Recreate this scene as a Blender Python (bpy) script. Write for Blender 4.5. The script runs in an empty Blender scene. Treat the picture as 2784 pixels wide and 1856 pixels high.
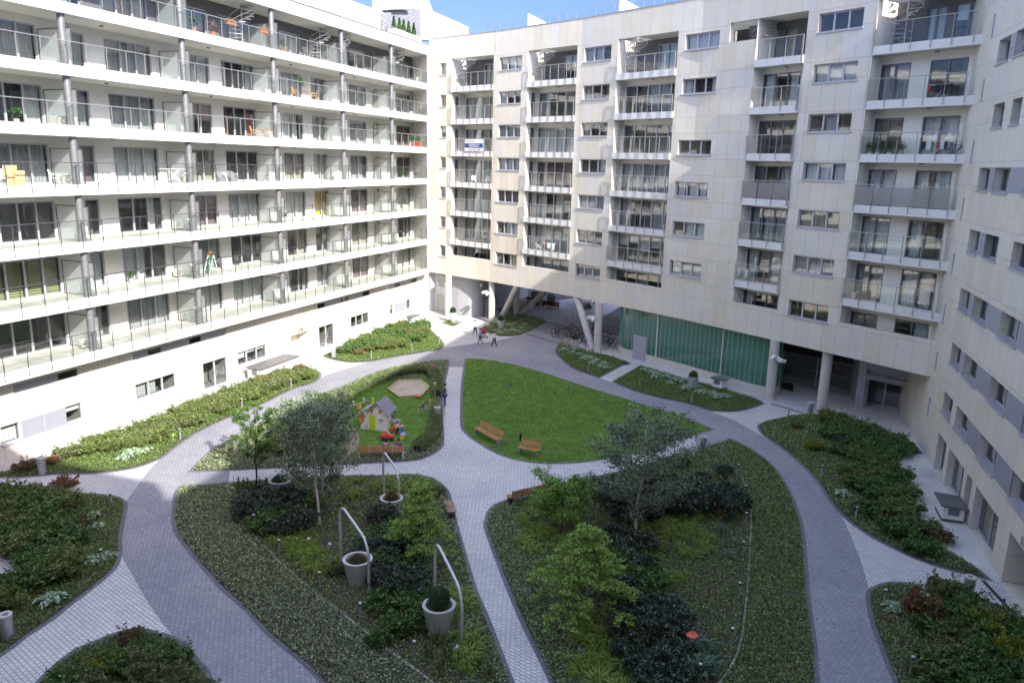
import bpy, bmesh, math, random
import numpy as np
from mathutils import Vector, Matrix
random.seed(7); RNG = np.random.default_rng(11)
SC = bpy.context.scene; COL = SC.collection
# ---------------------------------------------------------------- camera
FPX, CX, CY, CAMH = 2091.6, 1392.0, 928.0, 15.1
ROLL = math.radians(1.447); VPA = (2216.0, 466.9)
_d = (VPA[0]-CX)*(-math.sin(ROLL)) + (VPA[1]-CY)*math.cos(ROLL)
PIT = math.atan2(-_d, FPX)
_up = Vector((math.sin(ROLL)*math.cos(PIT), math.cos(ROLL)*math.cos(PIT), math.sin(PIT)))
_Y = Vector((VPA[0]-CX, -(VPA[1]-CY), -FPX)).normalized()
_Y = (_Y - _up*_Y.dot(_up)).normalized()
_X = _Y.cross(_up)
RM = Matrix((_X, _Y, _up))
CAMP = Vector((0, 0, CAMH))
cam = bpy.data.cameras.new('camera'); cam_ob = bpy.data.objects.new('camera', cam); COL.objects.link(cam_ob)
cam_ob.matrix_world = Matrix.Translation(CAMP) @ RM.to_4x4()
cam.sensor_width = 36.0; cam.lens = FPX/2784*36.0; cam.clip_end = 2000; cam.clip_start = 0.1
SC.camera = cam_ob
# ---------------------------------------------------------------- light
SUN = Vector((1.0, -0.72, 0.735)).normalized()
w = bpy.data.worlds.new('World'); SC.world = w; w.use_nodes = True
nt = w.node_tree; sky = nt.nodes.new('ShaderNodeTexSky'); sky.sky_type = 'NISHITA'; sky.sun_disc = False
sky.sun_elevation = math.asin(SUN.z); sky.sun_rotation = math.atan2(SUN.x, SUN.y)
sky.air_density = 1.0; sky.dust_density = 0.6; sky.ozone_density = 1.5
bg = nt.nodes['Background']; _tc = nt.nodes.new('ShaderNodeTexCoord'); _sp = nt.nodes.new('ShaderNodeSeparateXYZ'); nt.links.new(_tc.outputs['Generated'], _sp.inputs[0])
_rp = nt.nodes.new('ShaderNodeValToRGB'); nt.links.new(_sp.outputs[2], _rp.inputs[0]); _e = _rp.color_ramp.elements
_e[0].position = .0; _e[0].color = (.135, .155, .235, 1); _e[1].position = .62; _e[1].color = (1.33, 1.0, .87, 1)
_k = _e.new(.20); _k.color = (.15, .165, .24, 1); _k = _e.new(.36); _k.color = (1.05, .85, .82, 1)
_mx = nt.nodes.new('ShaderNodeMix'); _mx.data_type = 'RGBA'; _mx.blend_type = 'MULTIPLY'; _mx.inputs[0].default_value = 1
nt.links.new(sky.outputs[0], _mx.inputs[6]); nt.links.new(_rp.outputs[0], _mx.inputs[7]); nt.links.new(_mx.outputs[2], bg.inputs[0]); bg.inputs[1].default_value = 0.15
sun = bpy.data.lights.new('sun', 'SUN'); sun.energy = 2.1; sun.angle = math.radians(0.5); sun.color = (1, 0.955, 0.88)
sun_ob = bpy.data.objects.new('sun', sun); COL.objects.link(sun_ob)
sun_ob.rotation_euler = SUN.to_track_quat('Z', 'Y').to_euler(); sun_ob.location = (60, -43, 60)
SC.view_settings.view_transform = 'Standard'; SC.view_settings.look = 'None'
SC.view_settings.exposure = 2.36; SC.view_settings.gamma = 1.0
SC.render.engine = 'CYCLES'
SC.cycles.max_bounces = 7; SC.cycles.transparent_max_bounces = 14; SC.cycles.diffuse_bounces = 3
SC.cycles.glossy_bounces = 3; SC.cycles.caustics_reflective = False; SC.cycles.caustics_refractive = False
# ---------------------------------------------------------------- where a sight line meets the ground or a wall (survey of the photo)
K = 2784/2352.0
def ray(px, py):
    v = RM @ Vector((px*K-CX, -(py*K-CY), -FPX)); return v.normalized()
def G(px, py, z=0.0):
    v = ray(px, py); t = (z-CAMH)/v.z; p = CAMP+v*t; return Vector((p.x, p.y, z))
def AX(px, py, x):
    v = ray(px, py); return CAMP+v*(x/v.x)
def AY(px, py, y):
    v = ray(px, py); return CAMP+v*(y/v.y)
def ht(px, py, base):      # height at which the vertical over base is seen at row py
    n = Vector((base.x, base.y, 0)).normalized(); v = ray(px, py)
    t = (base.x*n.x+base.y*n.y)/(v.x*n.x+v.y*n.y); return (CAMP+v*t).z
# ---------------------------------------------------------------- materials
MATS = {}
def newmat(name):
    m = bpy.data.materials.new(name); m.use_nodes = True; MATS[name] = m
    return m, m.node_tree, m.node_tree.nodes['Principled BSDF']
def nd(t, kind, **kw):
    n = t.nodes.new(kind)
    for k, v in kw.items():
        if k[0] == '_': n.inputs[int(k[1:])].default_value = v
        else: setattr(n, k, v)
    return n
def rgba(c): return (c[0], c[1], c[2], 1)
def plain(name, c, rough=.6, metal=0, var=.12, scale=3.0, bump=0, coat=0, spec=.5):
    m, t, b = newmat(name)
    tc = nd(t, 'ShaderNodeTexCoord'); n = nd(t, 'ShaderNodeTexNoise'); n.inputs['Scale'].default_value = scale; n.inputs['Detail'].default_value = 6
    t.links.new(tc.outputs['Object'], n.inputs['Vector'])
    r = nd(t, 'ShaderNodeValToRGB'); e = r.color_ramp.elements
    e[0].position = .3; e[1].position = .7
    e[0].color = rgba([max(0, x*(1-var)) for x in c]); e[1].color = rgba([min(1, x*(1+var)) for x in c])
    t.links.new(n.outputs['Fac'], r.inputs[0]); t.links.new(r.outputs[0], b.inputs['Base Color'])
    b.inputs['Roughness'].default_value = rough; b.inputs['Metallic'].default_value = metal
    b.inputs['Specular IOR Level'].default_value = spec
    if coat: b.inputs['Coat Weight'].default_value = coat
    if bump:
        bm_ = nd(t, 'ShaderNodeBump'); bm_.inputs['Strength'].default_value = bump; bm_.inputs['Distance'].default_value = .02
        n2 = nd(t, 'ShaderNodeTexNoise'); n2.inputs['Scale'].default_value = scale*8; t.links.new(tc.outputs['Object'], n2.inputs['Vector'])
        t.links.new(n2.outputs['Fac'], bm_.inputs['Height']); t.links.new(bm_.outputs[0], b.inputs['Normal'])
    return m
def math_(t, op, a, b=None, c=None):
    n = nd(t, 'ShaderNodeMath', operation=op)
    for i, v in enumerate((a, b, c)):
        if v is None: continue
        if isinstance(v, (int, float)): n.inputs[i].default_value = v
        else: t.links.new(v, n.inputs[i])
    return n.outputs[0]
def stone(name, pw, period, z0, band, c1, c2, c3, top=99, rough=.55):
    """cladding panels pw wide; horizontal joints at z0+k*period and z0+k*period+band, laid out on the wall's own metres (uv)"""
    m, t, b = newmat(name)
    uv = nd(t, 'ShaderNodeUVMap'); sp = nd(t, 'ShaderNodeSeparateXYZ'); t.links.new(uv.outputs[0], sp.inputs[0])
    u = math_(t, 'DIVIDE', sp.outputs[0], pw); uf = math_(t, 'FRACT', u); ui = math_(t, 'FLOOR', u)
    zz = math_(t, 'MINIMUM', sp.outputs[1], top)
    v = math_(t, 'DIVIDE', math_(t, 'SUBTRACT', zz, z0), period); vf = math_(t, 'FRACT', v); vi = math_(t, 'FLOOR', v)
    half = math_(t, 'GREATER_THAN', vf, band/period)
    row = math_(t, 'ADD', math_(t, 'MULTIPLY', vi, 2), half)
    ju = math_(t, 'LESS_THAN', uf, .014/pw)
    j1 = math_(t, 'LESS_THAN', vf, .016/period)
    j2 = math_(t, 'COMPARE', vf, band/period, .008/period)
    j = math_(t, 'MAXIMUM', ju, math_(t, 'MAXIMUM', j1, j2))
    cb = nd(t, 'ShaderNodeCombineXYZ'); t.links.new(ui, cb.inputs[0]); t.links.new(row, cb.inputs[1])
    wn = nd(t, 'ShaderNodeTexWhiteNoise', noise_dimensions='2D'); t.links.new(cb.outputs[0], wn.inputs['Vector'])
    r = nd(t, 'ShaderNodeValToRGB'); e = r.color_ramp.elements; e[0].color = rgba(c1); e[1].color = rgba(c3); e[0].position = 0
    k = e.new(.5); k.color = rgba(c2)
    t.links.new(wn.outputs['Value'], r.inputs[0])
    # veins, offset per panel
    ad = nd(t, 'ShaderNodeVectorMath', operation='MULTIPLY_ADD'); t.links.new(wn.outputs['Color'], ad.inputs[0]); ad.inputs[1].default_value = (30, 30, 30); t.links.new(uv.outputs[0], ad.inputs[2])
    n = nd(t, 'ShaderNodeTexNoise'); n.inputs['Scale'].default_value = .9; n.inputs['Detail'].default_value = 5; n.inputs['Distortion'].default_value = 1.2
    t.links.new(ad.outputs[0], n.inputs['Vector'])
    r2 = nd(t, 'ShaderNodeValToRGB'); e = r2.color_ramp.elements; e[0].position = .52; e[1].position = .74
    e[0].color = (1, 1, 1, 1); e[1].color = (.93, .86, .66, 1); t.links.new(n.outputs['Fac'], r2.inputs[0])
    mx = nd(t, 'ShaderNodeMix', data_type='RGBA', blend_type='MULTIPLY'); mx.inputs[0].default_value = .5
    t.links.new(r.outputs[0], mx.inputs[6]); t.links.new(r2.outputs[0], mx.inputs[7])
    n3 = nd(t, 'ShaderNodeTexNoise'); n3.inputs['Scale'].default_value = .35; n3.inputs['Detail'].default_value = 4; t.links.new(uv.outputs[0], n3.inputs['Vector'])
    r3 = nd(t, 'ShaderNodeValToRGB'); e = r3.color_ramp.elements; e[0].position = .3; e[1].position = .7; e[0].color = (.93, .93, .94, 1); e[1].color = (1.04, 1.03, 1.0, 1)
    t.links.new(n3.outputs['Fac'], r3.inputs[0])
    mx3 = nd(t, 'ShaderNodeMix', data_type='RGBA', blend_type='MULTIPLY'); mx3.inputs[0].default_value = 1
    t.links.new(mx.outputs[2], mx3.inputs[6]); t.links.new(r3.outputs[0], mx3.inputs[7])
    mj = nd(t, 'ShaderNodeMix', data_type='RGBA'); t.links.new(j, mj.inputs[0]); t.links.new(mx3.outputs[2], mj.inputs[6]); mj.inputs[7].default_value = (.27, .25, .21, 1)
    t.links.new(mj.outputs[2], b.inputs['Base Color']); b.inputs['Roughness'].default_value = rough
    bp = nd(t, 'ShaderNodeBump', invert=True); bp.inputs['Strength'].default_value = .6; bp.inputs['Distance'].default_value = .01
    t.links.new(j, bp.inputs['Height']); t.links.new(bp.outputs[0], b.inputs['Normal'])
    return m
def pavers(name, bw, bh, c1, c2, mortar, ms=.012, rot=0.0, big=.25, tint=None):
    m, t, b = newmat(name)
    tc = nd(t, 'ShaderNodeTexCoord'); mp = nd(t, 'ShaderNodeMapping'); mp.inputs['Rotation'].default_value = (0, 0, rot)
    t.links.new(tc.outputs['Object'], mp.inputs[0])
    br = nd(t, 'ShaderNodeTexBrick'); br.inputs['Scale'].default_value = 1; br.inputs['Brick Width'].default_value = bw; br.inputs['Row Height'].default_value = bh
    br.inputs['Mortar Size'].default_value = ms; br.inputs['Color1'].default_value = rgba(c1); br.inputs['Color2'].default_value = rgba(c2); br.inputs['Mortar'].default_value = rgba(mortar)
    br.inputs['Mortar Smooth'].default_value = .2
    t.links.new(mp.outputs[0], br.inputs[0])
    n = nd(t, 'ShaderNodeTexNoise'); n.inputs['Scale'].default_value = big; n.inputs['Detail'].default_value = 8; n.inputs['Roughness'].default_value = .6; t.links.new(tc.outputs['Object'], n.inputs['Vector'])
    r = nd(t, 'ShaderNodeValToRGB'); e = r.color_ramp.elements; e[0].position = .32; e[1].position = .68
    e[0].color = rgba(tint or (.76, .76, .79)); e[1].color = (1.14, 1.14, 1.12, 1); t.links.new(n.outputs['Fac'], r.inputs[0])
    n2 = nd(t, 'ShaderNodeTexNoise'); n2.inputs['Scale'].default_value = 9; n2.inputs['Detail'].default_value = 3; t.links.new(tc.outputs['Object'], n2.inputs['Vector'])
    r2 = nd(t, 'ShaderNodeValToRGB'); e = r2.color_ramp.elements; e[0].position = .3; e[1].position = .7; e[0].color = (.9, .9, .9, 1); e[1].color = (1.08, 1.08, 1.08, 1); t.links.new(n2.outputs['Fac'], r2.inputs[0])
    mx = nd(t, 'ShaderNodeMix', data_type='RGBA', blend_type='MULTIPLY'); mx.inputs[0].default_value = 1
    t.links.new(br.outputs['Color'], mx.inputs[6]); t.links.new(r.outputs[0], mx.inputs[7])
    mx2 = nd(t, 'ShaderNodeMix', data_type='RGBA', blend_type='MULTIPLY'); mx2.inputs[0].default_value = 1
    t.links.new(mx.outputs[2], mx2.inputs[6]); t.links.new(r2.outputs[0], mx2.inputs[7])
    t.links.new(mx2.outputs[2], b.inputs['Base Color']); b.inputs['Roughness'].default_value = .75
    bp = nd(t, 'ShaderNodeBump', invert=True); bp.inputs['Strength'].default_value = .35; bp.inputs['Distance'].default_value = .01
    t.links.new(br.outputs['Fac'], bp.inputs['Height']); t.links.new(bp.outputs[0], b.inputs['Normal'])
    return m
def glassmat(name, tint, fac, rough=.02, frost=0.0, frostc=(.8, .85, .84)):
    m, t, b = newmat(name); out = t.nodes['Material Output']
    tr = nd(t, 'ShaderNodeBsdfTransparent'); tr.inputs[0].default_value = rgba(tint)
    gl = nd(t, 'ShaderNodeBsdfGlossy'); gl.inputs['Roughness'].default_value = rough; gl.inputs[0].default_value = (1, 1, 1, 1)
    lw = nd(t, 'ShaderNodeLayerWeight'); lw.inputs['Blend'].default_value = .25
    f = math_(t, 'ADD', math_(t, 'MULTIPLY', lw.outputs['Fresnel'], .45), fac)
    base = tr
    if frost:
        df = nd(t, 'ShaderNodeBsdfDiffuse'); df.inputs[0].default_value = rgba(frostc); tl = nd(t, 'ShaderNodeBsdfTranslucent'); tl.inputs[0].default_value = rgba(frostc)
        m1 = nd(t, 'ShaderNodeMixShader'); m1.inputs[0].default_value = .5; t.links.new(df.outputs[0], m1.inputs[1]); t.links.new(tl.outputs[0], m1.inputs[2])
        base = nd(t, 'ShaderNodeMixShader'); base.inputs[0].default_value = frost; t.links.new(tr.outputs[0], base.inputs[1]); t.links.new(m1.outputs[0], base.inputs[2])
    mx = nd(t, 'ShaderNodeMixShader'); t.links.new(f, mx.inputs[0]); t.links.new(base.outputs[0], mx.inputs[1]); t.links.new(gl.outputs[0], mx.inputs[2])
    t.links.new(mx.outputs[0], out.inputs[0]); return m
def leafmat(name, cs, trans=.3, scale=.6, rough=.5, isl=.6):
    """leaf colours: each leaf picks its own tone (random per island), clumps drift between tones"""
    m, t, b = newmat(name); out = t.nodes['Material Output']
    g = nd(t, 'ShaderNodeNewGeometry'); tc = nd(t, 'ShaderNodeTexCoord')
    n = nd(t, 'ShaderNodeTexNoise'); n.inputs['Scale'].default_value = scale; n.inputs['Detail'].default_value = 3; t.links.new(tc.outputs['Object'], n.inputs['Vector'])
    a = math_(t, 'ADD', math_(t, 'MULTIPLY', g.outputs['Random Per Island'], isl), math_(t, 'MULTIPLY', n.outputs['Fac'], 1-isl))
    r = nd(t, 'ShaderNodeValToRGB'); e = r.color_ramp.elements
    e[0].position = .15; e[0].color = rgba(cs[0]); e[1].position = .85; e[1].color = rgba(cs[-1])
    for i in range(1, len(cs)-1):
        k = e.new(.15+.7*i/(len(cs)-1)); k.color = rgba(cs[i])
    t.links.new(a, r.inputs[0]); t.links.new(r.outputs[0], b.inputs['Base Color']); b.inputs['Roughness'].default_value = rough; b.inputs['Specular IOR Level'].default_value = .35
    tl = nd(t, 'ShaderNodeBsdfTranslucent'); t.links.new(r.outputs[0], tl.inputs[0])
    mx = nd(t, 'ShaderNodeMixShader'); mx.inputs[0].default_value = trans
    t.links.new(b.outputs[0], mx.inputs[1]); t.links.new(tl.outputs[0], mx.inputs[2]); t.links.new(mx.outputs[0], out.inputs[0]); return m
M = {}
M['stoneB'] = stone('pale_stone_panels', .96, 2.915, 6.99-2.915, 1.8, (.60, .555, .455), (.645, .61, .535), (.61, .59, .545), top=24.55)
M['stoneA'] = stone('pale_stone_slabs', 1.45, 1.95, -.03, .97, (.66, .61, .52), (.7, .66, .58), (.68, .655, .6))
M['white'] = plain('white_render', (.66, .65, .62), .8, var=.07, scale=.5)
M['cream'] = plain('cream_render', (.74, .72, .64), .8, var=.03, scale=.6)
M['soffit'] = plain('soffit_render', (.72, .71, .67), .85, var=.03)
M['darkgrey'] = plain('dark_grey_render', (.12, .12, .125), .7, var=.08)
M['greypanel'] = plain('grey_metal_panel', (.36, .37, .43), .4, .3, var=.04)
M['frame'] = plain('window_frame_grey', (.42, .42, .46), .4, .2, var=.05)
M['framedark'] = plain('dark_frame', (.13, .13, .16), .4, .2, var=.05)
M['steel'] = plain('brushed_steel', (.62, .62, .63), .38, .55, var=.12, scale=14)
M['colsteel'] = plain('grey_column_steel', (.24, .24, .255), .35, .45, var=.15, scale=6)
M['binsteel'] = plain('bin_steel', (.42, .42, .43), .35, .6, var=.15, scale=10)
M['steeldark'] = plain('dark_steel', (.13, .12, .125), .4, .6, var=.1)
M['railB'] = plain('satin_rail_metal', (.42, .41, .40), .35, .6, var=.06)
M['pane'] = glassmat('window_glass', (.80, .84, .84), .11)
M['clear'] = glassmat('balustrade_glass', (.92, .955, .945), .03)
M['frost'] = glassmat('frosted_glass', (.88, .92, .91), .03, .25, .42, (.72, .78, .76))
M['frostbrown'] = glassmat('frosted_brown_glass', (.8, .8, .8), .04, .3, .75, (.42, .41, .42))
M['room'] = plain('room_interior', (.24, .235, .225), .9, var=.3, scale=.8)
M['curtain'] = plain('white_curtain', (.78, .78, .76), .9, var=.05, scale=4)
M['curtain2'] = plain('grey_curtain', (.46, .47, .47), .9, var=.08, scale=4)
M['curtainy'] = plain('yellow_curtain', (.75, .58, .05), .9)
M['curtainr'] = plain('rust_curtain', (.32, .13, .1), .9)
M['beige'] = plain('beige_curtain', (.5, .44, .33), .9, var=.1, scale=4)
M['rosy'] = plain('plum_curtain', (.26, .17, .18), .9, var=.1, scale=4)
M['blindg'] = plain('green_yellow_blind', (.42, .44, .2), .8, var=.1)
M['blindp'] = plain('purple_blind', (.2, .12, .17), .8)
M['slabf'] = pavers('balcony_floor_tiles', .8, .8, (.5, .5, .44), (.54, .54, .47), (.3, .3, .26), .02)
M['pave'] = pavers('light_block_paving', .21, .14, (.53, .52, .505), (.62, .61, .59), (.22, .215, .21), .012, .3, .22, (.86, .86, .9))
M['slabpave'] = pavers('pale_slab_paving', .6, .4, (.56, .55, .52), (.6, .585, .55), (.4, .39, .36), .008, 0, .3)
M['road'] = pavers('grey_block_paving', .2, .16, (.25, .25, .262), (.305, .305, .315), (.17, .17, .18), .010, .9, .3, (.84, .84, .95))
M['edge'] = pavers('dark_edging_setts', .14, .14, (.15, .15, .16), (.19, .19, .2), (.07, .07, .08), .012, .4)
M['asphalt'] = plain('asphalt', (.035, .035, .04), .85, var=.2, scale=2)
M['soil'] = plain('dark_mulch', (.075, .062, .045), .95, var=.5, scale=12, bump=.6)
M['wood'] = plain('oiled_bench_wood', (.44, .21, .075), .45, var=.25, scale=7)
M['woodp'] = plain('pale_play_timber', (.42, .33, .2), .7, var=.2, scale=5)
M['woodgrey'] = plain('weathered_bench_wood', (.34, .24, .16), .6, var=.3, scale=7)
M['conc'] = plain('smooth_concrete', (.5, .48, .44), .7, var=.06, scale=2)
M['concl'] = plain('pale_concrete', (.5, .49, .46), .7, var=.08, scale=2)
M['white_paint'] = plain('white_paint', (.75, .75, .74), .4, var=.03)
M['black'] = plain('black_plastic', (.02, .02, .022), .5, var=.1)
M['rubber'] = plain('black_rubber', (.025, .025, .025), .8)
M['darkroof'] = plain('dark_slate', (.11, .11, .12), .5, var=.15)
M['grid'] = plain('perforated_steel', (.2, .2, .21), .5, .5)
# ---------------------------------------------------------------- mesh builder
class MB:
    def __init__(s): s.v = []; s.f = []; s.uv = []; s.sm = False
    def quad(s, pts, uv=None):
        i = len(s.v); s.v += [tuple(p) for p in pts]; s.f.append(tuple(range(i, i+len(pts)))); s.uv.append(uv)
    def box(s, x0, x1, y0, y1, z0, z1): s.hex([(x0, y0), (x1, y0), (x1, y1), (x0, y1)], z0, z1); return s
    def hex(s, p, z0, z1, uvs=None): s.prism(p, z0, z1)
    def prism(s, p, z0, z1):
        n = len(p); i = len(s.v)
        a = sum(p[k][0]*p[(k+1) % n][1]-p[(k+1) % n][0]*p[k][1] for k in range(n))
        if a < 0: p = list(reversed(p))
        s.v += [(q[0], q[1], z0) for q in p]+[(q[0], q[1], z1) for q in p]
        s.f.append(tuple(range(i+n-1, i-1, -1))); s.f.append(tuple(range(i+n, i+2*n))); s.uv += [None, None]
        for k in range(n):
            j = (k+1) % n; s.f.append((i+k, i+j, i+n+j, i+n+k)); s.uv.append(None)
        return s
    def obox(s, c, size, rot=None):
        """box of given size centred on c, optional rotation matrix"""
        i = len(s.v); hx, hy, hz = [a/2 for a in size]
        for dz in (-hz, hz):
            for dx, dy in ((-hx, -hy), (hx, -hy), (hx, hy), (-hx, hy)):
                q = Vector((dx, dy, dz))
                if rot is not None: q = rot @ q
                s.v.append(tuple(Vector(c)+q))
        for f in ((3, 2, 1, 0), (4, 5, 6, 7), (0, 1, 5, 4), (1, 2, 6, 5), (2, 3, 7, 6), (3, 0, 4, 7)):
            s.f.append(tuple(i+k for k in f)); s.uv.append(None)
        return s
    def bar(s, a, b, w=.04, h=None):
        a = Vector(a); b = Vector(b); d = b-a; q = d.to_track_quat('X', 'Z').to_matrix()
        return s.obox((a+b)/2, (d.length, w, h or w), q)
    def tube(s, pts, r, n=8, cap=True, closed=False):
        pts = [Vector(p) for p in pts]; N = len(pts); rr = r if isinstance(r, (list, tuple)) else [r]*N; i0 = len(s.v)
        ref = None
        for k, p in enumerate(pts):
            if closed: d = pts[(k+1) % N]-pts[k-1]
            else: d = (pts[min(k+1, N-1)]-pts[max(k-1, 0)])
            d.normalize()
            if ref is None:
                ref = Vector((0, 0, 1)) if abs(d.z) < .9 else Vector((1, 0, 0))
            u = d.cross(ref)
            if u.length < 1e-4: u = d.cross(Vector((1, 0.3, 0)))
            u.normalize(); v = u.cross(d).normalized(); ref = v
            for a in range(n):
                an = 2*math.pi*a/n; s.v.append(tuple(p+(u*math.cos(an)+v*math.sin(an))*rr[k]))
        M_ = N if closed else N-1
        for k in range(M_):
            k2 = (k+1) % N
            for a in range(n):
                b = (a+1) % n; s.f.append((i0+k*n+a, i0+k2*n+a, i0+k2*n+b, i0+k*n+b)); s.uv.append(None)
        if cap and not closed:
            s.f.append(tuple(i0+a for a in range(n))); s.f.append(tuple(i0+(N-1)*n+a for a in reversed(range(n)))); s.uv += [None, None]
        return s
    def cyl(s, x, y, z0, z1, r, n=16, r2=None): return s.lathe([(0, z0), (r, z0), (r if r2 is None else r2, z1), (0, z1)], (x, y, 0), n)
    def lathe(s, prof, c=(0, 0, 0), n=20):
        i0 = len(s.v); cx, cy, cz = c
        for r, z in prof:
            for a in range(n):
                an = 2*math.pi*a/n; s.v.append((cx+r*math.cos(an), cy+r*math.sin(an), cz+z))
        for k in range(len(prof)-1):
            for a in range(n):
                b = (a+1) % n
                s.f.append((i0+k*n+a, i0+k*n+b, i0+(k+1)*n+b, i0+(k+1)*n+a)); s.uv.append(None)
        return s
    def ball(s, c, r, n=10, sq=(1, 1, 1)):
        i0 = len(s.v); m = n
        for k in range(m+1):
            th = math.pi*k/m
            for a in range(n*2):
                an = math.pi*a/n; s.v.append((c[0]+r*sq[0]*math.sin(th)*math.cos(an), c[1]+r*sq[1]*math.sin(th)*math.sin(an), c[2]-r*sq[2]*math.cos(th)))
        for k in range(m):
            for a in range(2*n):
                b = (a+1) % (2*n); s.f.append((i0+k*2*n+a, i0+k*2*n+b, i0+(k+1)*2*n+b, i0+(k+1)*2*n+a)); s.uv.append(None)
        return s
    def build(s, name, mat, parent=None, world=True, smooth=False, bevel=0):
        me = bpy.data.meshes.new(name); off = org(parent) if (parent is not None and world) else Vector((0, 0, 0))
        if off.length > 0: vs = [(x-off.x, y-off.y, z-off.z) for x, y, z in s.v]
        else: vs = s.v
        me.from_pydata(vs, [], s.f)
        if any(u is not None for u in s.uv):
            ul = me.uv_layers.new(name='UVMap'); k = 0; dat = []
            for f, u in zip(s.f, s.uv):
                for q in range(len(f)): dat += list(u[q]) if u is not None else [0.5, 0.5]
            ul.data.foreach_set('uv', dat)
        if smooth: me.polygons.foreach_set('use_smooth', [True]*len(me.polygons))
        me.materials.append(mat); o = bpy.data.objects.new(name, me); COL.objects.link(o)
        if parent is not None: o.parent = parent
        if bevel:
            b = o.modifiers.new('bevel', 'BEVEL'); b.width = bevel; b.segments = 2
        if smooth:
            try: me.set_sharp_from_angle(angle=math.radians(40))
            except Exception: pass
        return o
def org(o):
    v = Vector((0, 0, 0))
    while o is not None: v += Vector(o.location); o = o.parent
    return v
def tag(o, label=None, cat=None, group=None, kind=None):
    if label: o['label'] = label
    if cat: o['category'] = cat
    if group: o['group'] = group
    if kind: o['kind'] = kind
    return o
def thing(name, label, cat, loc=(0, 0, 0), rz=0, group=None):
    o = bpy.data.objects.new(name, None); COL.objects.link(o); o.location = loc; o.rotation_euler = (0, 0, rz); o.empty_display_size = .2
    return tag(o, label, cat, group)
def dup(o, loc=None, rz=None, label=None, parent=None, scale=None, group=None):
    c = o.copy(); COL.objects.link(c)
    if parent is not None: c.parent = parent
    if loc is not None: c.location = loc
    if rz is not None: c.rotation_euler = (0, 0, rz)
    if scale is not None: c.scale = (scale,)*3 if isinstance(scale, (int, float)) else scale
    if label: c['label'] = label
    if group: c['group'] = group
    for ch in list(o.children): dup(ch, parent=c)
    return c
def struct(o, kind='structure'): o['kind'] = kind; return o
def text_mesh(body, size, extrude, name='lettering'):
    cu = bpy.data.curves.new(name, 'FONT'); cu.body = body; cu.size = size; cu.extrude = extrude; cu.align_x = 'CENTER'; cu.resolution_u = 2
    o = bpy.data.objects.new(name, cu); COL.objects.link(o); dg = bpy.context.evaluated_depsgraph_get(); dg.update()
    me = bpy.data.meshes.new_from_object(o.evaluated_get(dg)); COL.objects.unlink(o); bpy.data.objects.remove(o); me.name = name; return me
def lettering(body, size, mat, parent, loc, dirx, up=(0, 0, 1), extrude=.01, name='lettering'):
    me = text_mesh(body, size, extrude, name); me.materials.append(mat)
    X = Vector(dirx).normalized(); U = Vector(up).normalized(); N = X.cross(U)
    R = Matrix((X, U, N)).transposed().to_4x4(); me.transform(Matrix.Translation(Vector(loc)-org(parent)) @ R)
    o = bpy.data.objects.new(name, me); COL.objects.link(o); o.parent = parent; return o
# ================================================================ ground
def turn_smooth(P, n=4, ang=48):
    """Catmull-Rom through the closed outline P, sharp corners kept"""
    N = len(P); out = []
    def corner(i):
        a = (P[i]-P[i-1]).normalized(); b = (P[(i+1) % N]-P[i]).normalized()
        return a.dot(b) < math.cos(math.radians(ang))
    cs = [corner(i) for i in range(N)]
    for i in range(N):
        p1, p2 = P[i], P[(i+1) % N]; p0 = P[i-1] if not cs[i] else p1-(p2-p1); p3 = P[(i+2) % N] if not cs[(i+1) % N] else p2+(p2-p1)
        for k in range(n):
            t = k/n; out.append(.5*((2*p1)+(p2-p0)*t+(2*p0-5*p1+4*p2-p3)*t*t+(3*p1-p0-3*p2+p3)*t**3))
    return out
def gp(L): return [G(x, y).to_2d() for x, y in L]
def ccw(P):
    a = sum(P[k].x*P[k-1].y-P[k-1].x*P[k].y for k in range(len(P))); return P if a < 0 else list(reversed(P))
def offset(P, d):
    P = ccw(P); N = len(P); out = []
    for i in range(N):
        a = (P[i]-P[i-1]); b = (P[(i+1) % N]-P[i])
        if a.length < 1e-6 or b.length < 1e-6: out.append(P[i]); continue
        a.normalize(); b.normalize(); n = Vector((a.y+b.y, -(a.x+b.x)))
        if n.length < .2: n = Vector((a.y, -a.x))
        n.normalize(); c = max(.5, n.dot(Vector((a.y, -a.x)))); out.append(P[i]+n*d/c)
    return out
def sheet(name, P, z, mat, thick=None, kind='structure'):
    m = MB(); P = ccw(P)
    if thick: m.prism([(p.x, p.y) for p in P], z-thick, z)
    else: m.quad([(p.x, p.y, z) for p in P])
    return struct(m.build(name, mat), kind)
V2 = lambda x, y: Vector((x, y))
sheet('ground', [V2(-600, -600), V2(600, -600), V2(600, 900), V2(-600, 900)], -.03, M['asphalt'])
sheet('courtyard_paving', [V2(-36.2, -12), V2(12.2, -12), V2(7.9, 56), V2(6.5, 56.5), V2(-1, 60), V2(-14, 67.4), V2(-20.6, 70.2), V2(-24.9, 72), V2(-29.9, 74.2), V2(-36, 77)], 0, M['pave'])
sheet('terrace_paving', gp([(1390, 815), (1425, 800), (1800, 905), (1925, 945), (2010, 975), (2120, 1040), (2055, 1045), (2075, 1105), (2105, 1180), (2140, 1240), (2230, 1300), (2290, 1325), (2420, 1350), (2300, 1150), (2200, 1000), (2080, 930), (2100, 850), (1800, 780), (1650, 790), (1420, 770)]), .004, M['slabpave'])
sheet('entrance_paving', gp([(697, 842), (735, 862), (800, 845), (855, 829), (760, 823), (745, 817), (800, 780), (930, 730), (1005, 690), (990, 672), (640, 830)]), .004, M['slabpave'])
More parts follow.
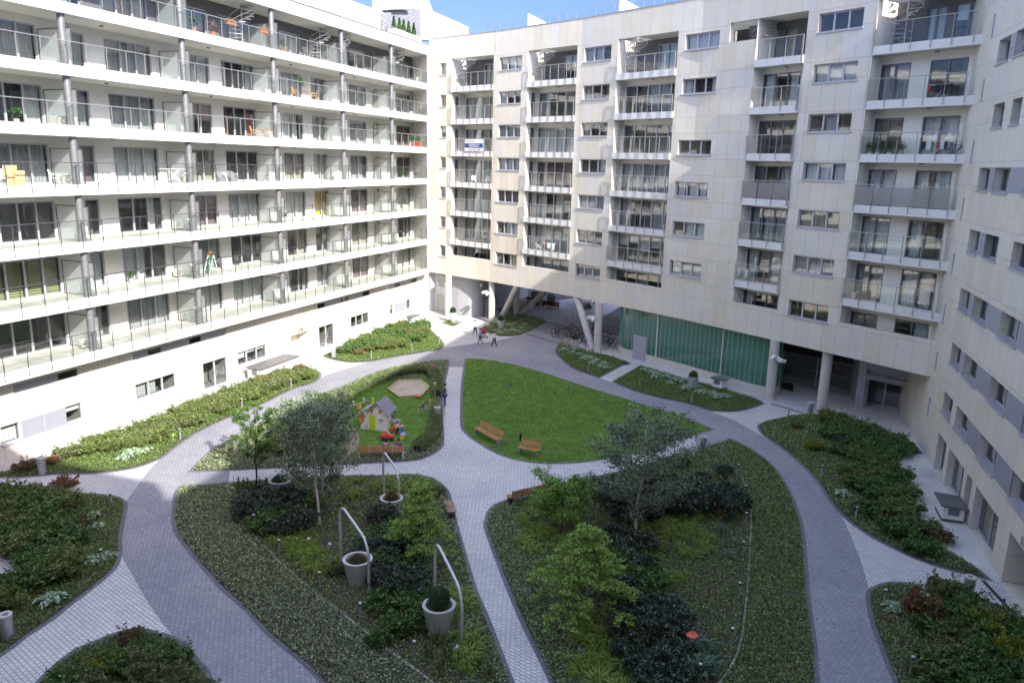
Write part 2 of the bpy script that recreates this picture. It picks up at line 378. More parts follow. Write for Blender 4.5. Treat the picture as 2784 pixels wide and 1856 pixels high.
ROAD = [(476, 1700), (476, 1568), (448, 1521), (406, 1472), (350, 1398), (316, 1341), (280, 1277), (271, 1246), (276, 1213), (286, 1158), (311, 1122), (336, 1088), (361, 1060), (392, 1032), (420, 1011), (462, 986), (518, 960), (591, 931), (669, 895), (732, 868), (801, 844), (857, 828), (913, 816), (983, 805), (1013, 800), (1094, 788), (1140, 782), (1209, 767), (1282, 788.5), (1279, 798), (1285, 815), (1302, 834), (1333, 853), (1376, 867), (1448, 894), (1504, 912), (1571, 926), (1631, 944), (1686, 965), (1737, 994), (1774, 1015), (1824, 1050), (1875, 1101), (1921, 1163), (1953, 1228), (1977, 1288), (1995, 1352), (2009, 1426), (2032, 1490), (2064, 1568), (2140, 1700)]
sheet('path', turn_smooth(gp(ROAD), 3, 70), .006, M['road'])
sheet('passage_paving', gp([(1209, 766), (1282, 788), (1330, 760), (1500, 660), (1210, 700)]), .008, M['road'])
INNER = [(528, 1074), (800, 1040), (1000, 1010), (1022, 950), (1026, 843), (1071, 843), (1090, 979), (1167, 1035), (1300, 1050), (1592, 1002), (1606, 1038), (1360, 1120), (1176, 1170), (1140, 1196), (1150, 1212), (1380, 1700), (1150, 1700), (1020, 1184), (980, 1120), (524, 1120)]
sheet('inner_path', gp(INNER), .010, M['pave'])
BEDS = {
 'lawn': [(1072, 824), (1120, 827), (1167.6, 836), (1209.6, 845.7), (1251.6, 858.3), (1307.7, 877), (1363.7, 895), (1419.7, 912), (1475.8, 929.5), (1517.8, 942), (1563, 957), (1633, 985.5), (1592, 998), (1540, 1012), (1450, 1040), (1363, 1056.5), (1307.7, 1062), (1251.6, 1062.8), (1209.6, 1058.6), (1167.6, 1049), (1131, 1033.4), (1092, 1009.6), (1075, 995.6), (1064, 979), (1062.5, 928), (1065, 872)],
 'play': [(441, 1081.5), (464.6, 1057), (492.7, 1032), (534.7, 1005.6), (576.7, 984.6), (621.5, 960.6), (674.7, 934), (728, 911.6), (786.8, 888), (842.8, 864), (898.8, 845), (968.9, 832), (1029, 827), (1024.9, 850), (1019, 872.4), (1012, 910), (1010.9, 950.8), (1013.7, 1012.4), (1005, 1032), (977, 1048.9), (940.9, 1057.3), (828.8, 1063), (744.8, 1067), (532, 1078.5)],
 'bedC': [(417, 1119), (526.6, 1110.7), (772.8, 1095), (870.8, 1093.7), (941, 1091), (977, 1096), (999, 1104.6), (1021, 1124.8), (1029, 1143), (1038, 1183.7), (1052, 1236.5), (1067.7, 1292), (1086, 1354), (1111, 1413), (1136, 1478.5), (1170, 1568), (1225, 1700), (870, 1700), (750.8, 1568), (694, 1512), (627, 1458), (567, 1395), (507, 1341), (437, 1260), (406, 1212.7), (404, 1170), (408, 1134)],
 'bedR': [(1120.4, 1196), (1120, 1211), (1136, 1258), (1157.7, 1314), (1182.5, 1376), (1210, 1438), (1244.5, 1506), (1274, 1568), (1335, 1700), (1890, 1700), (1870.5, 1568), (1865.8, 1490.6), (1854, 1398), (1847.4, 1329), (1840.5, 1236.8), (1831, 1186), (1810.5, 1130.8), (1782.8, 1084.6), (1750.5, 1052.4), (1709, 1024.7), (1676.7, 1010.9), (1630.6, 1026), (1608, 1033), (1540, 1050), (1450, 1078), (1359, 1100), (1300, 1112), (1226, 1137), (1176, 1148), (1148, 1157), (1129.7, 1171)],
 'L1': [(476, 1568), (448, 1521), (406, 1474), (392, 1468), (350, 1453.6), (308, 1449.4), (280, 1453.6), (238, 1469), (170, 1500), (100, 1560), (0, 1680), (-60, 1750), (476, 1750)],
 'L2': [(-160, 1105), (0, 1118), (90, 1127), (168, 1134.5), (218.5, 1137), (257.7, 1141.5), (277, 1150), (284, 1163), (274, 1213), (270, 1245), (271, 1262), (263, 1296.7), (238, 1324), (196, 1358.4), (154, 1389), (112, 1422.8), (56, 1459), (0, 1501), (-160, 1600), (-160, 1400), (-30, 1345), (30, 1340), (45, 1290), (-20, 1270), (-160, 1300)],
 'L3': [(-60, 1096), (0, 1095), (56, 1094), (120.5, 1088), (210, 1085.5), (280, 1078.4), (322, 1068.6), (364, 1051.8), (392, 1032), (420, 1011), (462, 986), (518, 960), (591, 931), (669, 893.4), (702.8, 883.6), (722.4, 875), (732, 864), (730.8, 855.6), (714, 847), (697, 841.6), (560, 880), (430, 935), (300, 985), (180, 1035), (60, 1075)],
 'L4': [(744.8, 817.7), (761.6, 823.3), (786.8, 829), (817.6, 831.7), (856.8, 828), (912.8, 817.7), (982.9, 806.5), (1008, 802.3), (1016.5, 791), (1006.7, 777), (997, 768.7), (980, 752), (960, 745), (900, 762), (850, 785), (790, 800)],
 'P1': [(1109.8, 753), (1121.7, 763), (1149, 771), (1179, 771), (1204.6, 764), (1252, 739), (1219, 727), (1169, 723), (1139.6, 741)],
 'P2': [(1282, 797), (1280, 810), (1299, 831), (1321, 847), (1350, 858), (1375, 866), (1439.3, 831.7), (1391.7, 816.3), (1349.7, 806.5), (1318, 795), (1292, 783)],
 'P3': [(1410, 876.6), (1471.5, 841.6), (1563, 868), (1663, 895.5), (1731.6, 916), (1750.6, 926), (1727.5, 935), (1686, 944), (1635, 943), (1571, 924), (1504, 910), (1448, 893)],
 'R1': [(1745.9, 978.6), (1755, 997), (1778, 1014), (1824, 1048), (1875, 1098), (1921, 1163), (1967, 1206), (2032, 1246), (2124, 1287.6), (2216, 1315), (2262, 1326), (2225, 1297), (2133, 1237), (2101, 1177), (2073, 1103), (2050, 1043), (2114, 1040), (2080, 1010), (2008.9, 983), (1916.7, 955.5), (1847, 953), (1801, 960), (1764.4, 969)],
 'R2': [(1999.6, 1366), (2022.7, 1347.6), (2055, 1340.6), (2101, 1345), (2147, 1357), (2262, 1391), (2352, 1430), (2480, 1490), (2480, 1750), (2145, 1750), (2064, 1568), (2032, 1490), (2009, 1426)],
 'ring': [(1018, 741), (1040, 748), (1058, 741), (1040, 734)],
}
BP2 = {k: turn_smooth(gp(v), 4) for k, v in BEDS.items()}
GRASS = leafmat('lawn_grass', [(.045, .10, .012), (.12, .24, .025), (.28, .42, .06)], .35, .22, isl=.35)  # palest tone raised to paint in sun reflections on the grass
M['turf'] = plain('mown_turf', (.10, .20, .025), .9, var=.35, scale=1.5, bump=1.0)
for k, P in BP2.items():
    sheet('edging', offset(P, .17), .014, M['edge'])
    sheet('lawn' if k == 'lawn' else 'planting_bed', P, .020, M['turf'] if k == 'lawn' else M['soil'])
PLAYG = gp([(775, 965), (800, 900), (860, 880), (900, 872), (985, 868), (1001, 930), (990, 985), (940, 1030), (826, 1045), (700, 1050), (760, 1000)])
sheet('play_lawn', turn_smooth(PLAYG, 4), .026, M['turf'])
# steel edging strips in the two big beds
def strip(L, w, z, mat, name, h=.04, label=None):
    P = gp(L); m = MB()
    for a, b in zip(P[:-1], P[1:]): m.bar((a.x, a.y, z), (b.x, b.y, z), w, h)
    return m.build(name, mat)
def smooth_open(L, n=5):
    P = [Vector((x, y, 0)) for x, y in L]; out = []
    for i in range(len(P)-1):
        p1, p2 = P[i], P[i+1]; p0 = P[i-1] if i else p1*2-p2; p3 = P[i+2] if i+2 < len(P) else p2*2-p1
        for k in range(n):
            t = k/n; q = .5*((2*p1)+(p2-p0)*t+(2*p0-5*p1+4*p2-p3)*t*t+(3*p1-p0-3*p2+p3)*t**3); out.append((q.x, q.y))
    out.append(L[-1]); return out
STL = [(535, 1115), (548, 1160), (575, 1222), (624, 1275), (717, 1358), (787.5, 1412), (871, 1478.5), (991, 1568), (1100, 1660)]
STR = [(1632, 1030), (1660, 1047), (1690, 1080), (1708, 1105), (1722, 1150), (1725, 1190), (1720, 1300), (1712, 1400), (1700, 1480), (1680, 1530), (1654, 1568), (1580, 1650)]
struct(strip(smooth_open(STL), .05, .04, M['railB'], 'bed_divider_strip', .06)); struct(strip(smooth_open(STR), .06, .04, M['railB'], 'bed_divider_strip', .06))
# drains and mats set in the paving
def drain(a, b, w=.12, label='', cat='drain'):
    m = MB(); A, B = G(*a), G(*b); m.bar((A.x, A.y, .012), (B.x, B.y, .012), w, .012); return tag(m.build('drain_channel', M['black']), label, cat)
drain((1209.6, 766.5), (1283, 789), .14, 'long black slot drain across the passage mouth, on the grey paving')
drain((1771.5, 927), (1843.5, 948.6), .12, 'black slot drain in the pale slabs near the round concrete column')
drain((2258, 1333), (2352, 1435), .14, 'broad black drain line across the pale paving at the right frame edge')
drain((971, 713), (1078, 756), .06, 'thin drain line in sunlit slabs beside the potted green ball')
drain((688, 838), (728, 822), .05, 'thin drain at the recessed entrance under the numerals VIII')
def mat_(pts, label):
    m = MB(); P = gp(pts); m.prism([(p.x, p.y) for p in P], .006, .022); return tag(m.build('door_mat', M['black']), label, 'mat')
mat_([(1796, 877.5), (1822, 882), (1822, 900), (1794, 891)], 'dark mat on the slabs right of the green glass pavilion')
mat_([(1404, 824), (1450, 834.5), (1437, 839), (1394, 829)], 'grey mat in front of the grey steel door')
# ================================================================ buildings
def poly_path(pts):
    P = [Vector(p) for p in pts]; L = [(P[i+1]-P[i]).length for i in range(len(P)-1)]; S = [0]
    for l in L: S.append(S[-1]+l)
    def F(s, off=0.0):
        i = 0
        while i < len(L)-1 and s > S[i+1]: i += 1
        d = (P[i+1]-P[i])/L[i]; n = Vector((d.y, -d.x)); return P[i]+d*(s-S[i])+n*off
    F.cuts = S[1:-1]; F.len = S[-1]; return F
FB = poly_path([(-35.95, 70.4), (-28.0, 67.55), (-18.6, 63.25), (-8.3, 57.55), (-1.45, 53.07), (7.6, 46.9)])
AXW, AXG, AXF = -37.4, -36.1, -34.9
def FA(s, off=0.0): return Vector((AXW+off, s))
def FAG(s, off=0.0): return Vector((AXG+off, s))
FA.cuts = []; FAG.cuts = []
_cd = Vector((.068, -1)).normalized(); _cn = Vector((_cd.y, -_cd.x)); C0 = Vector((6.7, 54.5))
def FC(s, off=0.0): return C0+_cd*((54.5-s)*-1 if s < 0 else s)+_cn*off
FC.cuts = []
def cs(y): return (54.5-y)/abs(_cd.y)
def wall(m, F, s0, s1, z0, z1, holes=(), depth=.25, off=0.0, jamb=None):
    S = sorted({s0, s1, *[h[0] for h in holes], *[h[1] for h in holes], *[c for c in F.cuts if s0 < c < s1]})
    Z = sorted({z0, z1, *[h[2] for h in holes], *[h[3] for h in holes]})
    S = [s for s in S if s0 <= s <= s1]; Z = [z for z in Z if z0 <= z <= z1]
    e = 1e-4
    for a, b in zip(S[:-1], S[1:]):
        pa, pb = F(a+e, off), F(b-e, off)
        zz = None
        for c, d in zip(Z[:-1], Z[1:]):
            mid = ((a+b)/2, (c+d)/2)
            if any(h[0] < mid[0] < h[1] and h[2] < mid[1] < h[3] for h in holes): continue
            m.quad([(pa.x, pa.y, c), (pb.x, pb.y, c), (pb.x, pb.y, d), (pa.x, pa.y, d)], [(a, c), (b, c), (b, d), (a, d)])
    j = jamb or m
    for h in holes:
        D = h[4] if len(h) > 4 else depth
        if D <= 0: continue
        a, b, c, d = h[:4]; a0, a1, b0, b1 = F(a+e, off), F(a+e, off-D), F(b-e, off), F(b-e, off-D)
        j.quad([(a0.x, a0.y, c), (a1.x, a1.y, c), (a1.x, a1.y, d), (a0.x, a0.y, d)][::-1], [(a, c), (a-D, c), (a-D, d), (a, d)][::-1])
        j.quad([(b0.x, b0.y, c), (b1.x, b1.y, c), (b1.x, b1.y, d), (b0.x, b0.y, d)], [(b, c), (b+D, c), (b+D, d), (b, d)])
        j.quad([(a0.x, a0.y, c), (b0.x, b0.y, c), (b1.x, b1.y, c), (a1.x, a1.y, c)], [(a, c), (b, c), (b, c-D), (a, c-D)])
        j.quad([(a0.x, a0.y, d), (a1.x, a1.y, d), (b1.x, b1.y, d), (b0.x, b0.y, d)], [(a, d), (a, d+D), (b, d+D), (b, d)])
class Frame:
    def __init__(s, F, a, b, off):
        p, q = F(a+1e-4, off), F(b-1e-4, off); s.o = Vector((p.x, p.y, 0)); d = q-p; s.w = d.length; d.normalize()
        s.X = Vector((d.x, d.y, 0)); s.N = Vector((d.y, -d.x, 0)); s.R = Matrix((s.X, s.N, Vector((0, 0, 1)))).transposed()
    def P(s, u, n, z): return s.o+s.X*u+s.N*n+Vector((0, 0, z))
    def box(s, m, u0, u1, n0, n1, z0, z1): m.obox(s.P((u0+u1)/2, (n0+n1)/2, (z0+z1)/2), (abs(u1-u0), abs(n1-n0), z1-z0), s.R)
ROOM = {}
def curtain_strip(m, fr, u0, u1, n, z0, z1, amp=.035, wl=.2):
    N = max(2, int((u1-u0)/.05)); ph = random.random()*6
    pr = None
    for i in range(N+1):
        u = u0+(u1-u0)*i/N; q = n+amp*math.sin(u*2*math.pi/wl+ph)+amp*.4*math.sin(u*17+ph)
        if pr: m.quad([fr.P(pr[0], pr[1], z0), fr.P(u, q, z0), fr.P(u, q, z1), fr.P(pr[0], pr[1], z1)])
        pr = (u, q)
def window(parent, F, sa, sb, za, zb, off=-.2, n=3, cur=None, fm='frame', sill=False, cm=None, room=True, kids=True, tilt=0, fw=.075):
    fr = Frame(F, sa, sb, off); W = fr.w; m = MB()
    fr.box(m, 0, W, -.04, .04, za, za+fw); fr.box(m, 0, W, -.04, .04, zb-fw, zb); fr.box(m, 0, fw, -.04, .04, za+fw, zb-fw); fr.box(m, W-fw, W, -.04, .04, za+fw, zb-fw)
    for i in range(1, n): u = W*i/n; fr.box(m, u-fw*.75, u+fw*.75, -.036, .044, za+fw, zb-fw)
    o = m.build('window', M[fm], parent)
    g = MB()
    for i in range(n):
        u0 = W*i/n+(fw if i == 0 else fw*.75); u1 = W*(i+1)/n-(fw if i == n-1 else fw*.75); j = [random.uniform(-.007, .007) for _ in range(3)]
        g.quad([fr.P(u0, j[0], za+fw), fr.P(u1, j[1], za+fw), fr.P(u1, j[1]+j[2], zb-fw), fr.P(u0, j[0]+j[2], zb-fw)])
    g.build('pane', M['pane'], o)
    if sill:
        q = MB(); fr.box(q, -.06, W+.06, -.02, -off+.06, za-.07, za+.012); q.build('sill', M['frame'], o)
    if cur is None:
        r = random.random(); cur = 'full' if r < .46 else 'some' if r < .80 else 'side' if r < .89 else 'roller' if r < .95 else ''
    if cur:
        c = MB(); mat = M[cm] if cm else M[random.choice(['curtain', 'curtain', 'curtain', 'curtain2', 'curtain2', 'beige', 'curtain2', 'curtain', 'rosy'])]
        if cur == 'full': curtain_strip(c, fr, .05, W-.05, -.2, za+.05, zb-.05)
        elif cur == 'some':
            for i in range(n):
                if random.random() < .6: curtain_strip(c, fr, W*i/n+.06, W*(i+1)/n-.04-random.choice([0, 0, .3*W/n]), -.2, za+.05, zb-.05)
        elif cur == 'side': curtain_strip(c, fr, .05, W*.22, -.2, za+.05, zb-.05, .05, .13); curtain_strip(c, fr, W*.8, W-.05, -.2, za+.05, zb-.05, .05, .13)
        elif cur in ('roller', 'blind'):
            for i in range(n):
                lo = za+.05 if cur == 'blind' else za+(zb-za)*random.choice([.45, .6, .7])
                u0, u1 = W*i/n+.08, W*(i+1)/n-.08
                if cur == 'blind':
                    z = lo
                    while z < zb-.1: fr.box(c, u0, u1, -.16, -.13, z, z+.09); z += .13
                else: fr.box(c, u0, u1, -.12, -.1, lo, zb-.07)
        if c.v: c.build('curtain', mat, o)
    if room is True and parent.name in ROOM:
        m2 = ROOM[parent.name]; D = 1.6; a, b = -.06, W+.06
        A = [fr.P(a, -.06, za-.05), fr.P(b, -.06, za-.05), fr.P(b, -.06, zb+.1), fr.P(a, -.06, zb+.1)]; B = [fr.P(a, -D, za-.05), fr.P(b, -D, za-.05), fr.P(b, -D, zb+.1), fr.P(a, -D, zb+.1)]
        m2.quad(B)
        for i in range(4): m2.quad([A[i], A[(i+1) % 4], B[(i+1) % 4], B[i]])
    return o
def railing(parent, pts, z0, zpost, ztop, glass='clear', gz=None, step=.9, post='railB', rail='railB', pw=.05, back=.0, name='railing', gbottom=None):
    """posts from zpost up to ztop along the line pts, rail on top, glass between from z0"""
    m = MB(); g = MB(); R = []
    for a, b in zip(pts[:-1], pts[1:]):
        a = Vector(a); b = Vector(b); L = (b-a).length; n = max(1, round(L/step)); d = (b-a)/L; ang = math.atan2(d.y, d.x); q = Matrix.Rotation(ang, 3, 'Z')
        nn = Vector((d.y, -d.x))
        for i in range(n+1):
            p = a+d*(L*i/n); m.obox((p.x, p.y, (zpost+ztop)/2), (.018, pw, ztop-zpost), q)
        for i in range(n):
            p, r = a+d*(L*i/n+.035), a+d*(L*(i+1)/n-.035); p = p-nn*.03; r = r-nn*.03
            g.quad([(p.x, p.y, z0+.04), (r.x, r.y, z0+.04), (r.x, r.y, ztop-.1), (p.x, p.y, ztop-.1)])
        m.tube([(a.x, a.y, ztop), (b.x, b.y, ztop)], .024, 6)
    o = m.build(name, M[post], parent); g.build('glass_panel', M[glass], o); return o
# ---------------------------------------------------------------- left building (long white balconies)
bA = thing('apartment_building', 'long white apartment block on the left with continuous glass balconies and steel columns', 'building', (AXG, 24, 0)); ROOM[bA.name] = MB()
SA = [4.29+2.905*k for k in range(7)]; RA0, RA1 = 24.82, 25.68
YS, YE = -12.0, 67.95
COLY = [5.4, 13.5, 21.55, 29.6, 37.5, 45.8, 54.2, 61.9]
WA = [(17.3, 20.9, 3), (23.6, 24.5, 1), (25.75, 29.87, 4), (31.75, 32.68, 1), (33.93, 37.25, 3), (40.0, 42.05, 2), (43.13, 46.42, 3), (49.4, 51.95, 2), (53.1, 55.1, 2), (58.45, 61.2, 2), (62.42, 63.27, 1), (66.55, 69.3, 2)]
GW = [(24.6, 25.68, 1), (28.2, 29.29, 1), (32.84, 36.07, 3), (41.66, 44.82, 3), (55.95, 59.05, 3), (62.55, 63.45, 1), (65.92, 66.85, 1)]
m = MB()
hl = [(a, b, .9, 1.87) for a, b, _ in GW]+[(38.33, 40.68, .03, 1.87), (51.26, 53.52, .03, 1.87), (47.54, 50.14, .014, 1.89, 1.3)]
UP = [(25.5, 29.2), (32.84, 40.65), (51.18, 59.15), (62.6, 68.1)]
hl += [(a, b, 3.33, 3.8, .12) for a, b in UP]
wall(m, FAG, YS, 70.75, 0, 4.35, hl, .22); m.build('stone_wall', M['stoneA'], bA)
m = MB()
for k, s in enumerate(SA[:6]):
    z0, z1 = s+.45, (SA[k+1] if k < 6 else RA0)
    wall(m, FA, YS, 70.2, z0, z1, [(a, b, s+.5, s+2.52) for a, b, _ in WA], .12)
m.build('wall', M['white'], bA)
m = MB(); s = SA[6]; wall(m, FA, YS, 70.2, s+.45, RA0, [(a, b, s+.5, s+2.45) for a, b, _ in WA], .12); m.build('top_wall', M['darkgrey'], bA)
CURT = {(0, 2): ('', None), (1, 2): ('blind', 'blindg'), (2, 2): ('', None), (3, 2): ('full', 'curtain2'), (4, 2): ('side', 'curtain'), (4, 6): ('some', 'curtainr'), (4, 5): ('roller', 'curtainr'), (2, 8): ('full', 'curtainy'), (3, 4): ('full', 'curtain'), (2, 4): ('some', 'curtain'), (1, 4): ('some', 'curtain'), (0, 4): ('full', 'curtain2'), (5, 4): ('full', 'curtain2'), (4, 4): ('full', 'curtain2'), (5, 6): ('side', 'curtain')}
for k, s in enumerate(SA):
    for i, (a, b, n) in enumerate(WA):
        cu, cm = CURT.get((k, i), (None, None)); window(bA, FA, a, b, s+.5, s+(2.52 if k < 6 else 2.45), -.09, n, cu, cm=cm)
for a, b, n in GW: window(bA, FAG, a, b, .9, 1.87, -.17, n, random.choice(['', 'some', 'roller']), sill=True)
for a, b in ((38.33, 40.68), (51.26, 53.52)):
    o = window(bA, FAG, a, b, .03, 1.87, -.17, 2, '', room=True); o.name = 'entrance_door'
    fr = Frame(FAG, a, b, -.17); q = MB()
    for du in (-.12, .12): u = fr.w/2+du; q.tube([fr.P(u, .05, .8), fr.P(u, .1, .8), fr.P(u, .1, 1.15), fr.P(u, .05, 1.15)], .014, 6)
    q.build('handle', M['steel'], o)
m = MB(); fr = Frame(FAG, 47.54, 50.14, -1.3); fr.box(m, 0, 2.6, -.3, 0, 0, 1.89); o = m.build('recess_back', M['cream'], bA)
for a, b in UP:
    n = int((b-a)/1.0)
    fr = Frame(FAG, a, b, -.1)
    for i in range(n):
        u0, u1 = fr.w*i/n, fr.w*(i+1)/n
        if (i+int(a)) % 3 == 0: window(bA, FAG, a+u0, a+u1, 3.33, 3.8, -.09, 1, '', room=True, fw=.05)
        else: pn = MB(); fr.box(pn, u0, u1, -.04, .02, 3.33, 3.8); pn.build('facade_panel', M['greypanel'], bA)
for a, b in ((25.68, 28.2), (63.45, 65.92)):
    fr = Frame(FAG, a, b, 0.0); q = MB(); fr.box(q, 0, fr.w/2-.01, -.02, .012, .9, 1.87); fr.box(q, fr.w/2+.01, fr.w, -.02, .012, .9, 1.87); q.build('facade_panel', M['greypanel'], bA)
m = MB(); m.box(AXG, AXG+.02, 69.25, 69.4, 2.2, 3.15); m.build('slot_window', M['frame'], bA)
for k, s in enumerate(SA):
    m = MB(); m.prism([(AXW-.05, YS), (AXF, YS), (AXF, YE), (AXF-.02, YE+.02), (AXW-.05, YE+1.85)], s, s+.44)
    m.box(AXF-.12, AXF, YS, YE, s+.44, s+.53)
    o = m.build('balcony', M['white'], bA)
    q = MB(); q.quad([(AXW, YS, s+.446), (AXF-.12, YS, s+.446), (AXF-.12, YE, s+.446), (AXW, YE+1.7, s+.446)]); q.build('balcony_floor', M['slabf'], o)
    railing(o, [(AXF+.03, 6.0-.4), (AXF+.03, YE-.05)], s+.53, s+.1, s+1.62, 'clear', step=1.24, post='steeldark' if k < 4 else 'railB', pw=.05)
    q = MB()
    for y in COLY: q.cyl(AXF-1.3, y+3.2, s-.05, s-.001, .11, 12)
    q.build('ceiling_light', M['framedark'], o)
cps = []
for k, s in enumerate(SA):
    top = SA[k+1] if k < 6 else RA0
    for y in COLY:
        m = MB(); m.cyl(AXF-.38, y, s+.446, top, .175, 20); m.cyl(AXF-.38, y, s+1.5, s+1.53, .182, 20); o = m.build('column', M['colsteel'], bA, smooth=True)
    for y in COLY:
        m = MB(); yy = y+.26; x0, x1 = AXW+.12, AXF-.1
        m.quad([(x0, yy, s+.55), (x1, yy, s+.55), (x1, yy, s+2.3), (x0, yy, s+2.3)])
        o = m.build('divider', M['frost'], bA); q = MB()
        q.bar((x0, yy, s+2.3), (x1, yy, s+2.3), .04); q.bar((x0, yy, s+.5), (x0, yy, s+2.3), .04); q.bar((x1, yy, s+.5), (x1, yy, s+2.3), .04); q.build('divider_frame', M['steeldark'], o)
# roof edge, end wall, penthouse
m = MB(); m.prism([(AXW-1, YS), (AXF, YS), (AXF, YE+.55), (AXG-.0, 70.9), (AXW-1, 71.4)], RA0, RA1); m.build('roof_edge', M['white'], bA)
m = MB(); m.box(AXF-.02, AXF+.06, YS, YE+.6, RA1, RA1+.06); m.build('roof_coping', M['railB'], bA)
m = MB(); m.prism([(AXF, YE), (AXF, YE+.55), (AXG, 70.3), (AXG, 70.38), (AXW-.3, 70.9), (AXW-.3, 69.85)], 4.29, RA0); m.build('end_wall', M['white'], bA)
m = MB(); m.box(-52, AXW-1.7, YS, 71, 0, RA1); m.build('core_wall', M['white'], bA)
m = MB()   # slanting fin at the corner foot
m.quad([(AXG, 70.3, 4.3), (AXG, 70.7, 0), (AXG-.0, 69.9, 0), (AXG, 69.9, 4.3)]); 
m2 = MB()
def xz_panel(mb, pts, x, th):
    P = [AX(px, py, x) for px, py in pts]; i = len(mb.v); n = len(P)
    mb.v += [(x, p.y, p.z) for p in P]+[(x-th, p.y, p.z) for p in P]
    mb.f.append(tuple(range(i, i+n))); mb.f.append(tuple(range(i+2*n-1, i+n-1, -1))); mb.uv += [None, None]
    for k in range(n): j = (k+1) % n; mb.f.append((i+k, i+n+k, i+n+j, i+j)); mb.uv.append(None)
def zz(x, y): return ((600+.3316*x)/K, (.3316*y)/K)
m = MB(); xz_panel(m, [(735, -60), zz(860, -40), zz(860, 0), zz(1050, 0), zz(1350, 110), zz(1355, 280), zz(1000, 140), (735, 10)], -43, 6); m.build('penthouse', M['white'], bA)
m = MB(); xz_panel(m, [zz(1352, 108), zz(1642, 72), zz(1642, 300), zz(1352, 260)], -42.4, .5); m.build('patterned_screen', plain('speckled_render', (.2, .21, .24), .8, var=.6, scale=7), bA)
m = MB(); xz_panel(m, [zz(1642, 72), zz(1570, 74), zz(1568, -40), zz(1690, -40), zz(1705, 0), zz(1740, 95), zz(2030, 225), zz(2040, 330), zz(1642, 330)], -43, 5); m.build('penthouse', M['white'], bA)
m = MB(); xz_panel(m, [zz(1428, 66), zz(1428, 78), zz(1562, 78), zz(1562, 66), zz(1500, 50)], -41.8, 1.6); m.build('chimney', M['concl'], bA)
m = MB(); xz_panel(m, [zz(1890, 170), zz(1975, 205), zz(1975, 190), zz(1910, 165)], -43.2, 1.5); m.build('roof_vent', M['railB'], bA)
m = MB(); xz_panel(m, [zz(1120, 130), zz(1282, 110), zz(1282, 190), zz(1130, 175)], -42.0, .03); m.build('wind_screen', M['clear'], bA)
m = MB(); m.box(AXF-1.2, AXF-1.16, 30, 66, RA1+.9, RA1+.95)
for i in range(25): m.box(AXF-1.2, AXF-1.17, 30+1.5*i-.02, 30+1.5*i+.02, RA1, RA1+.95)
m.build('roof_railing', M['railB'], bA)
fr = Frame(FAG, 48.2, 49.6, 0); lettering('VIII', .5, M['steeldark'], bA, fr.P(.66, .03, 1.97), fr.X, name='entrance_numeral')
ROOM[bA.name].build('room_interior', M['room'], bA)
# ---------------------------------------------------------------- middle building (stone cladding, recessed balconies)
bB = thing('apartment_building', 'stone clad apartment block across the back, raised on round concrete columns', 'building', (FB(24).x, FB(24).y, 0)); ROOM[bB.name] = MB()
SB = [7.22, 10.05, 12.8, 15.7, 18.65, 21.6]; WT = [6.99+2.885*k for k in range(7)]; TOPL = 24.6; ROOFB = 26.55; BOT = 4.1; SE = 49.45
L = [(3.08, 8.45), (12.8, 18.38), (22.8, 28.55), (35.2, 38.87), (43.35, SE+.3)]
holes = []
WB = []
for k, t in enumerate(WT):
    WB += [(1.55, 2.4, t-1.1, t, 1, 'n'), (9.2, 12.05, t-1.1, t, 3, 'a'), (19.17, 22.1, t-1.1, t, 3, 'a'), (39.62, 42.52, t-1.08, t, 3, 'a')]
for t in (24.27, 21.3, 17.1, 14.15, 11.3, 8.4): WB.append((29.2, 32.15, t-1.05, t, 3, 'a'))
holes = [w[:4] for w in WB]
holes += [(a, b, 6.13, TOPL, .3) for a, b in (L[0], L[1], L[2], L[4])]+[(35.2, 38.87, 6.13, 21.75, .3), (35.2, 38.87, 21.75, TOPL, .3), (33.0, 35.2, 23.38, TOPL, .3)]
jm = MB(); m = MB()
wh = [h for h in holes if len(h) == 4]; lh = [h for h in holes if len(h) > 4]
wall(m, FB, 0, SE, BOT, ROOFB, holes, .24, jamb=None)
m.build('stone_wall', M['stoneB'], bB)
m = MB()
for a, b in zip([0]+FB.cuts, FB.cuts+[SE]):
    p, q, r, t = FB(a+.001, .03), FB(b-.001, .03), FB(b-.001, -.35), FB(a+.001, -.35)
    m.prism([(p.x, p.y), (q.x, q.y), (r.x, r.y), (t.x, t.y)], ROOFB, ROOFB+.07)
m.build('roof_coping', M['railB'], bB)
m = MB()   # inner linings of the balcony niches (rendered walls), proud of the stone reveal
topw = MB(); DEP = [1.9, 1.4, 1.05, .95, .95]; lin = MB()
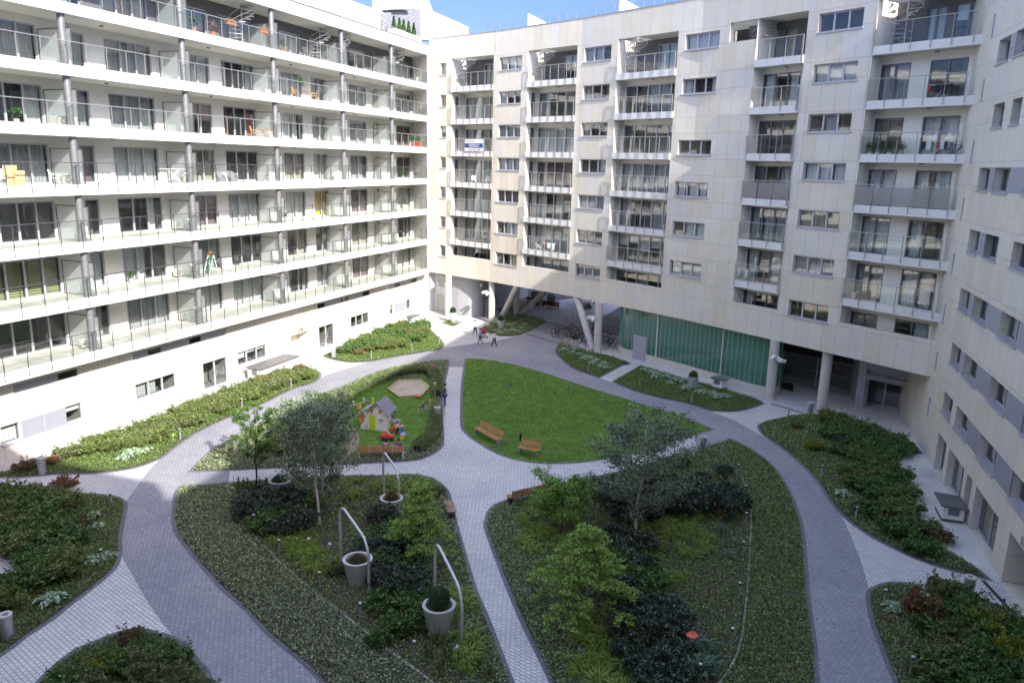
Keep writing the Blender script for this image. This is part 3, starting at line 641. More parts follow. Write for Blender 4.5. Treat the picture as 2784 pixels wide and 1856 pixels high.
for li, (a, b) in enumerate(L):
    zt = TOPL
    D = DEP[li]; cheek = []
    for (u, v) in ((a, b),):
        # left and right cheeks
        p0, p1 = FB(a+.02, -.02), FB(a+.02, -1.95); lin.quad([(p1.x, p1.y, 4.6), (p0.x, p0.y, 4.6), (p0.x, p0.y, zt), (p1.x, p1.y, zt)])
        if li < 4: p0, p1 = FB(b-.02, -.02), FB(b-.02, -1.95); lin.quad([(p0.x, p0.y, 4.6), (p1.x, p1.y, 4.6), (p1.x, p1.y, zt), (p0.x, p0.y, zt)])
    # back walls with glazing
    lv = [4.6]+[z+.3 for z in SB]
    for k, z in enumerate(lv):
        top = SB[k] if k < 6 else TOPL
        D = DEP[li] if k < 6 else 1.95
        if li < 3: W = [(a+.1, b-.1, 5)]
        elif li == 3: W = [(a+.08, b-.75, 3)]
        else: W = [(a+.06, a+1.82, 2), (a+2.9, a+4.92, 2)]
        if k == 6: W = [(a+2.4, b-1.6, 2)] if li < 3 else ([(35.0, 36.8, 2)] if li == 3 else [(a+1.8, a+2.9, 2), (a+3.3, a+4.9, 2)])
        if li < 3 and k < 6:
            c0, c1 = FB(a+.03, -.97), FB(a+.03, -.5); FK = poly_path([(c0.x, c0.y), (c1.x, c1.y)]); FKr = poly_path([(c1.x, c1.y), (c0.x, c0.y)])
            wo = window(bB, FK, .0, FK.len, z+.08, z+2.3, .05, 1, '', room=False); mm = MB(); Frame(FK, 0, FK.len, .02).box(mm, .03, FK.len-.03, -.01, .01, z+.1, z+2.28); mm.build('dark_backing', M['framedark'], wo)  # dark panel behind the glass stands in for an unlit room
        h = [(x, y, z+.08, z+(2.3 if li != 4 else 2.22)) for x, y, _ in W]
        ss = a if not (li == 3 and k == 6) else 33.0
        if k == 6: topw = MB()
        wall(topw if k == 6 else lin, FB, ss, b+(.3 if li == 4 else 0), z-.1, top+.02, h, .1, off=-D)
        if k == 6: topw.build('top_niche_wall', M['darkgrey'], bB)
        for (x, y, n), hh in zip(W, h): window(bB, FB, x, y, hh[2], hh[3], -D-.07, n, fm='frame' if li < 3 else 'framedark')
lin.build('niche_wall', M['cream'], bB)
for li, (a, b) in enumerate(L):
    for k, z in enumerate([4.55]+SB):
        if li == 3 and k == 6: a2 = 35.2
        p = [FB(a+.025, -1.95), FB(b-.025, -1.95), FB(b-.025, .1 if k else -.3), FB(a+.025, .1 if k else -.3)]
        mid = [c for c in FB.cuts if a < c < b]
        fr_ = [FB(a+.03, .1 if k else -.3)]+[FB(c, .1 if k else -.3) for c in mid]+[FB(b-.03, .1 if k else -.3)]
        bk = [FB(a+.03, -1.95)]+[FB(c, -1.95) for c in mid]+[FB(b-.03, -1.95)]
        m = MB(); pol = [(q.x, q.y) for q in fr_]+[(q.x, q.y) for q in reversed(bk)]
        th = .46 if k else .3
        m.prism(pol, z, z+.3)
        if k:
            f2 = [FB(a+.03, .1)]+[FB(c, .1) for c in mid]+[FB(b-.03, .1)]; b2 = [FB(a+.03, -.02)]+[FB(c, -.02) for c in mid]+[FB(b-.03, -.02)]
            m.prism([(q.x, q.y) for q in f2]+[(q.x, q.y) for q in reversed(b2)], z+.3, z+.47)
        o = m.build('balcony', M['white'], bB)
        q = MB(); q.quad([(x, y, z+.306) for x, y in ([(q_.x, q_.y) for q_ in bk]+[(FB(s_, -.06).x, FB(s_, -.06).y) for s_ in reversed([a+.03]+mid+[b-.03])])][::-1]); q.build('balcony_floor', M['slabf'], o)
        if k:
            pts = [FB(a+.03, .14)]+[FB(c, .14) for c in mid]+[FB(b-.06, .14)]
            if li == 4: pts = [FB(a+.03, .14), FB(48.85, .14)]
            g = 'clear'
            if (li, k) in ((4, 3), (4, 3), (3, 3), (4, 3)): g = 'frostbrown'
            
            railing(o, pts, z+.47, z+.1, z+1.64, g, step=.88 if li < 3 else 1.2)
            q = MB(); c = FB((a+b)/2, -.9); q.cyl(c.x, c.y, z-.05, z-.001, .12, 12); q.build('ceiling_light', M['framedark'], o)
    # ceiling over the top balcony, open over the stair at its left end
    m = MB(); A_ = a+(1.9 if li != 3 else -.4)
    p = [FB(A_, -.3), FB(b, -.3), FB(b, -2.6), FB(A_, -2.6)]; m.prism([(q.x, q.y) for q in p], TOPL-.015, TOPL+.3); m.build('balcony_ceiling', M['soffit'], bB)
for a, b, c, d, n, t in WB: window(bB, FB, a, b, c, d, -.18, n, sill=True)
# roof, soffit, back
m = MB(); f = [FB(s_, -2.6) for s_ in [0]+FB.cuts+[SE]]; bk = [FB(s_, -14) for s_ in [0]+FB.cuts+[SE]]
for i in range(len(f)-1):
    q = [(f[i].x, f[i].y), (f[i+1].x, f[i+1].y), (bk[i+1].x, bk[i+1].y), (bk[i].x, bk[i].y)]; m.prism(q, TOPL, 25.2)
m.build('roof', M['concl'], bB)
m = MB(); f = [FB(s_, -.24) for s_ in [0]+FB.cuts+[SE-1.2]]
for i in range(len(f)-1):
    q = [(f[i].x, f[i].y), (f[i+1].x, f[i+1].y), (bk[i+1].x, bk[i+1].y), (bk[i].x, bk[i].y)]; m.prism(q, BOT+.005, BOT+.3)
m.build('soffit', M['soffit'], bB)
m = MB(); wall(m, FB, 0, SE-1.5, BOT, 25.3, [], 0, off=-14); m.build('back_wall', M['cream'], bB)
m = MB(); f = [FB(s_, -.001) for s_ in [0]+FB.cuts+[SE]]; f2 = [FB(s_, -.3) for s_ in [0]+FB.cuts+[SE]]
for i in range(len(f)-1): m.prism([(f[i].x, f[i].y), (f[i+1].x, f[i+1].y), (f2[i+1].x, f2[i+1].y), (f2[i].x, f2[i].y)], TOPL+.301, ROOFB-.002)
m.build('parapet', M['concl'], bB)
# roof railing and little white fins on the roof
m = MB(); pts = [FB(s_, -1.3) for s_ in range(6, 44, 1)]
for h in (26.3, 26.9, 27.5): m.tube([(p.x, p.y, h) for p in pts], .018, 5)
for p in pts: m.box(p.x-.02, p.x+.02, p.y-.02, p.y+.02, 25.2, 27.5)
o = m.build('roof_railing', M['railB'], bB); g = MB()
for a_, b_ in zip(pts[:-1], pts[1:]): g.quad([(a_.x, a_.y, 26), (b_.x, b_.y, 26), (b_.x, b_.y, 27.4), (a_.x, a_.y, 27.4)])
g.build('glass_panel', M['clear'], o)
for s_ in (12.1, 22.2):
    m = MB(); a_, b_ = FB(s_, -.6), FB(s_+.12, -4.5); d = (FB(s_, -4.5)-FB(s_, -.6)).normalized(); n_ = Vector((-d.y, d.x))*.12
    A2 = FB(s_, -4.5); m.v += [(a_.x, a_.y, 25.2), (A2.x, A2.y, 25.2), (A2.x, A2.y, 27.0), (a_.x, a_.y, 27.75)]; m.v += [(x+n_.x, y+n_.y, z) for x, y, z in m.v[:4]]
    m.f += [(0, 1, 2, 3), (7, 6, 5, 4), (0, 4, 5, 1), (1, 5, 6, 2), (2, 6, 7, 3), (3, 7, 4, 0)]; m.uv += [None]*6; m.build('roof_fin', M['white'], bB)
# stair spirals on the top balconies
def spiral(parent, c, z0, z1, r=.75, turns=1.3, start=0):
    m = MB(); m.cyl(c.x, c.y, z0, z1+.9, .05, 8); N = 15
    for i in range(N):
        a = start+turns*2*math.pi*i/N; z = z0+(z1-z0)*(i+1)/N; a2 = a+.42
        m.prism([(c.x+.05*math.cos(a), c.y+.05*math.sin(a)), (c.x+r*math.cos(a), c.y+r*math.sin(a)), (c.x+r*math.cos(a2), c.y+r*math.sin(a2))], z-.04, z)
    for h in (.95, .55, .25):
        m.tube([(c.x+r*math.cos(start+turns*2*math.pi*t/30), c.y+r*math.sin(start+turns*2*math.pi*t/30), z0+(z1-z0)*t/30+h) for t in range(31)], .018, 5)
    o = m.build('spiral_stair', M['railB'], parent); return o
for a in (3.08, 12.8, 22.8, 33.9, 43.5): spiral(bB, FB(a+1.05, -1.0).to_3d(), 21.95, 25.1, start=1)
for y in (20.5, 44.0, 52.8, 55.6, 64.4): spiral(bA, Vector((AXF-1.35, y, 0)), SA[6]+.45, RA0+.6, .8, start=2)
# small round sunshades above the stairs
ROOM[bB.name].build('room_interior', M['room'], bB)
# columns under the block
def pil(parent, a, b, r=.32):
    m = MB(); m.tube([a, b], r, 20); return m.build('support_column', M['conc'], parent, smooth=True)
for (x, y) in ((-33.05, 69.0), (-27.95, 68.05), (-15.5, 61.15), (-1.3, 53.1), (1.95, 51.5)): pil(bB, (x, y-.1*0, 0), (x, y, BOT+.05))
pil(bB, (-27.7, 69.9, 0), (-24.65, 66.3, BOT+.1), .3); pil(bB, (-16.0, 61.6, 0), (-18.15, 63.4, BOT+.1), .3)
pil(bB, (-27.3, 73.2, 0), (-27.3, 73.2, BOT+.1), .3); pil(bB, (-26.9, 73.5, 0), (-22.6, 73.2, BOT+.1), .3); pil(bB, (-14.2, 66.5, 0), (-14.2, 66.5, BOT+.1), .3)
pil(bB, (-8, 67, 0), (-8, 67, BOT+.1), .3)
# rounded grey volume and side entrance by the corner
m = MB(); arc = [(-31.5, 69.75)]+[(-31.2+1.2*math.sin(t), 70.9-1.2*math.cos(t)) for t in [i*math.pi/20 for i in range(0, 11)]]
arc = [(-36, 70.65), (-35.5, 70.9), (-33.4, 70.05), (-32.3, 69.75), (-31.2, 69.65)]+[(-31.2+1.25*math.sin(t), 70.9-1.25*math.cos(t)) for t in [i*math.pi/20 for i in range(1, 11)]]+[(-30.0, 84), (-36, 86)]
m.prism(arc, 0, BOT); m.build('lobby_wall', plain('grey_cladding', (.33, .335, .36), .55, .1, var=.05), bB)
FD = poly_path([(-35.55, 70.8), (-33.45, 69.98)])
o = window(bB, FD, .45, 1.75, .05, 1.9, .02, 1, '', room=False); o.name = 'entrance_door'; m = MB(); fr = Frame(FD, .4, 1.8, .03); fr.box(m, 0, 1.4, -.02, .02, 1.95, 2.75); m.build('door_panel', M['greypanel'], o)
window(bB, FD, .5, 1.7, 2.85, 3.85, .02, 1, '', room=False)
# far side shade wall closing the passage on the right, entrance III
m = MB(); m.prism([(3.9, 56.0), (4.05, 54.25), (4.5, 53.95), (4.75, 54.1), (4.75, 60), (3.9, 60)], 0, 3.0); m.build('entrance_pier', M['greypanel'], bB)
m = MB(); m.prism([(4.5, 53.9), (6.9, 52.75), (7.0, 53.2), (4.6, 54.3)], 1.96, 2.3); m.prism([(4.5, 53.9), (6.9, 52.75), (7.0, 53.2), (4.6, 54.3)], 2.62, 3.0); m.prism([(4.7, 54.1), (6.9, 53.0), (6.95, 53.1), (4.75, 54.2)], 2.3, 2.62); m.build('entrance_lintel', M['greypanel'], bB)
fr = Frame(poly_path([(4.5, 53.9), (6.9, 52.75)]), 0, 2.66, .03); lettering('III', .52, M['concl'], bB, fr.P(1.1, .02, 2.14), fr.X, name='entrance_numeral')
FE = poly_path([(4.75, 54.9), (6.85, 53.9)]); o = window(bB, FE, 0, 2.3, .05, 1.96, 0, 2, '', fm='railB', room=False); o.name = 'entrance_door'
m = MB(); m.prism([(4.75, 56), (6.9, 55.1), (6.9, 60), (4.75, 60)], 0, 3.0); m.build('lobby_wall', M['room'], bB)
m = MB(); m.prism([(-1.2, 60.8), (4.7, 57.6), (4.7, 58.2), (-1.2, 61.4)], 0, BOT); m.build('passage_shade_wall', plain('passage_shade', (.07, .068, .065), .8, var=.3, scale=1), bB)  # added dark wall, its colour stands in for the gloom behind the fence
# cameras on columns
def cctv(x, y, z, a, label, n=2):
    t = thing('security_camera', label, 'camera', (x, y, z), a); m = MB(); m.box(-.05, .3, -.03, .03, -.03, .03); m.build('bracket', M['white_paint'], t, world=False)
    for i in range(n):
        ang = (i-(n-1)/2)*1.0; R = Matrix.Rotation(ang, 3, 'Z') @ Matrix.Rotation(.25, 3, 'Y'); m = MB(); c = R @ Vector((.45, 0, 0)); m.obox((c.x, c.y, .03-.1*i), (.5, .17, .17), R); m.obox((c.x+.03, c.y, .13-.1*i), (.58, .2, .02), R); m.build('camera_body', M['white_paint'], t, world=False)
    return t
cctv(-28.15, 67.75, 3.0, -2.0, 'pair of white security cameras on the round column by the passage gate', 2)
cctv(-30.0, 70.2, 3.3, -1.2, 'white security camera on the rounded grey wall', 1)
cctv(-15.7, 60.85, 2.9, -2.2, 'pair of white security cameras on the column behind the bicycles', 2)
cctv(-1.2, 52.8, 3.0, -.9, 'cluster of three white security cameras on the column beside the green glass', 3)
# ---------------------------------------------------------------- green glass pavilion under the block
pv = thing('glass_pavilion', 'ground floor room of green profiled glass with curved ends under the stone block', 'pavilion', (-8, 57.5, 0))
M['green'] = glassmat('green_profiled_glass', (.40, .62, .54), .10, .12, .6, (.20, .42, .35)); M['greenrib'] = plain('pale_green_glass_edge', (.28, .48, .41), .3)
out = [(-13.3, 66), (-13.95, 62.6), (-13.85, 61.7), (-13.4, 60.95), (-12.85, 60.5), (-12.2, 60.2)]+[tuple(FB(s_, -.35)) for s_ in (27.2, 28.5, 30, 32, 34, 36, 37)]+[(-1.5, 53.85), (-1.05, 54.05), (-.78, 54.5), (-.75, 55.2), (-1.2, 60), (-4, 66)]
FP = poly_path(out)
m = MB(); m.prism(out, 0, .6); m.build('plinth', M['conc'], pv)
m = MB(); s_ = 3.0; rb = MB(); i = 0; tot = FP.len
door_s = None
while s_ < tot-6.5:
    a_, b_ = FP(s_, -.04), FP(s_+.42, -.04)
    m.quad([(a_.x, a_.y, .6), (b_.x, b_.y, .6), (b_.x, b_.y, BOT+.003), (a_.x, a_.y, BOT+.003)]); rb.bar((a_.x, a_.y, .6), (a_.x, a_.y, BOT), .045, .03); s_ += .42
for sp_ in (9.0, 15.2):
    a_ = FP(sp_, .0); q = MB(); q.bar((a_.x, a_.y, .6), (a_.x, a_.y, BOT), .12, .1); q.build('post', M['concl'], pv)
m.build('glass_wall', M['green'], pv); rb.build('glass_rib', M['greenrib'], pv)
m = MB(); m.prism([(p[0]*.93-.5, p[1]+1.9) for p in out[2:-2]], .6, BOT-.3); m.build('inner_lining', plain('teal_lining', (.32, .52, .42), .9, var=.75, scale=.22), pv)
fr = Frame(poly_path([(-12.25, 60.27), (-10.95, 59.55)]), 0, 1.45, .12); m = MB(); fr.box(m, 0, 1.4, -.5, .0, 0, 1.98); fr.box(m, .08, 1.32, 0, .03, .05, 1.9); o = m.build('steel_door', M['greypanel'], pv); m = MB(); fr.box(m, 1.15, 1.25, .03, .08, .95, .99); m.build('handle', M['steel'], o)
# ---------------------------------------------------------------- right building
bC = thing('apartment_building', 'stone clad block filling the right side, rows of recessed windows above the terrace', 'building', (FC(20).x, FC(20).y, 0)); ROOM[bC.name] = MB()
holes = []; WC = []; PN = []
for t in (3.15, 5.75, 8.55, 11.45, 14.4, 17.27, 20.2, 23.1):
    segs = [(43.8, 42.0, 1), (41.2, 38.9, 2), (36.95, 34.6, 2), (32.5, 30.2, 2), (28.2, 25.9, 2), (23.9, 21.6, 2), (15, 12.6, 2)]
    pans = [(42.0, 41.2), (38.9, 36.95), (34.6, 32.5), (30.2, 28.2), (25.9, 23.9)]
    if t == 17.27: segs = segs[2:]; segs = [(42.95, 41.3, 1), (40.2, 38.9, 1), (36.9, 34.6, 2)]+segs[1:]; pans = pans[2:]
    if t == 11.45: pans = [(42.0, 41.0)]+pans[2:]
    if t == 3.15: pans = pans[1:]
    for a, b, n in segs: WC.append((cs(a), cs(b), t, t+1.08, n)); holes.append((cs(a), cs(b), t, t+1.08, .4))
    for a, b in pans: PN.append((cs(a), cs(b), t, t+1.08)); holes.append((cs(a), cs(b), t, t+1.08, .06))
GC = [(43.65, 41.9, 1), (41.3, 38.4, 2), (37.9, 37.0, 1), (36.4, 33.1, 2)]
for a, b, n in GC: holes.append((cs(a), cs(b), .02, 2.0, .5)); WC.append((cs(a), cs(b), .04, 2.0, n))
holes.append((cs(31.7), cs(29.0), .012, 2.1, 1.2))
m = MB(); wall(m, FC, 0, 66, 0, 26.5, holes, .4); m.build('stone_wall', M['stoneB'], bC)
for a, b, z0, z1, n in WC: window(bC, FC, a, b, z0, z1, -.34, n, sill=z0 > 1, room=True)
for a, b, z0, z1 in PN: m = MB(); Frame(FC, a, b, 0).box(m, 0, b-a, -.05, .0, z0, z1); m.build('facade_panel', M['greypanel'], bC)
m = MB(); fr = Frame(FC, cs(31.7), cs(29.0), -1.2); fr.box(m, 0, 2.7, -.1, 0, 0, 2.1); m.build('entrance_door', M['frame'], bC)
m = MB(); p = [FC(-6, -.3), FC(66, -.3), FC(66, -14), FC(-6, -14)]; m.prism([(q.x, q.y) for q in p], 25.6, 26.48); m.build('roof', M['concl'], bC)
m = MB(); p = [FC(0, -3), FC(66, -3), FC(66, -14), FC(0, -14)]; m.prism([(q.x, q.y) for q in p], 0, 25.6); m.build('core_wall', M['concl'], bC)
m = MB(); p = [FC(0, 0), FC(66, 0), FC(66, -.35), FC(0, -.35)]; m.prism([(q.x, q.y) for q in p], 26.502, 26.57); m.build('roof_coping', M['railB'], bC)
m = MB()
for y, z in ((45.44, 18.63), (45.8, 12.85), (46.05, 10.0), (46.3, 7.26), (46.4, 4.65), (46.5, 2.02), (45.6, 15.7), (45.3, 21.6)): m = MB(); fr = Frame(FC, cs(y), cs(y)+.1, 0); fr.box(m, 0, .1, 0, .06, z, z+1.1); m.build('overflow_pipe', M['frame'], bC)
fr = Frame(FC, cs(30.9), cs(29.6), 0); lettering('IV', .5, M['frame'], bC, fr.P(.65, .03, 2.2), fr.X, name='entrance_numeral')
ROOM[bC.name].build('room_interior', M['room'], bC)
# ---------------------------------------------------------------- block behind the camera (closes the yard, shades its near end)
bD = thing('apartment_building', 'plain stone block closing the near end of the courtyard behind the viewpoint', 'building', (-14, -1.4, 0)); ROOM[bD.name] = MB()
FDD = poly_path([(10, -1.2), (-40, -1.2)])
holes = [(4+i*4.0, 6.6+i*4.0, z, z+1.3, .25) for i in range(11) for z in [1.2+2.9*k for k in range(9)] if not (abs(10-(5.3+i*4.0)) < 2.2 and abs(z-15) < 2.4)]
m = MB(); wall(m, FDD, 0, 50, 0, 27.5, holes, .25); m.build('stone_wall', M['stoneB'], bD)
m = MB()
for h in holes: Frame(FDD, h[0], h[1], -.2).box(m, 0, 2.6, -.05, 0, h[2], h[3])
m.build('window', plain('dark_window', (.06, .07, .08), .08), bD)
m = MB(); m.box(-40, 10, -14, -1.6, 0, 27.5); m.build('core_wall', M['concl'], bD)
# ---------------------------------------------------------------- street side beyond the passage
far = thing('street_building', 'grey building across the street, seen dimly through the passage', 'building', (-20, 112, 0))
FF = poly_path([(-80, 112), (60, 112)]); holes = [(2+i*4.2, 4.6+i*4.2, z, z+1.7, .2) for i in range(32) for z in (1.2, 4.6, 8)]
m = MB(); wall(m, FF, 0, 140, 0, 12, holes, .2); m.build('wall', M['concl'], far); m = MB()
for h in holes: Frame(FF, h[0], h[1], -.2).box(m, 0, 2.6, -.05, 0, h[2], h[3])
m.build('window', MATS['dark_window'], far)
sheet('road', [V2(-90, 90), V2(80, 90), V2(80, 108), V2(-90, 108)], -.02, M['asphalt'])
# ================================================================ street furniture
M['shrub_ball'] = leafmat('clipped_box_leaves', [(.015, .05, .01), (.035, .10, .018), (.06, .15, .03)], .15, 3)
M['shrub_brown'] = leafmat('autumn_ball_leaves', [(.10, .06, .012), (.17, .10, .02), (.12, .13, .02)], .15, 3)
def leafcloud(name, P, size, mat, parent=None, up=.5, aspect=.55, loc=None, stuff=False, dirs=None, local=False):
    """many small leaf faces: P (n,3) bases, each leaf a folded diamond of its own direction"""
    n = len(P); rng = RNG; P = np.asarray(P, float)
    d = rng.normal(size=(n, 3)) if dirs is None else np.asarray(dirs)+rng.normal(size=(n, 3))*.35
    d[:, 2] = np.abs(d[:, 2])*up+rng.normal(size=n)*.25 if dirs is None else d[:, 2]
    d /= np.linalg.norm(d, axis=1)[:, None]+1e-9
    r = rng.normal(size=(n, 3)); s = np.cross(d, r); s /= np.linalg.norm(s, axis=1)[:, None]+1e-9
    L = (np.asarray(size)*rng.uniform(.65, 1.35, n))[:, None]; W = L*aspect*.5
    v = np.stack([P, P+d*L*.45+s*W, P+d*L, P+d*L*.45-s*W], 1).reshape(-1, 3)
    off = np.array(org(parent)) if parent is not None and not local else np.zeros(3)
    if loc is not None: off = np.array(loc)
    me = bpy.data.meshes.new(name); v = v-off
    me.vertices.add(4*n); me.vertices.foreach_set('co', v.ravel()); me.loops.add(4*n); me.loops.foreach_set('vertex_index', np.arange(4*n, dtype=np.int32))
    me.polygons.add(n); me.polygons.foreach_set('loop_start', np.arange(0, 4*n, 4, dtype=np.int32)); me.polygons.foreach_set('loop_total', np.full(n, 4, dtype=np.int32))
    me.update(calc_edges=True); me.materials.append(mat); o = bpy.data.objects.new(name, me); COL.objects.link(o)
    if parent is not None: o.parent = parent
    if loc is not None: o.location = loc
    if stuff: o['kind'] = 'stuff'
    return o
def sphere_pts(n, c, r, jit=.12, hemi=False):
    d = RNG.normal(size=(n, 3)); d /= np.linalg.norm(d, axis=1)[:, None]
    if hemi: d[:, 2] = np.abs(d[:, 2])
    rr = r*(1-np.abs(RNG.normal(size=n))*jit); return np.array(c)+d*np.array(rr)[:, None], d
# bollards
def bollard():
    t = thing('bollard_light', '', 'bollard'); m = MB(); m.cyl(0, 0, 0, .54, .048, 12); m.build('post', M['railB'], t, world=False, smooth=True)
    m = MB(); m.cyl(0, 0, .54, .62, .045, 12); m.build('lens', M['black'], t, world=False)
    m = MB(); m.cyl(0, 0, .62, .66, .056, 12); m.build('cap', M['concl'], t, world=False); return t
BL = [(256, 1165, 'at the rounded tip of the left bed facing the ring path'), (235, 1298, 'between two variegated hostas in the left bed'), (372, 1494, 'at the top of the lower left corner bed'), (414.6, 1011, 'in the long shrub bed, nearest its pale hostas'), (556, 939, 'second along the sunny edge of the long shrub bed'), (669, 892.5, 'on the sunny lawn edge in front of the ventilation kiosk'), (852.8, 825.8, 'in the far left shrub bed near its steel bin'), (946, 809, 'midway along the far left shrub bed'), (1009, 789.4, 'at the path tip of the far left shrub bed'), (982.3, 762, 'at the back of the far left bed beside white terrace'), (961, 852.7, 'behind the playground hedge, beside the red hydrant'),
      (1120, 850, 'at the top of the lawn, leftmost of the lawn row'), (1185, 864.5, 'second from the left in the lawn row'), (1243.2, 884, 'third from the left in the lawn row'), (1311, 906.6, 'fourth from the left in the lawn row'), (1383.3, 931, 'fifth from the left in the lawn row'), (1462.3, 956.4, 'last of the lawn row, just above the big birch crown'),
      (1292.8, 817.7, 'in the hosta bed beside the bicycle parking'), (1351, 853.6, 'in the hosta bed left of the path to the steel door'), (1468.8, 890.6, 'before the green glass, left of the brown topped planter'), (1588, 928, 'before the green glass, below the brown topped planter'),
      (1809.6, 965, 'at the top edge of the right shrub bed, nearest the bin'), (1775.9, 1008.5, 'at the left tip of the right shrub bed'), (1886.6, 1096, 'halfway down the edge of the right shrub bed'), (1965, 1195.4, 'lowest on the edge of the right shrub bed'), (2029.6, 1391.4, 'at the rounded corner of the lower right bed'), (2091, 1550.5, 'in the lower right bed at the bottom of the picture'), (2300.4, 1411, 'in the lower right bed beside the black drain'),
      (1657.4, 1050, 'beside the top end of the curved edging strip, near the bin'), (1693.8, 1093.9, 'on the curved edging strip right of the round dark bush'), (1711.3, 1144.6, 'on the curved edging strip beside the dark spruces'), (1711.3, 1209.2, 'on the curved edging strip right of the bare mulch'), (1705.3, 1278.4, 'on the curved edging strip by the strap leaved clump'), (1696, 1375.3, 'on the curved edging strip, third from the bottom'), (1679, 1483.6, 'on the curved edging strip, right of the orange capped hydrant'), (1605, 1568, 'at the bottom of the right bed among blue green irises'),
      (535.3, 1151, 'at the top of the left edging strip near the upright spikes'), (584.4, 1215, 'left of the dark evergreen mass in the centre left bed'), (642.2, 1274.7, 'third down the left edging strip among strap leaves'), (734.8, 1351.6, 'left of the middle steel tub'), (827.6, 1425, 'below the middle steel tub on the edging strip'), (951.3, 1515, 'lowest on the left edging strip, below the ball shrub tub')]
b0 = None
for i, (x, y, lab) in enumerate(BL):
    p = G(x, y)
    p.z = .02
    if b0 is None: b0 = bollard(); b0.location = p; o = b0; o['group'] = 'low bollard lights'
    else: o = dup(b0, p)
    o['label'] = 'low steel bollard light '+lab
p = G(1195.6, 1012.5); t = thing('bollard_light', 'short black post standing behind the two seat bench on the lawn', 'bollard', (p.x, p.y, .02)); m = MB(); m.cyl(0, 0, 0, .38, .07, 12); m.build('post', M['black'], t, world=False); m = MB(); m.cyl(0, 0, .38, .43, .08, 12); m.build('cap', M['black'], t, world=False)
# bins
def bin_():
    t = thing('litter_bin', '', 'bin'); m = MB(); m.lathe([(.0, .03), (.19, .03), (.19, .82)], n=24); m.build('body', M['binsteel'], t, world=False, smooth=True)
    m = MB(); m.lathe([(.2, .78), (.205, .85), (.1, .85), (.095, .7)], n=24); m.build('rim', M['concl'], t, world=False); m = MB(); m.cyl(0, 0, .5, .74, .11, 16); m.cyl(0, 0, 0, .03, .12, 12); m.build('liner', M['black'], t, world=False); return t
BN = [(98, 1088, 'at the left end of the long sunny shrub bed'), (19, 1465, 'at the left frame edge beside the paved fork'), (766.8, 821.6, 'by the glass door next to entrance VIII'), (969, 749.5, 'behind the far left bed beside the small kiosk'), (1004.5, 966, 'at the playground hedge beside the standing man'), (1613, 1036, 'where white path meets ring path near the big birch'), (1858.9, 953, 'behind the right shrub bed near the round column'), (2221, 1372, 'half hidden behind the lower right shrubs on pale paving')]
n0 = None
for x, y, lab in BN:
    p = G(x, y); p.z = .01
    if n0 is None: n0 = bin_(); n0.location = p; o = n0; o['group'] = 'steel litter bins'
    else: o = dup(n0, p)
    o['label'] = 'round brushed steel litter bin '+lab
# conical steel planters
def tub(name, label, p, h, rt, rb, wid, plant, pl_r=None, group=None, pot=None):
    t = thing('planter', label, 'planter', (p.x, p.y, .02), group=group)
    m = MB(); m.lathe([(0, .0), (rb, .0), (rt, h)], n=32); m.build('tub', M[pot or 'steel'], t, world=False, smooth=True)
    m = MB(); m.lathe([(rt, h-.02), (rt+.01, h+.015), (rt-wid, h+.015), (rt-wid-.02, h-.12)], n=32); m.build('rim', M['concl'] if wid > .05 else M['steel'], t, world=False, smooth=True)
    m = MB(); m.cyl(0, 0, h-.16, h-.1, rt-wid-.01, 24); m.build('soil', M['soil'], t, world=False)
    if plant:
        mt, r, cz = plant; P, d = sphere_pts(1400, (p.x, p.y, .02+h+cz), r, .06); leafcloud('clipped_shrub', P, .05, mt, t, dirs=d*.6)
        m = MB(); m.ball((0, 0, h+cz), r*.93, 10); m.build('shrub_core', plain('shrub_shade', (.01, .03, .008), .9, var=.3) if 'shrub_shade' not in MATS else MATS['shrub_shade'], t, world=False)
    return t
gpl = 'conical steel planters along the buildings'
tub('a', 'steel planter with green ball shrub in the sunny corner beside the grey lobby', G(1039.7, 741), 1.0, .38, .22, .03, (M['shrub_ball'], .3, .2), group=gpl)
tub('b', 'steel planter with green ball shrub in front of the slanted column', G(1150.3, 756), .85, .36, .22, .03, (M['shrub_ball'], .3, .15), group=gpl)
tub('c', 'steel planter with brown ball shrub between two pink bicycles', G(1320.2, 800.4), .82, .40, .27, .03, (M['shrub_brown'], .3, .08), group=gpl)
tub('d', 'steel planter with brown ball shrub in front of the green glass', G(1590.5, 891), .85, .40, .25, .03, (M['shrub_brown'], .28, .1), group=gpl)
g2 = 'large steel tubs with pale rims in the centre left bed'
tub('e', 'large pale rimmed steel tub with low brown plant under the farthest arch', G(899.5, 1182.8), .80, .50, .33, .1, (M['shrub_brown'], .26, .0), group=g2)
tub('f', 'large pale rimmed steel tub with low dark brown plants under the middle arch', G(822.6, 1336.5), .92, .54, .34, .1, (M['shrub_brown'], .33, -.16), group=g2)
tub('g', 'large pale rimmed steel tub holding a dark clipped ball, nearest the camera', G(1008, 1451.8), 1.0, .54, .34, .1, (M['shrub_ball'], .36, .25), group=g2)
tub('h', 'large pale rimmed tub half hidden under the left birch beside the path', G(644, 1128), .55, .52, .4, .1, (leafmat('tub_green_leaves', [(.03, .09, .02), (.06, .15, .03)], .2), .36, -.1), group=g2)
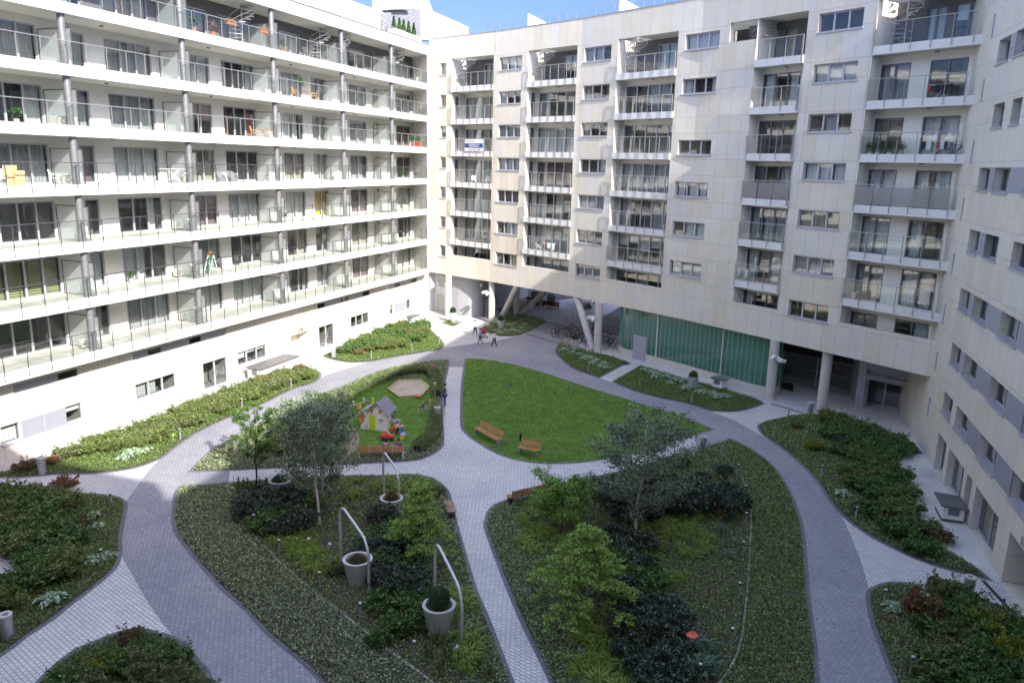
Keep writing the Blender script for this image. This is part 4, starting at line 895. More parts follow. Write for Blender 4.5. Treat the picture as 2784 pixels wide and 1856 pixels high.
# bent tube arches
def arch(a, b, z1, z2, label, lean=.25):
    A, B = Vector((a[0], a[1], 0)), Vector((b[0], b[1], 0)); d = B-A
    pts = [A+Vector((0, 0, z)) for z in (0, z1*.5, z1-.35)]
    pts += [A+d*.02+Vector((0, 0, z1-.15)), A+d*.08+Vector((0, 0, z1)), A+d*.17+Vector((0, 0, z1+.04)), A+d*.28+Vector((0, 0, z1-.02))]
    pts += [A+d*.8+Vector((0, 0, z2+.28)), A+d*.9+Vector((0, 0, z2+.12)), A+d*.97+Vector((0, 0, z2-.12)), B+Vector((0, 0, z2-.4)), B+Vector((0, 0, .6)), B]
    P = [Vector(p) for p in pts]; Q = []
    for i in range(len(P)-1):
        p1, p2 = P[i], P[i+1]; p0 = P[i-1] if i else p1; p3 = P[i+2] if i+2 < len(P) else p2
        for k in range(4): t = k/4; Q.append(.5*((2*p1)+(p2-p0)*t+(2*p0-5*p1+4*p2-p3)*t*t+(3*p1-p0-3*p2+p3)*t**3))
    Q.append(P[-1]); t = thing('garden_arch', label, 'arch', A, group='bent steel tube arches over the tubs'); m = MB(); m.tube(Q, .05, 12); m.build('tube', M['steel'], t, smooth=True); return t
arch((-17.0, 28.75), (-15.6, 27.65), 2.2, 1.72, 'bent steel tube arch farthest from the camera, over the brown plant tub')
arch((-15.35, 22.75), (-13.41, 21.57), 2.42, 1.75, 'bent steel tube arch in the middle, over the flowering tub')
arch((-10.85, 21.7), (-9.05, 20.02), 2.4, 1.72, 'bent steel tube arch nearest the camera, beside the dark ball tub')
# small white cased spotlights in the bed
for x, y, l in ((707, 1250, 'left of the middle arch'), (755, 1262, 'just right of the first, near the middle arch'), (1046.5, 1500, 'at the foot of the nearest arch')):
    p = G(x, y); t = thing('garden_spotlight', 'small white garden spotlight '+l, 'spotlight', (p.x, p.y, .02), group='small white garden spotlights'); m = MB(); m.tube([(0, 0, .0), (0, 0, .12)], .02, 8); m.build('stake', M['steel'], t, world=False)
    m = MB(); m.tube([(-.02, 0, .1), (.08, -.03, .28)], .065, 14); m.build('lamp_head', M['concl'], t, world=False)
# benches
def bench(n, label, loc, rz, wood='wood', metal='railB', group=None):
    t = thing('bench', label, 'bench', (loc[0], loc[1], .02), rz, group); w = .6; L = n*w
    for i in range(n):
        x0 = -L/2+i*w+.03; x1 = x0+w-.06; m = MB()
        for j in range(6): m.box(x0, x1, -.2+j*.068, -.2+j*.068+.05, .36, .385)
        m.build('seat', M[wood], t, world=False); m = MB(); R = Matrix.Rotation(math.radians(-14), 3, 'X')
        for j in range(5): m.obox(((x0+x1)/2, .235+j*.018, .45+j*.068), (x1-x0, .022, .052), R)
        m.build('backrest', M[wood], t, world=False)
    m = MB(); m.box(-L/2, L/2, -.03, .05, .27, .33)
    for i in range(n+1):
        x = -L/2+i*w; x = min(max(x, -L/2+.05), L/2-.05); m.bar((x, -.2, .345), (x, .2, .345), .03, .03); m.bar((x, .2, .34), (x, .31, .78), .025, .03)
    m.build('frame', M[metal], t, world=False)
    for x in (-L/2+.08, L/2-.08): m = MB(); m.box(x-.05, x+.05, -.12, .14, 0, .27); m.build('leg', M['black' if metal == 'steeldark' else metal], t, world=False)
    return t
bench(4, 'four seat bench with golden timber slats on the left of the lawn edge', (-15.6, 37.75), math.atan2(-1.61, 2.34), 'wood', 'railB', 'slatted garden benches')
bench(2, 'two seat bench with golden timber slats on the lawn edge', (-12.7, 36.5), math.radians(-3), 'wood', 'railB', 'slatted garden benches')
bench(4, 'four seat bench seen from behind with the people sitting on it at the playground', (-19.6, 32.95), math.atan2(-.95, -2.09), 'wood', 'concl', 'slatted garden benches')
bench(4, 'long bench seen from behind at the edge of the right bed, by the path fork', (-10.75, 31.3), math.atan2(-2.1, -1.6), 'wood', 'steeldark', 'slatted garden benches')
bench(2, 'weathered two seat bench beside the feathery larch, facing the path', (-13.45, 28.4), math.atan2(.83, -.55), 'woodgrey', 'steeldark', 'slatted garden benches')
# ventilation kiosks
def kiosk(label, x0, x1, y0, y1, h, rot=0, roof='darkroof', grille=True, ov=.12, tilt=0):
    t = thing('ventilation_kiosk', label, 'kiosk', ((x0+x1)/2, (y0+y1)/2, 0), rot); a, b = (x1-x0)/2, (y1-y0)/2
    m = MB(); m.box(-a, a, -b, b, .14, h-.08); m.build('body', M['white_paint'], t, world=False); m = MB(); m.box(-a-.01, a+.01, -b-.01, b+.01, 0, .14); m.build('base', M['darkroof'], t, world=False)
    m = MB(); m.obox((0, 0, h-.03), (2*a+2*ov, 2*b+2*ov, .07), Matrix.Rotation(tilt, 3, 'Y')); m.build('roof', M[roof], t, world=False)
    if grille: m = MB(); m.box(-min(.22, a*.6), min(.22, a*.6), -b-.03, -b-.012, h*.45, h-.14); m.build('grille', M['grid'], t, world=False)
    return t
kiosk('long white ventilation kiosk with flat grey roof by the left building wall', -35.35, -34.2, 41.7, 45.8, .95, 0, 'grid')
kiosk('tiny white kiosk with dark roof behind the far left shrubs', -34.7, -34.05, 63.3, 64.6, .8, 0, 'grid')
kiosk('white kiosk with dark sloping roof on the right hand terrace', 6.85, 7.7, 36.75, 38.05, .78, .07, tilt=.05)
kiosk('small white kiosk under the green glass beside the brown topped planter', -5.15, -4.35, 53.9, 54.6, .8, -.5, 'grid')
# hydrants
def hydrant(p, label, cap='white'):
    red = MATS.get('hydrant_red') or plain('hydrant_red', (.45, .035, .025), .4); wh = M['white_paint'] if cap == 'white' else (MATS.get('hydrant_orange') or plain('hydrant_orange', (.62, .12, .06), .5))
    t = thing('fire_hydrant', label, 'hydrant', (p.x, p.y, .02)); m = MB(); m.cyl(0, 0, 0, .42, .075, 14); m.build('barrel', red, t, world=False); m = MB(); m.cyl(0, 0, .42, .56, .085, 14); m.tube([(-.15, 0, .5), (.15, 0, .5)], .04, 10); m.build('outlets', M['white_paint'], t, world=False)
    m = MB()
    if cap == 'white': m.lathe([(0, .56), (.1, .56), (.11, .62), (.07, .7), (0, .74)], n=14); m.build('cap', red, t, world=False)
    else: m.lathe([(0, .56), (.19, .58), (.2, .62), (.1, .66), (.04, .67), (.04, .72), (0, .72)], n=20); m.build('cap', wh, t, world=False)
hydrant(G(993, 862), 'red fire hydrant with white band behind the playground hedge'); hydrant(G(1586, 1497), 'fire hydrant with a flat orange round cap among irises in the right bed', 'orange')
# little notice boards staked in the beds
def board(px, py, w, h, z, label, rz=0, txt=None, col='black'):
    p = G(px, py); t = thing('notice_sign', label, 'sign', (p.x, p.y, 0), rz); m = MB(); m.box(-.012, .012, -.012, .012, 0, z); m.build('stake', M['steeldark'], t, world=False)
    m = MB(); R = Matrix.Rotation(math.radians(-35), 3, 'X'); m.obox((0, -.02, z), (w, .02, h), R); o = m.build('plate', M[col], t, world=False)
    if txt: 
        for i, (s, tx) in enumerate(txt): lettering(tx, s, M['white_paint'], t, Vector((p.x, p.y, 0))+Matrix.Rotation(rz, 3, 'Z') @ (R @ Vector((0, -.0145, h*.18-i*h*.3)))+Matrix.Rotation(rz, 3, 'Z') @ Vector((0, -.02, z)), Matrix.Rotation(rz, 3, 'Z') @ Vector((1, 0, 0)), Matrix.Rotation(rz, 3, 'Z') @ (R @ Vector((0, 0, 1))), .002)
board(1463, 1585, .42, .16, .22, 'small black notice with white lines of writing among the strap leaves', .25, [(.09, 'ZAKAZ'), (.05, 'WYPROWADZANIA PSOW')])
board(755, 1145, .5, .2, .5, 'small dark notice sign on a stake under the left birch beside the path', .45); board(1362, 1112, .42, .22, .35, 'small dark sign beside the path edge, right of the long bench', .2); board(1172, 886, .3, .14, .12, 'small dark sign tilted in the upper lawn', .4); board(641, 1118, .2, .28, .3, 'small dark post sign among the upright spikes beside the path', .3)
# ================================================================ playground
LIME = plain('lime_plastic', (.42, .58, .02), .4); ORG = plain('orange_plastic', (.72, .13, .03), .4); PW = plain('cream_plastic', (.68, .66, .62), .5); PG = plain('grey_plastic_roof', (.26, .26, .285), .55); YEL = plain('yellow_plastic', (.75, .5, .03), .4); BLU = plain('blue_plastic', (.08, .2, .6), .4); REDP = plain('red_plastic', (.6, .04, .03), .4)
ph = thing('playhouse', 'cream plastic playhouse with grey roof, lime door and orange shutters on the play lawn', 'playhouse', (-22.2, 37.0, .03), math.atan2(.22, 1.59))
W_, D_ = 1.62, 1.3
m = MB(); T = .05
m.box(.25-W_/2, W_/2, -D_/2, -D_/2+T, 0, 1.05); m.box(W_/2-T, W_/2, -D_/2+T, .05, 0, 1.05); m.box(-W_/2+.0, W_/2, D_/2-T, D_/2, 0, 1.0); m.box(-W_/2, -W_/2+T, -D_/2, D_/2-T, 0, .42); m.box(-W_/2, .25-W_/2+.2, -D_/2, -D_/2+T, 0, .42)
m.box(-W_/2, -W_/2+.07, -D_/2, -D_/2+.07, .42, .98); m.box(-.36, -.28, -D_/2-.01, -D_/2+.06, .0, 1.05)
for z in (.2, .4, .6, .8): m.box(.28, W_/2+.004, -D_/2-.008, -D_/2, z-.012, z+.012)
g = .5*(.0-.30+W_/2+.02)
m.v += [(-.32, -D_/2, 1.05), (W_/2, -D_/2, 1.05), ((-.32+W_/2)/2, -D_/2, 1.62), (-.32, -D_/2+T, 1.05), (W_/2, -D_/2+T, 1.05), ((-.32+W_/2)/2, -D_/2+T, 1.62)]; k = len(m.v)-6
m.f += [(k, k+1, k+2), (k+5, k+4, k+3), (k, k+3, k+4, k+1), (k+1, k+4, k+5, k+2), (k+2, k+5, k+3, k)]; m.uv += [None]*5
m.build('wall', PW, ph, world=False)
m = MB(); cxr = (-.32+W_/2)/2; hw = (W_/2+.32)/2+.1
for sgn in (-1, 1):
    for j in range(6):
        a0, a1 = j/6, (j+1)/6
        p = [(cxr+sgn*hw*a, y, 1.70-.70*a+.012*(j % 2)) for a, y in ((a0, -D_/2-.14), (a1+.01, -D_/2-.14), (a1+.01, D_/2+.1), (a0, D_/2+.1))]
        i = len(m.v); m.v += p+[(x, y, z-.04) for x, y, z in p]; m.f += [(i, i+1, i+2, i+3), (i+7, i+6, i+5, i+4), (i, i+4, i+5, i+1), (i+1, i+5, i+6, i+2), (i+2, i+6, i+7, i+3), (i+3, i+7, i+4, i)]; m.uv += [None]*6
    for y in (-.6, -.3, 0, .3, .6): m.bar((cxr+sgn*.04, y, 1.705), (cxr+sgn*hw, y, 1.02), .012, .02)
i = len(m.v); p = [(-.28, -D_/2-.1, 1.34), (-W_/2-.14, -D_/2-.1, .98), (-W_/2-.14, D_/2, .98), (-.28, D_/2, 1.34)]; m.v += p+[(x, y, z-.05) for x, y, z in p]; m.f += [(i, i+1, i+2, i+3), (i+7, i+6, i+5, i+4), (i, i+4, i+5, i+1), (i+1, i+5, i+6, i+2), (i+2, i+6, i+7, i+3), (i+3, i+7, i+4, i)]; m.uv += [None]*6
m.build('roof', PG, ph, world=False)
m = MB(); m.box(-.25, .12, -D_/2-.03, -D_/2-.004, .04, .93); o = m.build('door', LIME, ph, world=False); m = MB()
for z in (.2, .36, .52): m.box(-.2, .07, -D_/2-.04, -D_/2-.031, z, z+.09)
m.build('door_panel', LIME, o, world=False)
m = MB(); m.box(-.42, -.3, .1, .22, 1.2, 1.62); m.box(-.44, -.28, .08, .24, 1.6, 1.66); m.build('chimney', LIME, ph, world=False)
for x in (-.14, .36): m = MB(); m.box(x, x+.13, -D_/2-.025, -D_/2-.002, 1.06, 1.28); m.build('shutter', ORG, ph, world=False)
m = MB(); m.box(.08, .27, -D_/2-.02, -D_/2-.002, 1.1, 1.24); m.box(.3, .66, -D_/2-.03, -D_/2-.009, .52, .82); m.build('window_frame', M['white_paint'], ph, world=False)
m = MB(); m.box(.34, .62, -D_/2-.036, -D_/2-.031, .56, .78); m.build('window', plain('play_window', (.35, .31, .2), .4), ph, world=False)
m = MB(); m.box(-W_/2+.09, -.4, -D_/2+.06, -D_/2+.09, .43, .93); m.build('porch_window', M['room'], ph, world=False)
m = MB(); m.box(-W_/2+.0, -W_/2+.14, -D_/2-.05, -D_/2-.02, .4, .95); m.build('shutter', ORG, ph, world=False); m = MB(); m.bar((-W_/2+.15, -D_/2-.03, .5), (-.42, -D_/2-.03, .9), .05); m.build('brace', LIME, ph, world=False)
m = MB(); m.box(W_/2+.0, W_/2+.55, -.25, .25, .46, .5); m.box(W_/2, W_/2+.45, -.15, .2, 0, .06); m.build('side_table', PG, ph, world=False)
m = MB(); m.bar((W_/2+.02, .0, .95), (W_/2+.02, .62, .5), .05); m.bar((W_/2, -.3, .1), (W_/2+.1, -.1, .45), .12, .05); m.build('brace', LIME, ph, world=False); m = MB(); m.box(W_/2-.05, W_/2+.0, .6, .66, 0, 1.1); m.build('post', PW, ph, world=False)
for q, s_ in (((W_/2+.5, -.35), .24), ((W_/2+.35, -.6), .2)): m = MB(); m.tube([(q[0]-.1, q[1], .03), (q[0], q[1], .2), (q[0]+.12, q[1]+.05, .42)], .09, 8); m.build('stool', ORG, ph, world=False)
# sandbox
sb = thing('sandbox', 'hexagonal timber sandbox filled with pale sand inside the hedge', 'sandbox', (-24.2, 44.5, .02))
S6 = [(-25.37, 43.72), (-23.88, 42.51), (-22.71, 43.42), (-23.16, 45.38), (-24.53, 46.58), (-25.7, 45.77)]
m = MB()
for i in range(6):
    a, b = Vector(S6[i]), Vector(S6[(i+1) % 6]); m.bar((a.x, a.y, .14), (b.x, b.y, .14), .14, .05); m.bar((a.x, a.y, .06), (b.x, b.y, .06), .05, .12)
m.build('rim', M['woodp'], sb); m = MB(); m.prism(S6, .0, .1); m.build('sand', plain('pale_sand', (.42, .37, .28), .95, var=.18, scale=3, bump=.8), sb)
# spring seesaw
sp = thing('seesaw', 'small timber seesaw with yellow spring and green seats behind the playhouse', 'seesaw', (-24.95, 39.35, .02), 1.3); sp.scale = (.72, .8, .85)
m = MB(); m.box(-.9, .9, -.04, .04, .38, .46); m.build('beam', M['woodp'], sp, world=False); m = MB()
m.tube([(.16*math.cos(t*.6), .16*math.sin(t*.6), .02+t*.0085) for t in range(42)], .03, 6); m.build('spring', YEL, sp, world=False)
for s_ in (-1, 1): m = MB(); m.box(s_*.9-.2, s_*.9+.2, -.15, .15, .46, .5); m.build('seat', plain('green_seat', (.10, .22, .16), .5) if 'green_seat' not in MATS else MATS['green_seat'], sp, world=False); m = MB(); m.bar((s_*.6, -.15, .72), (s_*.6, .15, .72), .05); m.bar((s_*.6, 0, .46), (s_*.6, 0, .72), .1, .04); m.build('handle', M['white_paint'], sp, world=False)
# toys
def toy_car(p, rz, label, col, sc=1.0):
    t = thing('toy_car', label, 'toy', (p[0], p[1], .03), rz); t.scale = (sc,)*3
    m = MB(); m.box(-.32, .32, -.16, .16, .1, .24); m.box(-.3, .1, -.15, .15, .24, .32); m.build('body', col, t, world=False, bevel=.03); m = MB(); m.tube([(.12, 0, .24), (.02, 0, .42)], .02, 6); m.tube([(.02, -.1, .42), (.02, .1, .42)], .02, 6); m.build('handlebar', M['white_paint'], t, world=False)
    for x in (-.2, .2):
        for y in (-.17, .17): m = MB(); m.tube([(x, y-.03, .09), (x, y+.03, .09)], .09, 12); m.build('wheel', M['rubber'], t, world=False)
toy_car((-20.6, 35.35), .5, 'red ride-on toy car in front of the seated people', REDP, 1.15); toy_car((-22.72, 43.0), .2, 'small orange toy car at the sandbox corner', ORG, .6)
t = thing('toy_table', 'colourful toy activity table with wooden top right of the standing child', 'toy', (-20.1, 36.05, .03), .3)
m = MB(); m.box(-.22, .22, -.05, .05, .62, .66); m.box(-.05, .05, -.22, .22, .665, .68); m.build('top', M['woodp'], t, world=False); m = MB(); m.box(-.06, .06, -.06, .06, .0, .62); m.build('post', BLU, t, world=False); m = MB(); m.ball((.1, -.15, .22), .17, 8, (1, 1, .6)); m.build('bowl', plain('lilac_plastic', (.35, .35, .7), .4), t, world=False); m = MB(); m.box(-.05, .2, -.35, -.12, .0, .14); m.build('base', YEL, t, world=False)
t = thing('gate_post', 'pale green topped post at the playground hedge opening', 'post', (-21.2, 42.35, .02)); m = MB(); m.cyl(0, 0, 0, 1.25, .035, 8); m.build('post', M['railB'], t, world=False); m = MB(); m.cyl(0, 0, 1.25, 1.42, .02, 8, .1); m.build('cap', plain('mint_paint', (.35, .6, .5), .5), t, world=False)
# ================================================================ fence, gate, van
def fence(a, b, label, h=1.75, name='steel_fence'):
    a, b = Vector(a).to_3d(), Vector(b).to_3d(); d = (b-a); L_ = d.length; d.normalize(); t = thing(name, label, 'fence', a); m = MB()
    n = int(L_/.11)
    for i in range(n+1): p = a+d*(L_*i/n); m.box(p.x-.009, p.x+.009, p.y-.009, p.y+.009, .08, h-.04)
    m.build('bars', M['railB'], t); m = MB()
    for z in (.1, h*.55, h-.04): m.bar(a+Vector((0, 0, z)), b+Vector((0, 0, z)), .03)
    m.build('rail', M['railB'], t)
    k = max(1, round(L_/2.2))
    for i in range(k+1): p = a+d*(L_*i/k); m = MB(); m.box(p.x-.03, p.x+.03, p.y-.03, p.y+.03, 0, h); m.build('post', M['railB'], t)
    return t
fence((-29.9, 74.2), (-25.2, 72.4), 'grey bar fence across the passage left of the sliding gate'); fence((-20.4, 70.4), (-14.0, 67.4), 'grey bar fence behind the parked bicycles'); fence((-.75, 58.4), (3.9, 56.0), 'dark bar fence with doors under the block left of entrance III', 2.3)
t = thing('sliding_gate', 'pale framed sliding gate with a triangular tail across the passage', 'gate', (-24.9, 71.9, 0)); A_, B_ = Vector((-23.55, 71.35, 0)), Vector((-20.6, 70.1, 0)); d = (B_-A_).normalized(); m = MB()
m.bar(A_-d*1.35+Vector((0, 0, .12)), B_+Vector((0, 0, .12)), .06); m.bar(A_+Vector((0, 0, 1.55)), B_+Vector((0, 0, 1.55)), .06); m.bar(A_-d*1.35+Vector((0, 0, .12)), A_+Vector((0, 0, 1.55)), .06); m.bar(A_-d*.65+Vector((0, 0, .85)), A_+Vector((0, 0, .85)), .04)
for i in range(4): p = A_+(B_-A_)*(i/3); m.bar(p+Vector((0, 0, .12)), p+Vector((0, 0, 1.55)), .06)
m.bar(A_+Vector((0, 0, .85)), B_+Vector((0, 0, .85)), .03); m.build('frame', M['concl'], t); m = MB()
for i in range(40): p = A_-d*.0+(B_-A_)*(i/40); m.box(p.x-.008, p.x+.008, p.y-.008, p.y+.008, .12, 1.55)
m.build('bars', M['railB'], t)
def van(x, y, rz, label):
    t = thing('parked_van', label, 'van', (x, y, 0), rz); m = MB()
    prof = [(-2.1, .3), (2.1, .3), (2.15, .75), (1.9, 1.0), (1.25, 1.15), (.75, 1.75), (-1.9, 1.8), (-2.1, 1.1)]
    n = len(prof); m.v += [(x_, -.8, z) for x_, z in prof]+[(x_, .8, z) for x_, z in prof]; m.f += [tuple(range(n)), tuple(range(2*n-1, n-1, -1))]+[(k, n+k, n+(k+1) % n, (k+1) % n) for k in range(n)]; m.uv += [None]*(n+2)
    m.build('body', plain('cream_car_paint', (.62, .6, .52), .3, coat=.5), t, world=False, bevel=.05)
    m = MB(); R = Matrix.Rotation(math.atan2(.6, .5), 3, 'Y'); m.obox((1.02, 0, 1.46), (.66, 1.35, .02), R); m.box(-1.7, .6, -.812, -.803, 1.2, 1.62); m.box(-1.7, .6, .803, .812, 1.2, 1.62); m.build('window', M['black'], t, world=False)
    for sx in (-1.35, 1.35):
        for sy in (-.75, .75): m = MB(); m.tube([(sx, sy-.09, .31), (sx, sy+.09, .31)], .31, 18); w_ = m.build('wheel', M['rubber'], t, world=False); m = MB(); m.tube([(sx, sy-.1, .31), (sx, sy+.1, .31)], .18, 12); m.build('rim', M['steel'], w_, world=False)
    for sy in (-.6, .6): m = MB(); m.box(2.05, 2.17, sy-.17, sy+.17, .66, .82); m.build('headlight', M['concl'], t, world=False)
    m = MB(); m.box(2.1, 2.18, -.75, .75, .35, .55); m.build('bumper', M['black'], t, world=False); m = MB(); m.box(2.185, 2.195, -.26, .26, .4, .5); m.build('number_plate', M['white_paint'], t, world=False); return t
van(-22.2, 81.5, math.radians(-80), 'cream van parked in the street beyond the passage')
for (x, y, lb) in ((-27.5, 79.5, 'left one'), (-25.2, 78.2, 'right one')):
    t = thing('planter', 'dark wooden planter box with green shrub beyond the passage fence, '+lb, 'planter', (x, y, 0), -.4, 'wooden planter boxes beyond the fence'); m = MB(); m.box(-.9, .9, -.35, .35, 0, .8); m.build('box', plain('brown_box', (.12, .06, .035), .7) if 'brown_box' not in MATS else MATS['brown_box'], t, world=False); P, d_ = sphere_pts(900, (x, y, 1.1), .5, .3); leafcloud('foliage', P-np.array([x, y, 0]), .1, M['shrub_ball'], t, local=True)
# leaning boards beside the rounded wall
t = thing('leaning_board', 'grey boards leaning on the rounded wall beside the standing boy', 'board', (-29.4, 71.2, 0)); m = MB(); m.obox((-29.6, 70.6, .85), (.35, .04, 1.9), Matrix.Rotation(.16, 3, 'Y')); m.obox((-28.9, 70.5, .85), (.3, .04, 1.95), Matrix.Rotation(.14, 3, 'Y')); m.build('board', M['darkgrey'], t); m = MB(); m.obox((-29.43, 70.57, .85), (.03, .05, 1.95), Matrix.Rotation(.16, 3, 'Y')); m.build('edge', M['concl'], t)
# ================================================================ bicycles
def bike(label, col, sc=1.0, kid=False):
    t = thing('bicycle', label, 'bicycle'); r = .29
    for x in (-.46, .46):
        m = MB(); m.tube([(x+r*math.cos(a), 0, r+r*math.sin(a)) for a in [i*math.pi/12 for i in range(24)]], .024, 6, closed=True); w_ = m.build('wheel', M['rubber'] if not kid else M['white_paint'], t, world=False); m = MB()
        for i in range(10): a = i*math.pi/5; m.bar((x, 0, r), (x+(r-.01)*math.cos(a), 0, r+(r-.01)*math.sin(a)), .005)
        m.tube([(x, -.04, r), (x, .04, r)], .025, 8); m.build('spokes', M['steel'], w_, world=False)
    m = MB(); s, h, b_ = (-.16, 0, .72), (.36, 0, .74), (-.04, 0, .27)
    for a, c in ((b_, s), (s, h), (b_, (.37, 0, .66)), (b_, (-.46, 0, r)), (s, (-.46, 0, r)), (h, (.46, 0, r))): m.tube([a, c], .024, 6)
    m.build('frame', col, t, world=False); m = MB(); m.tube([(.36, 0, .74), (.34, 0, .86)], .014, 6); m.tube([(.25, -.26, .9), (.34, -.1, .88), (.34, .1, .88), (.25, .26, .9)], .013, 6); m.build('handlebar', M['steeldark'], t, world=False)
    m = MB(); m.tube([(-.16, 0, .72), (-.18, 0, .8)], .013, 6); m.ball((-.2, 0, .83), .1, 6, (1.2, .6, .3)); m.build('saddle', M['black'], t, world=False); m = MB(); m.tube([(-.04, -.1, .27), (-.04, .1, .27)], .03, 8); m.bar((-.04, .08, .27), (.08, .1, .15), .02); m.bar((-.04, -.08, .27), (-.16, -.1, .39), .02); m.build('crank', M['steeldark'], t, world=False)
    t.scale = (sc,)*3; return t
gb = 'bicycles parked under the building'
bc = [plain('bike_red', (.12, .02, .02), .3), plain('bike_silver', (.3, .3, .32), .3, .6), plain('bike_black', (.03, .03, .035), .3), plain('bike_blue', (.03, .04, .12), .3)]
pink = plain('bike_pink', (.55, .2, .4), .4)
protos = [bike('dark red bicycle in the front row, left end, leaning by the gate', bc[0], .95), bike('silver bicycle in the front row just right of the dark red one at the gate', bc[1], .95), bike('black bicycle in the front row directly behind the brown ball planter', bc[2], .95), bike('blue bicycle in the front row left of the slanted column', bc[3], .95)]
spots = [(-20.2, 64.9), (-19.4, 64.6), (-18.6, 64.2), (-17.7, 63.9), (-19.9, 66.2), (-19.0, 65.8), (-18.1, 65.4), (-17.2, 65.0), (-16.3, 64.6), (-15.5, 64.1), (-14.9, 63.6), (-14.75, 62.6), (-19.6, 67.3), (-18.6, 66.9), (-17.6, 66.4), (-16.6, 66.0), (-15.7, 65.5), (-17.9, 62.9), (-17.1, 64.3), (-20.6, 66.0)]
labs = [None]*4+['silver bicycle in the back row nearest the fence, far left', 'black bicycle in the back row, second from the fence end', 'blue bicycle in the back row behind the slanted column', 'dark red bicycle in the back row seen between the two columns', 'silver bicycle right of the upright column, front one of its row', 'black bicycle against the fence right of the upright column', 'blue bicycle close to the curved end of the green glass', 'dark red bicycle nearest the grey plinth of the green glass']+['bicycle deep in the dense row against the bar fence']*5+['bicycle tucked between the planter and the slanted column']*2+['bicycle beside the gate post behind the front row']
for i, (x, y) in enumerate(spots):
    rz = math.radians(62+random.uniform(-14, 14)); p = protos[i % 4]
    if i < 4: p.location = (x, y, 0.01); p.rotation_euler = (random.uniform(-.1, .1), 0, rz); p['group'] = gb; 
    else:
        o = dup(p, (x, y, .01), rz, labs[i]); o['group'] = gb if i < 12 else 'bicycles '+labs[i][8:]; o.rotation_euler = (random.uniform(-.12, .12), 0, rz)
k1 = bike('pink and white child bicycle left of the brown ball planter', pink, .72, True); p = G(1300, 797); k1.location = (p.x, p.y, .02); k1.rotation_euler = (0, 0, 2.7); k1['group'] = 'pink child bicycles'
p = G(1345, 807); dup(k1, (p.x, p.y, .02), 2.2, 'pink and white child bicycle right of the brown ball planter')
p = G(1048, 744); dup(k1, (p.x, p.y, .02), .4, 'tiny pink scooter bike lying beside the sunny corner planter', scale=.45)
# ================================================================ things on the balconies
WCH = plain('white_plastic', (.7, .7, .68), .4); DCH = plain('dark_fabric', (.05, .05, .06), .7); WIC = plain('grey_wicker', (.2, .2, .2), .8, var=.3, scale=20); PINE = plain('yellow_pine', (.5, .27, .08), .5)
def chair(label, mat, frame=None, sc=.92, arms=True):
    t = thing('balcony_chair', label, 'chair'); m = MB(); m.box(-.22, .22, -.22, .22, .4, .43); m.build('seat', mat, t, world=False); m = MB(); m.obox((0, .25, .66), (.44, .03, .46), Matrix.Rotation(-.25, 3, 'X')); m.build('backrest', mat, t, world=False)
    for x in (-.2, .2):
        m = MB(); m.bar((x, -.2, 0), (x, -.15, .42), .03); m.build('leg', frame or mat, t, world=False); m = MB(); m.bar((x, .24, 0), (x, .2, .42), .03); m.build('leg', frame or mat, t, world=False)
        if arms: m = MB(); m.bar((x*1.1, -.2, .6), (x*1.1, .26, .62), .035); m.bar((x*1.1, -.18, .42), (x*1.1, -.18, .6), .03); m.build('armrest', frame or mat, t, world=False)
    t.scale = (sc,)*3; return t
ACW = plain('off_white_casing', (.42, .41, .38), .5)
def acunit(label):
    t = thing('air_conditioner', label, 'air conditioner'); m = MB(); m.box(-.36, .36, -.13, .13, .06, .56); m.build('casing', ACW, t, world=False, bevel=.015); m = MB()
    for r in (.19, .13, .07): m.tube([(-.08+r*math.cos(a), -.14, .31+r*math.sin(a)) for a in [i*math.pi/9 for i in range(18)]], .012, 5, closed=True)
    m.build('fan_grille', M['steeldark'], t, world=False); m = MB(); m.box(-.3, -.26, -.15, .15, 0, .06); m.box(.26, .3, -.15, .15, 0, .06); m.build('feet', M['black'], t, world=False); t.scale = (.95,)*3; return t
def ftable(label, mat, r=.35):
    t = thing('balcony_table', label, 'table'); m = MB(); m.cyl(0, 0, .62, .65, r, 20); m.build('tabletop', mat, t, world=False); m = MB(); m.bar((-.25, -.2, 0), (.25, .2, .62), .03); m.bar((.25, -.2, 0), (-.25, .2, .62), .03); m.build('legs', mat, t, world=False); return t
def rack(label, clothes=()):
    t = thing('drying_rack', label, 'drying rack'); m = MB()
    for y in (-.25, .25): m.bar((-.45, y, 0), (.3, y, .8), .02); m.bar((.45, y, 0), (-.3, y, .8), .02)
    for y in (-.25, .25): m.bar((-.75, y, .85), (.75, y, .85), .02)
    for i in range(9): x = -.72+i*.18; m.bar((x, -.25, .85), (x, .25, .85), .01)
    m.build('frame', WCH, t, world=False)
    for i, (c, w) in enumerate(clothes):
        m = MB(); x = -.7+i*(1.4/max(1, len(clothes))); h = random.uniform(.35, .55); m.obox((x+w/2, -.27, .84-h/2), (w, .02, h)); m.obox((x+w/2, -.2, .84-h*.3), (w*.9, .02, h*.6)); m.build('laundry', c, t, world=False)
    return t
def potplant(label, r=.16, h=.3, col=None, leaf=None, pr=.28, ph_=.3):
    t = thing('potted_plant', label, 'plant'); m = MB(); m.lathe([(0, 0), (r*.7, 0), (r, h), (r*.9, h), (r*.85, h-.03), (0, h-.03)], n=16); m.build('pot', col or M['concl'], t, world=False)
    P, d = sphere_pts(260, (0, 0, h+ph_), pr, .5); P[:, 2] = np.maximum(P[:, 2], h); leafcloud('leaves', P, .09, leaf or M['shrub_ball'], t); return t
_G = G
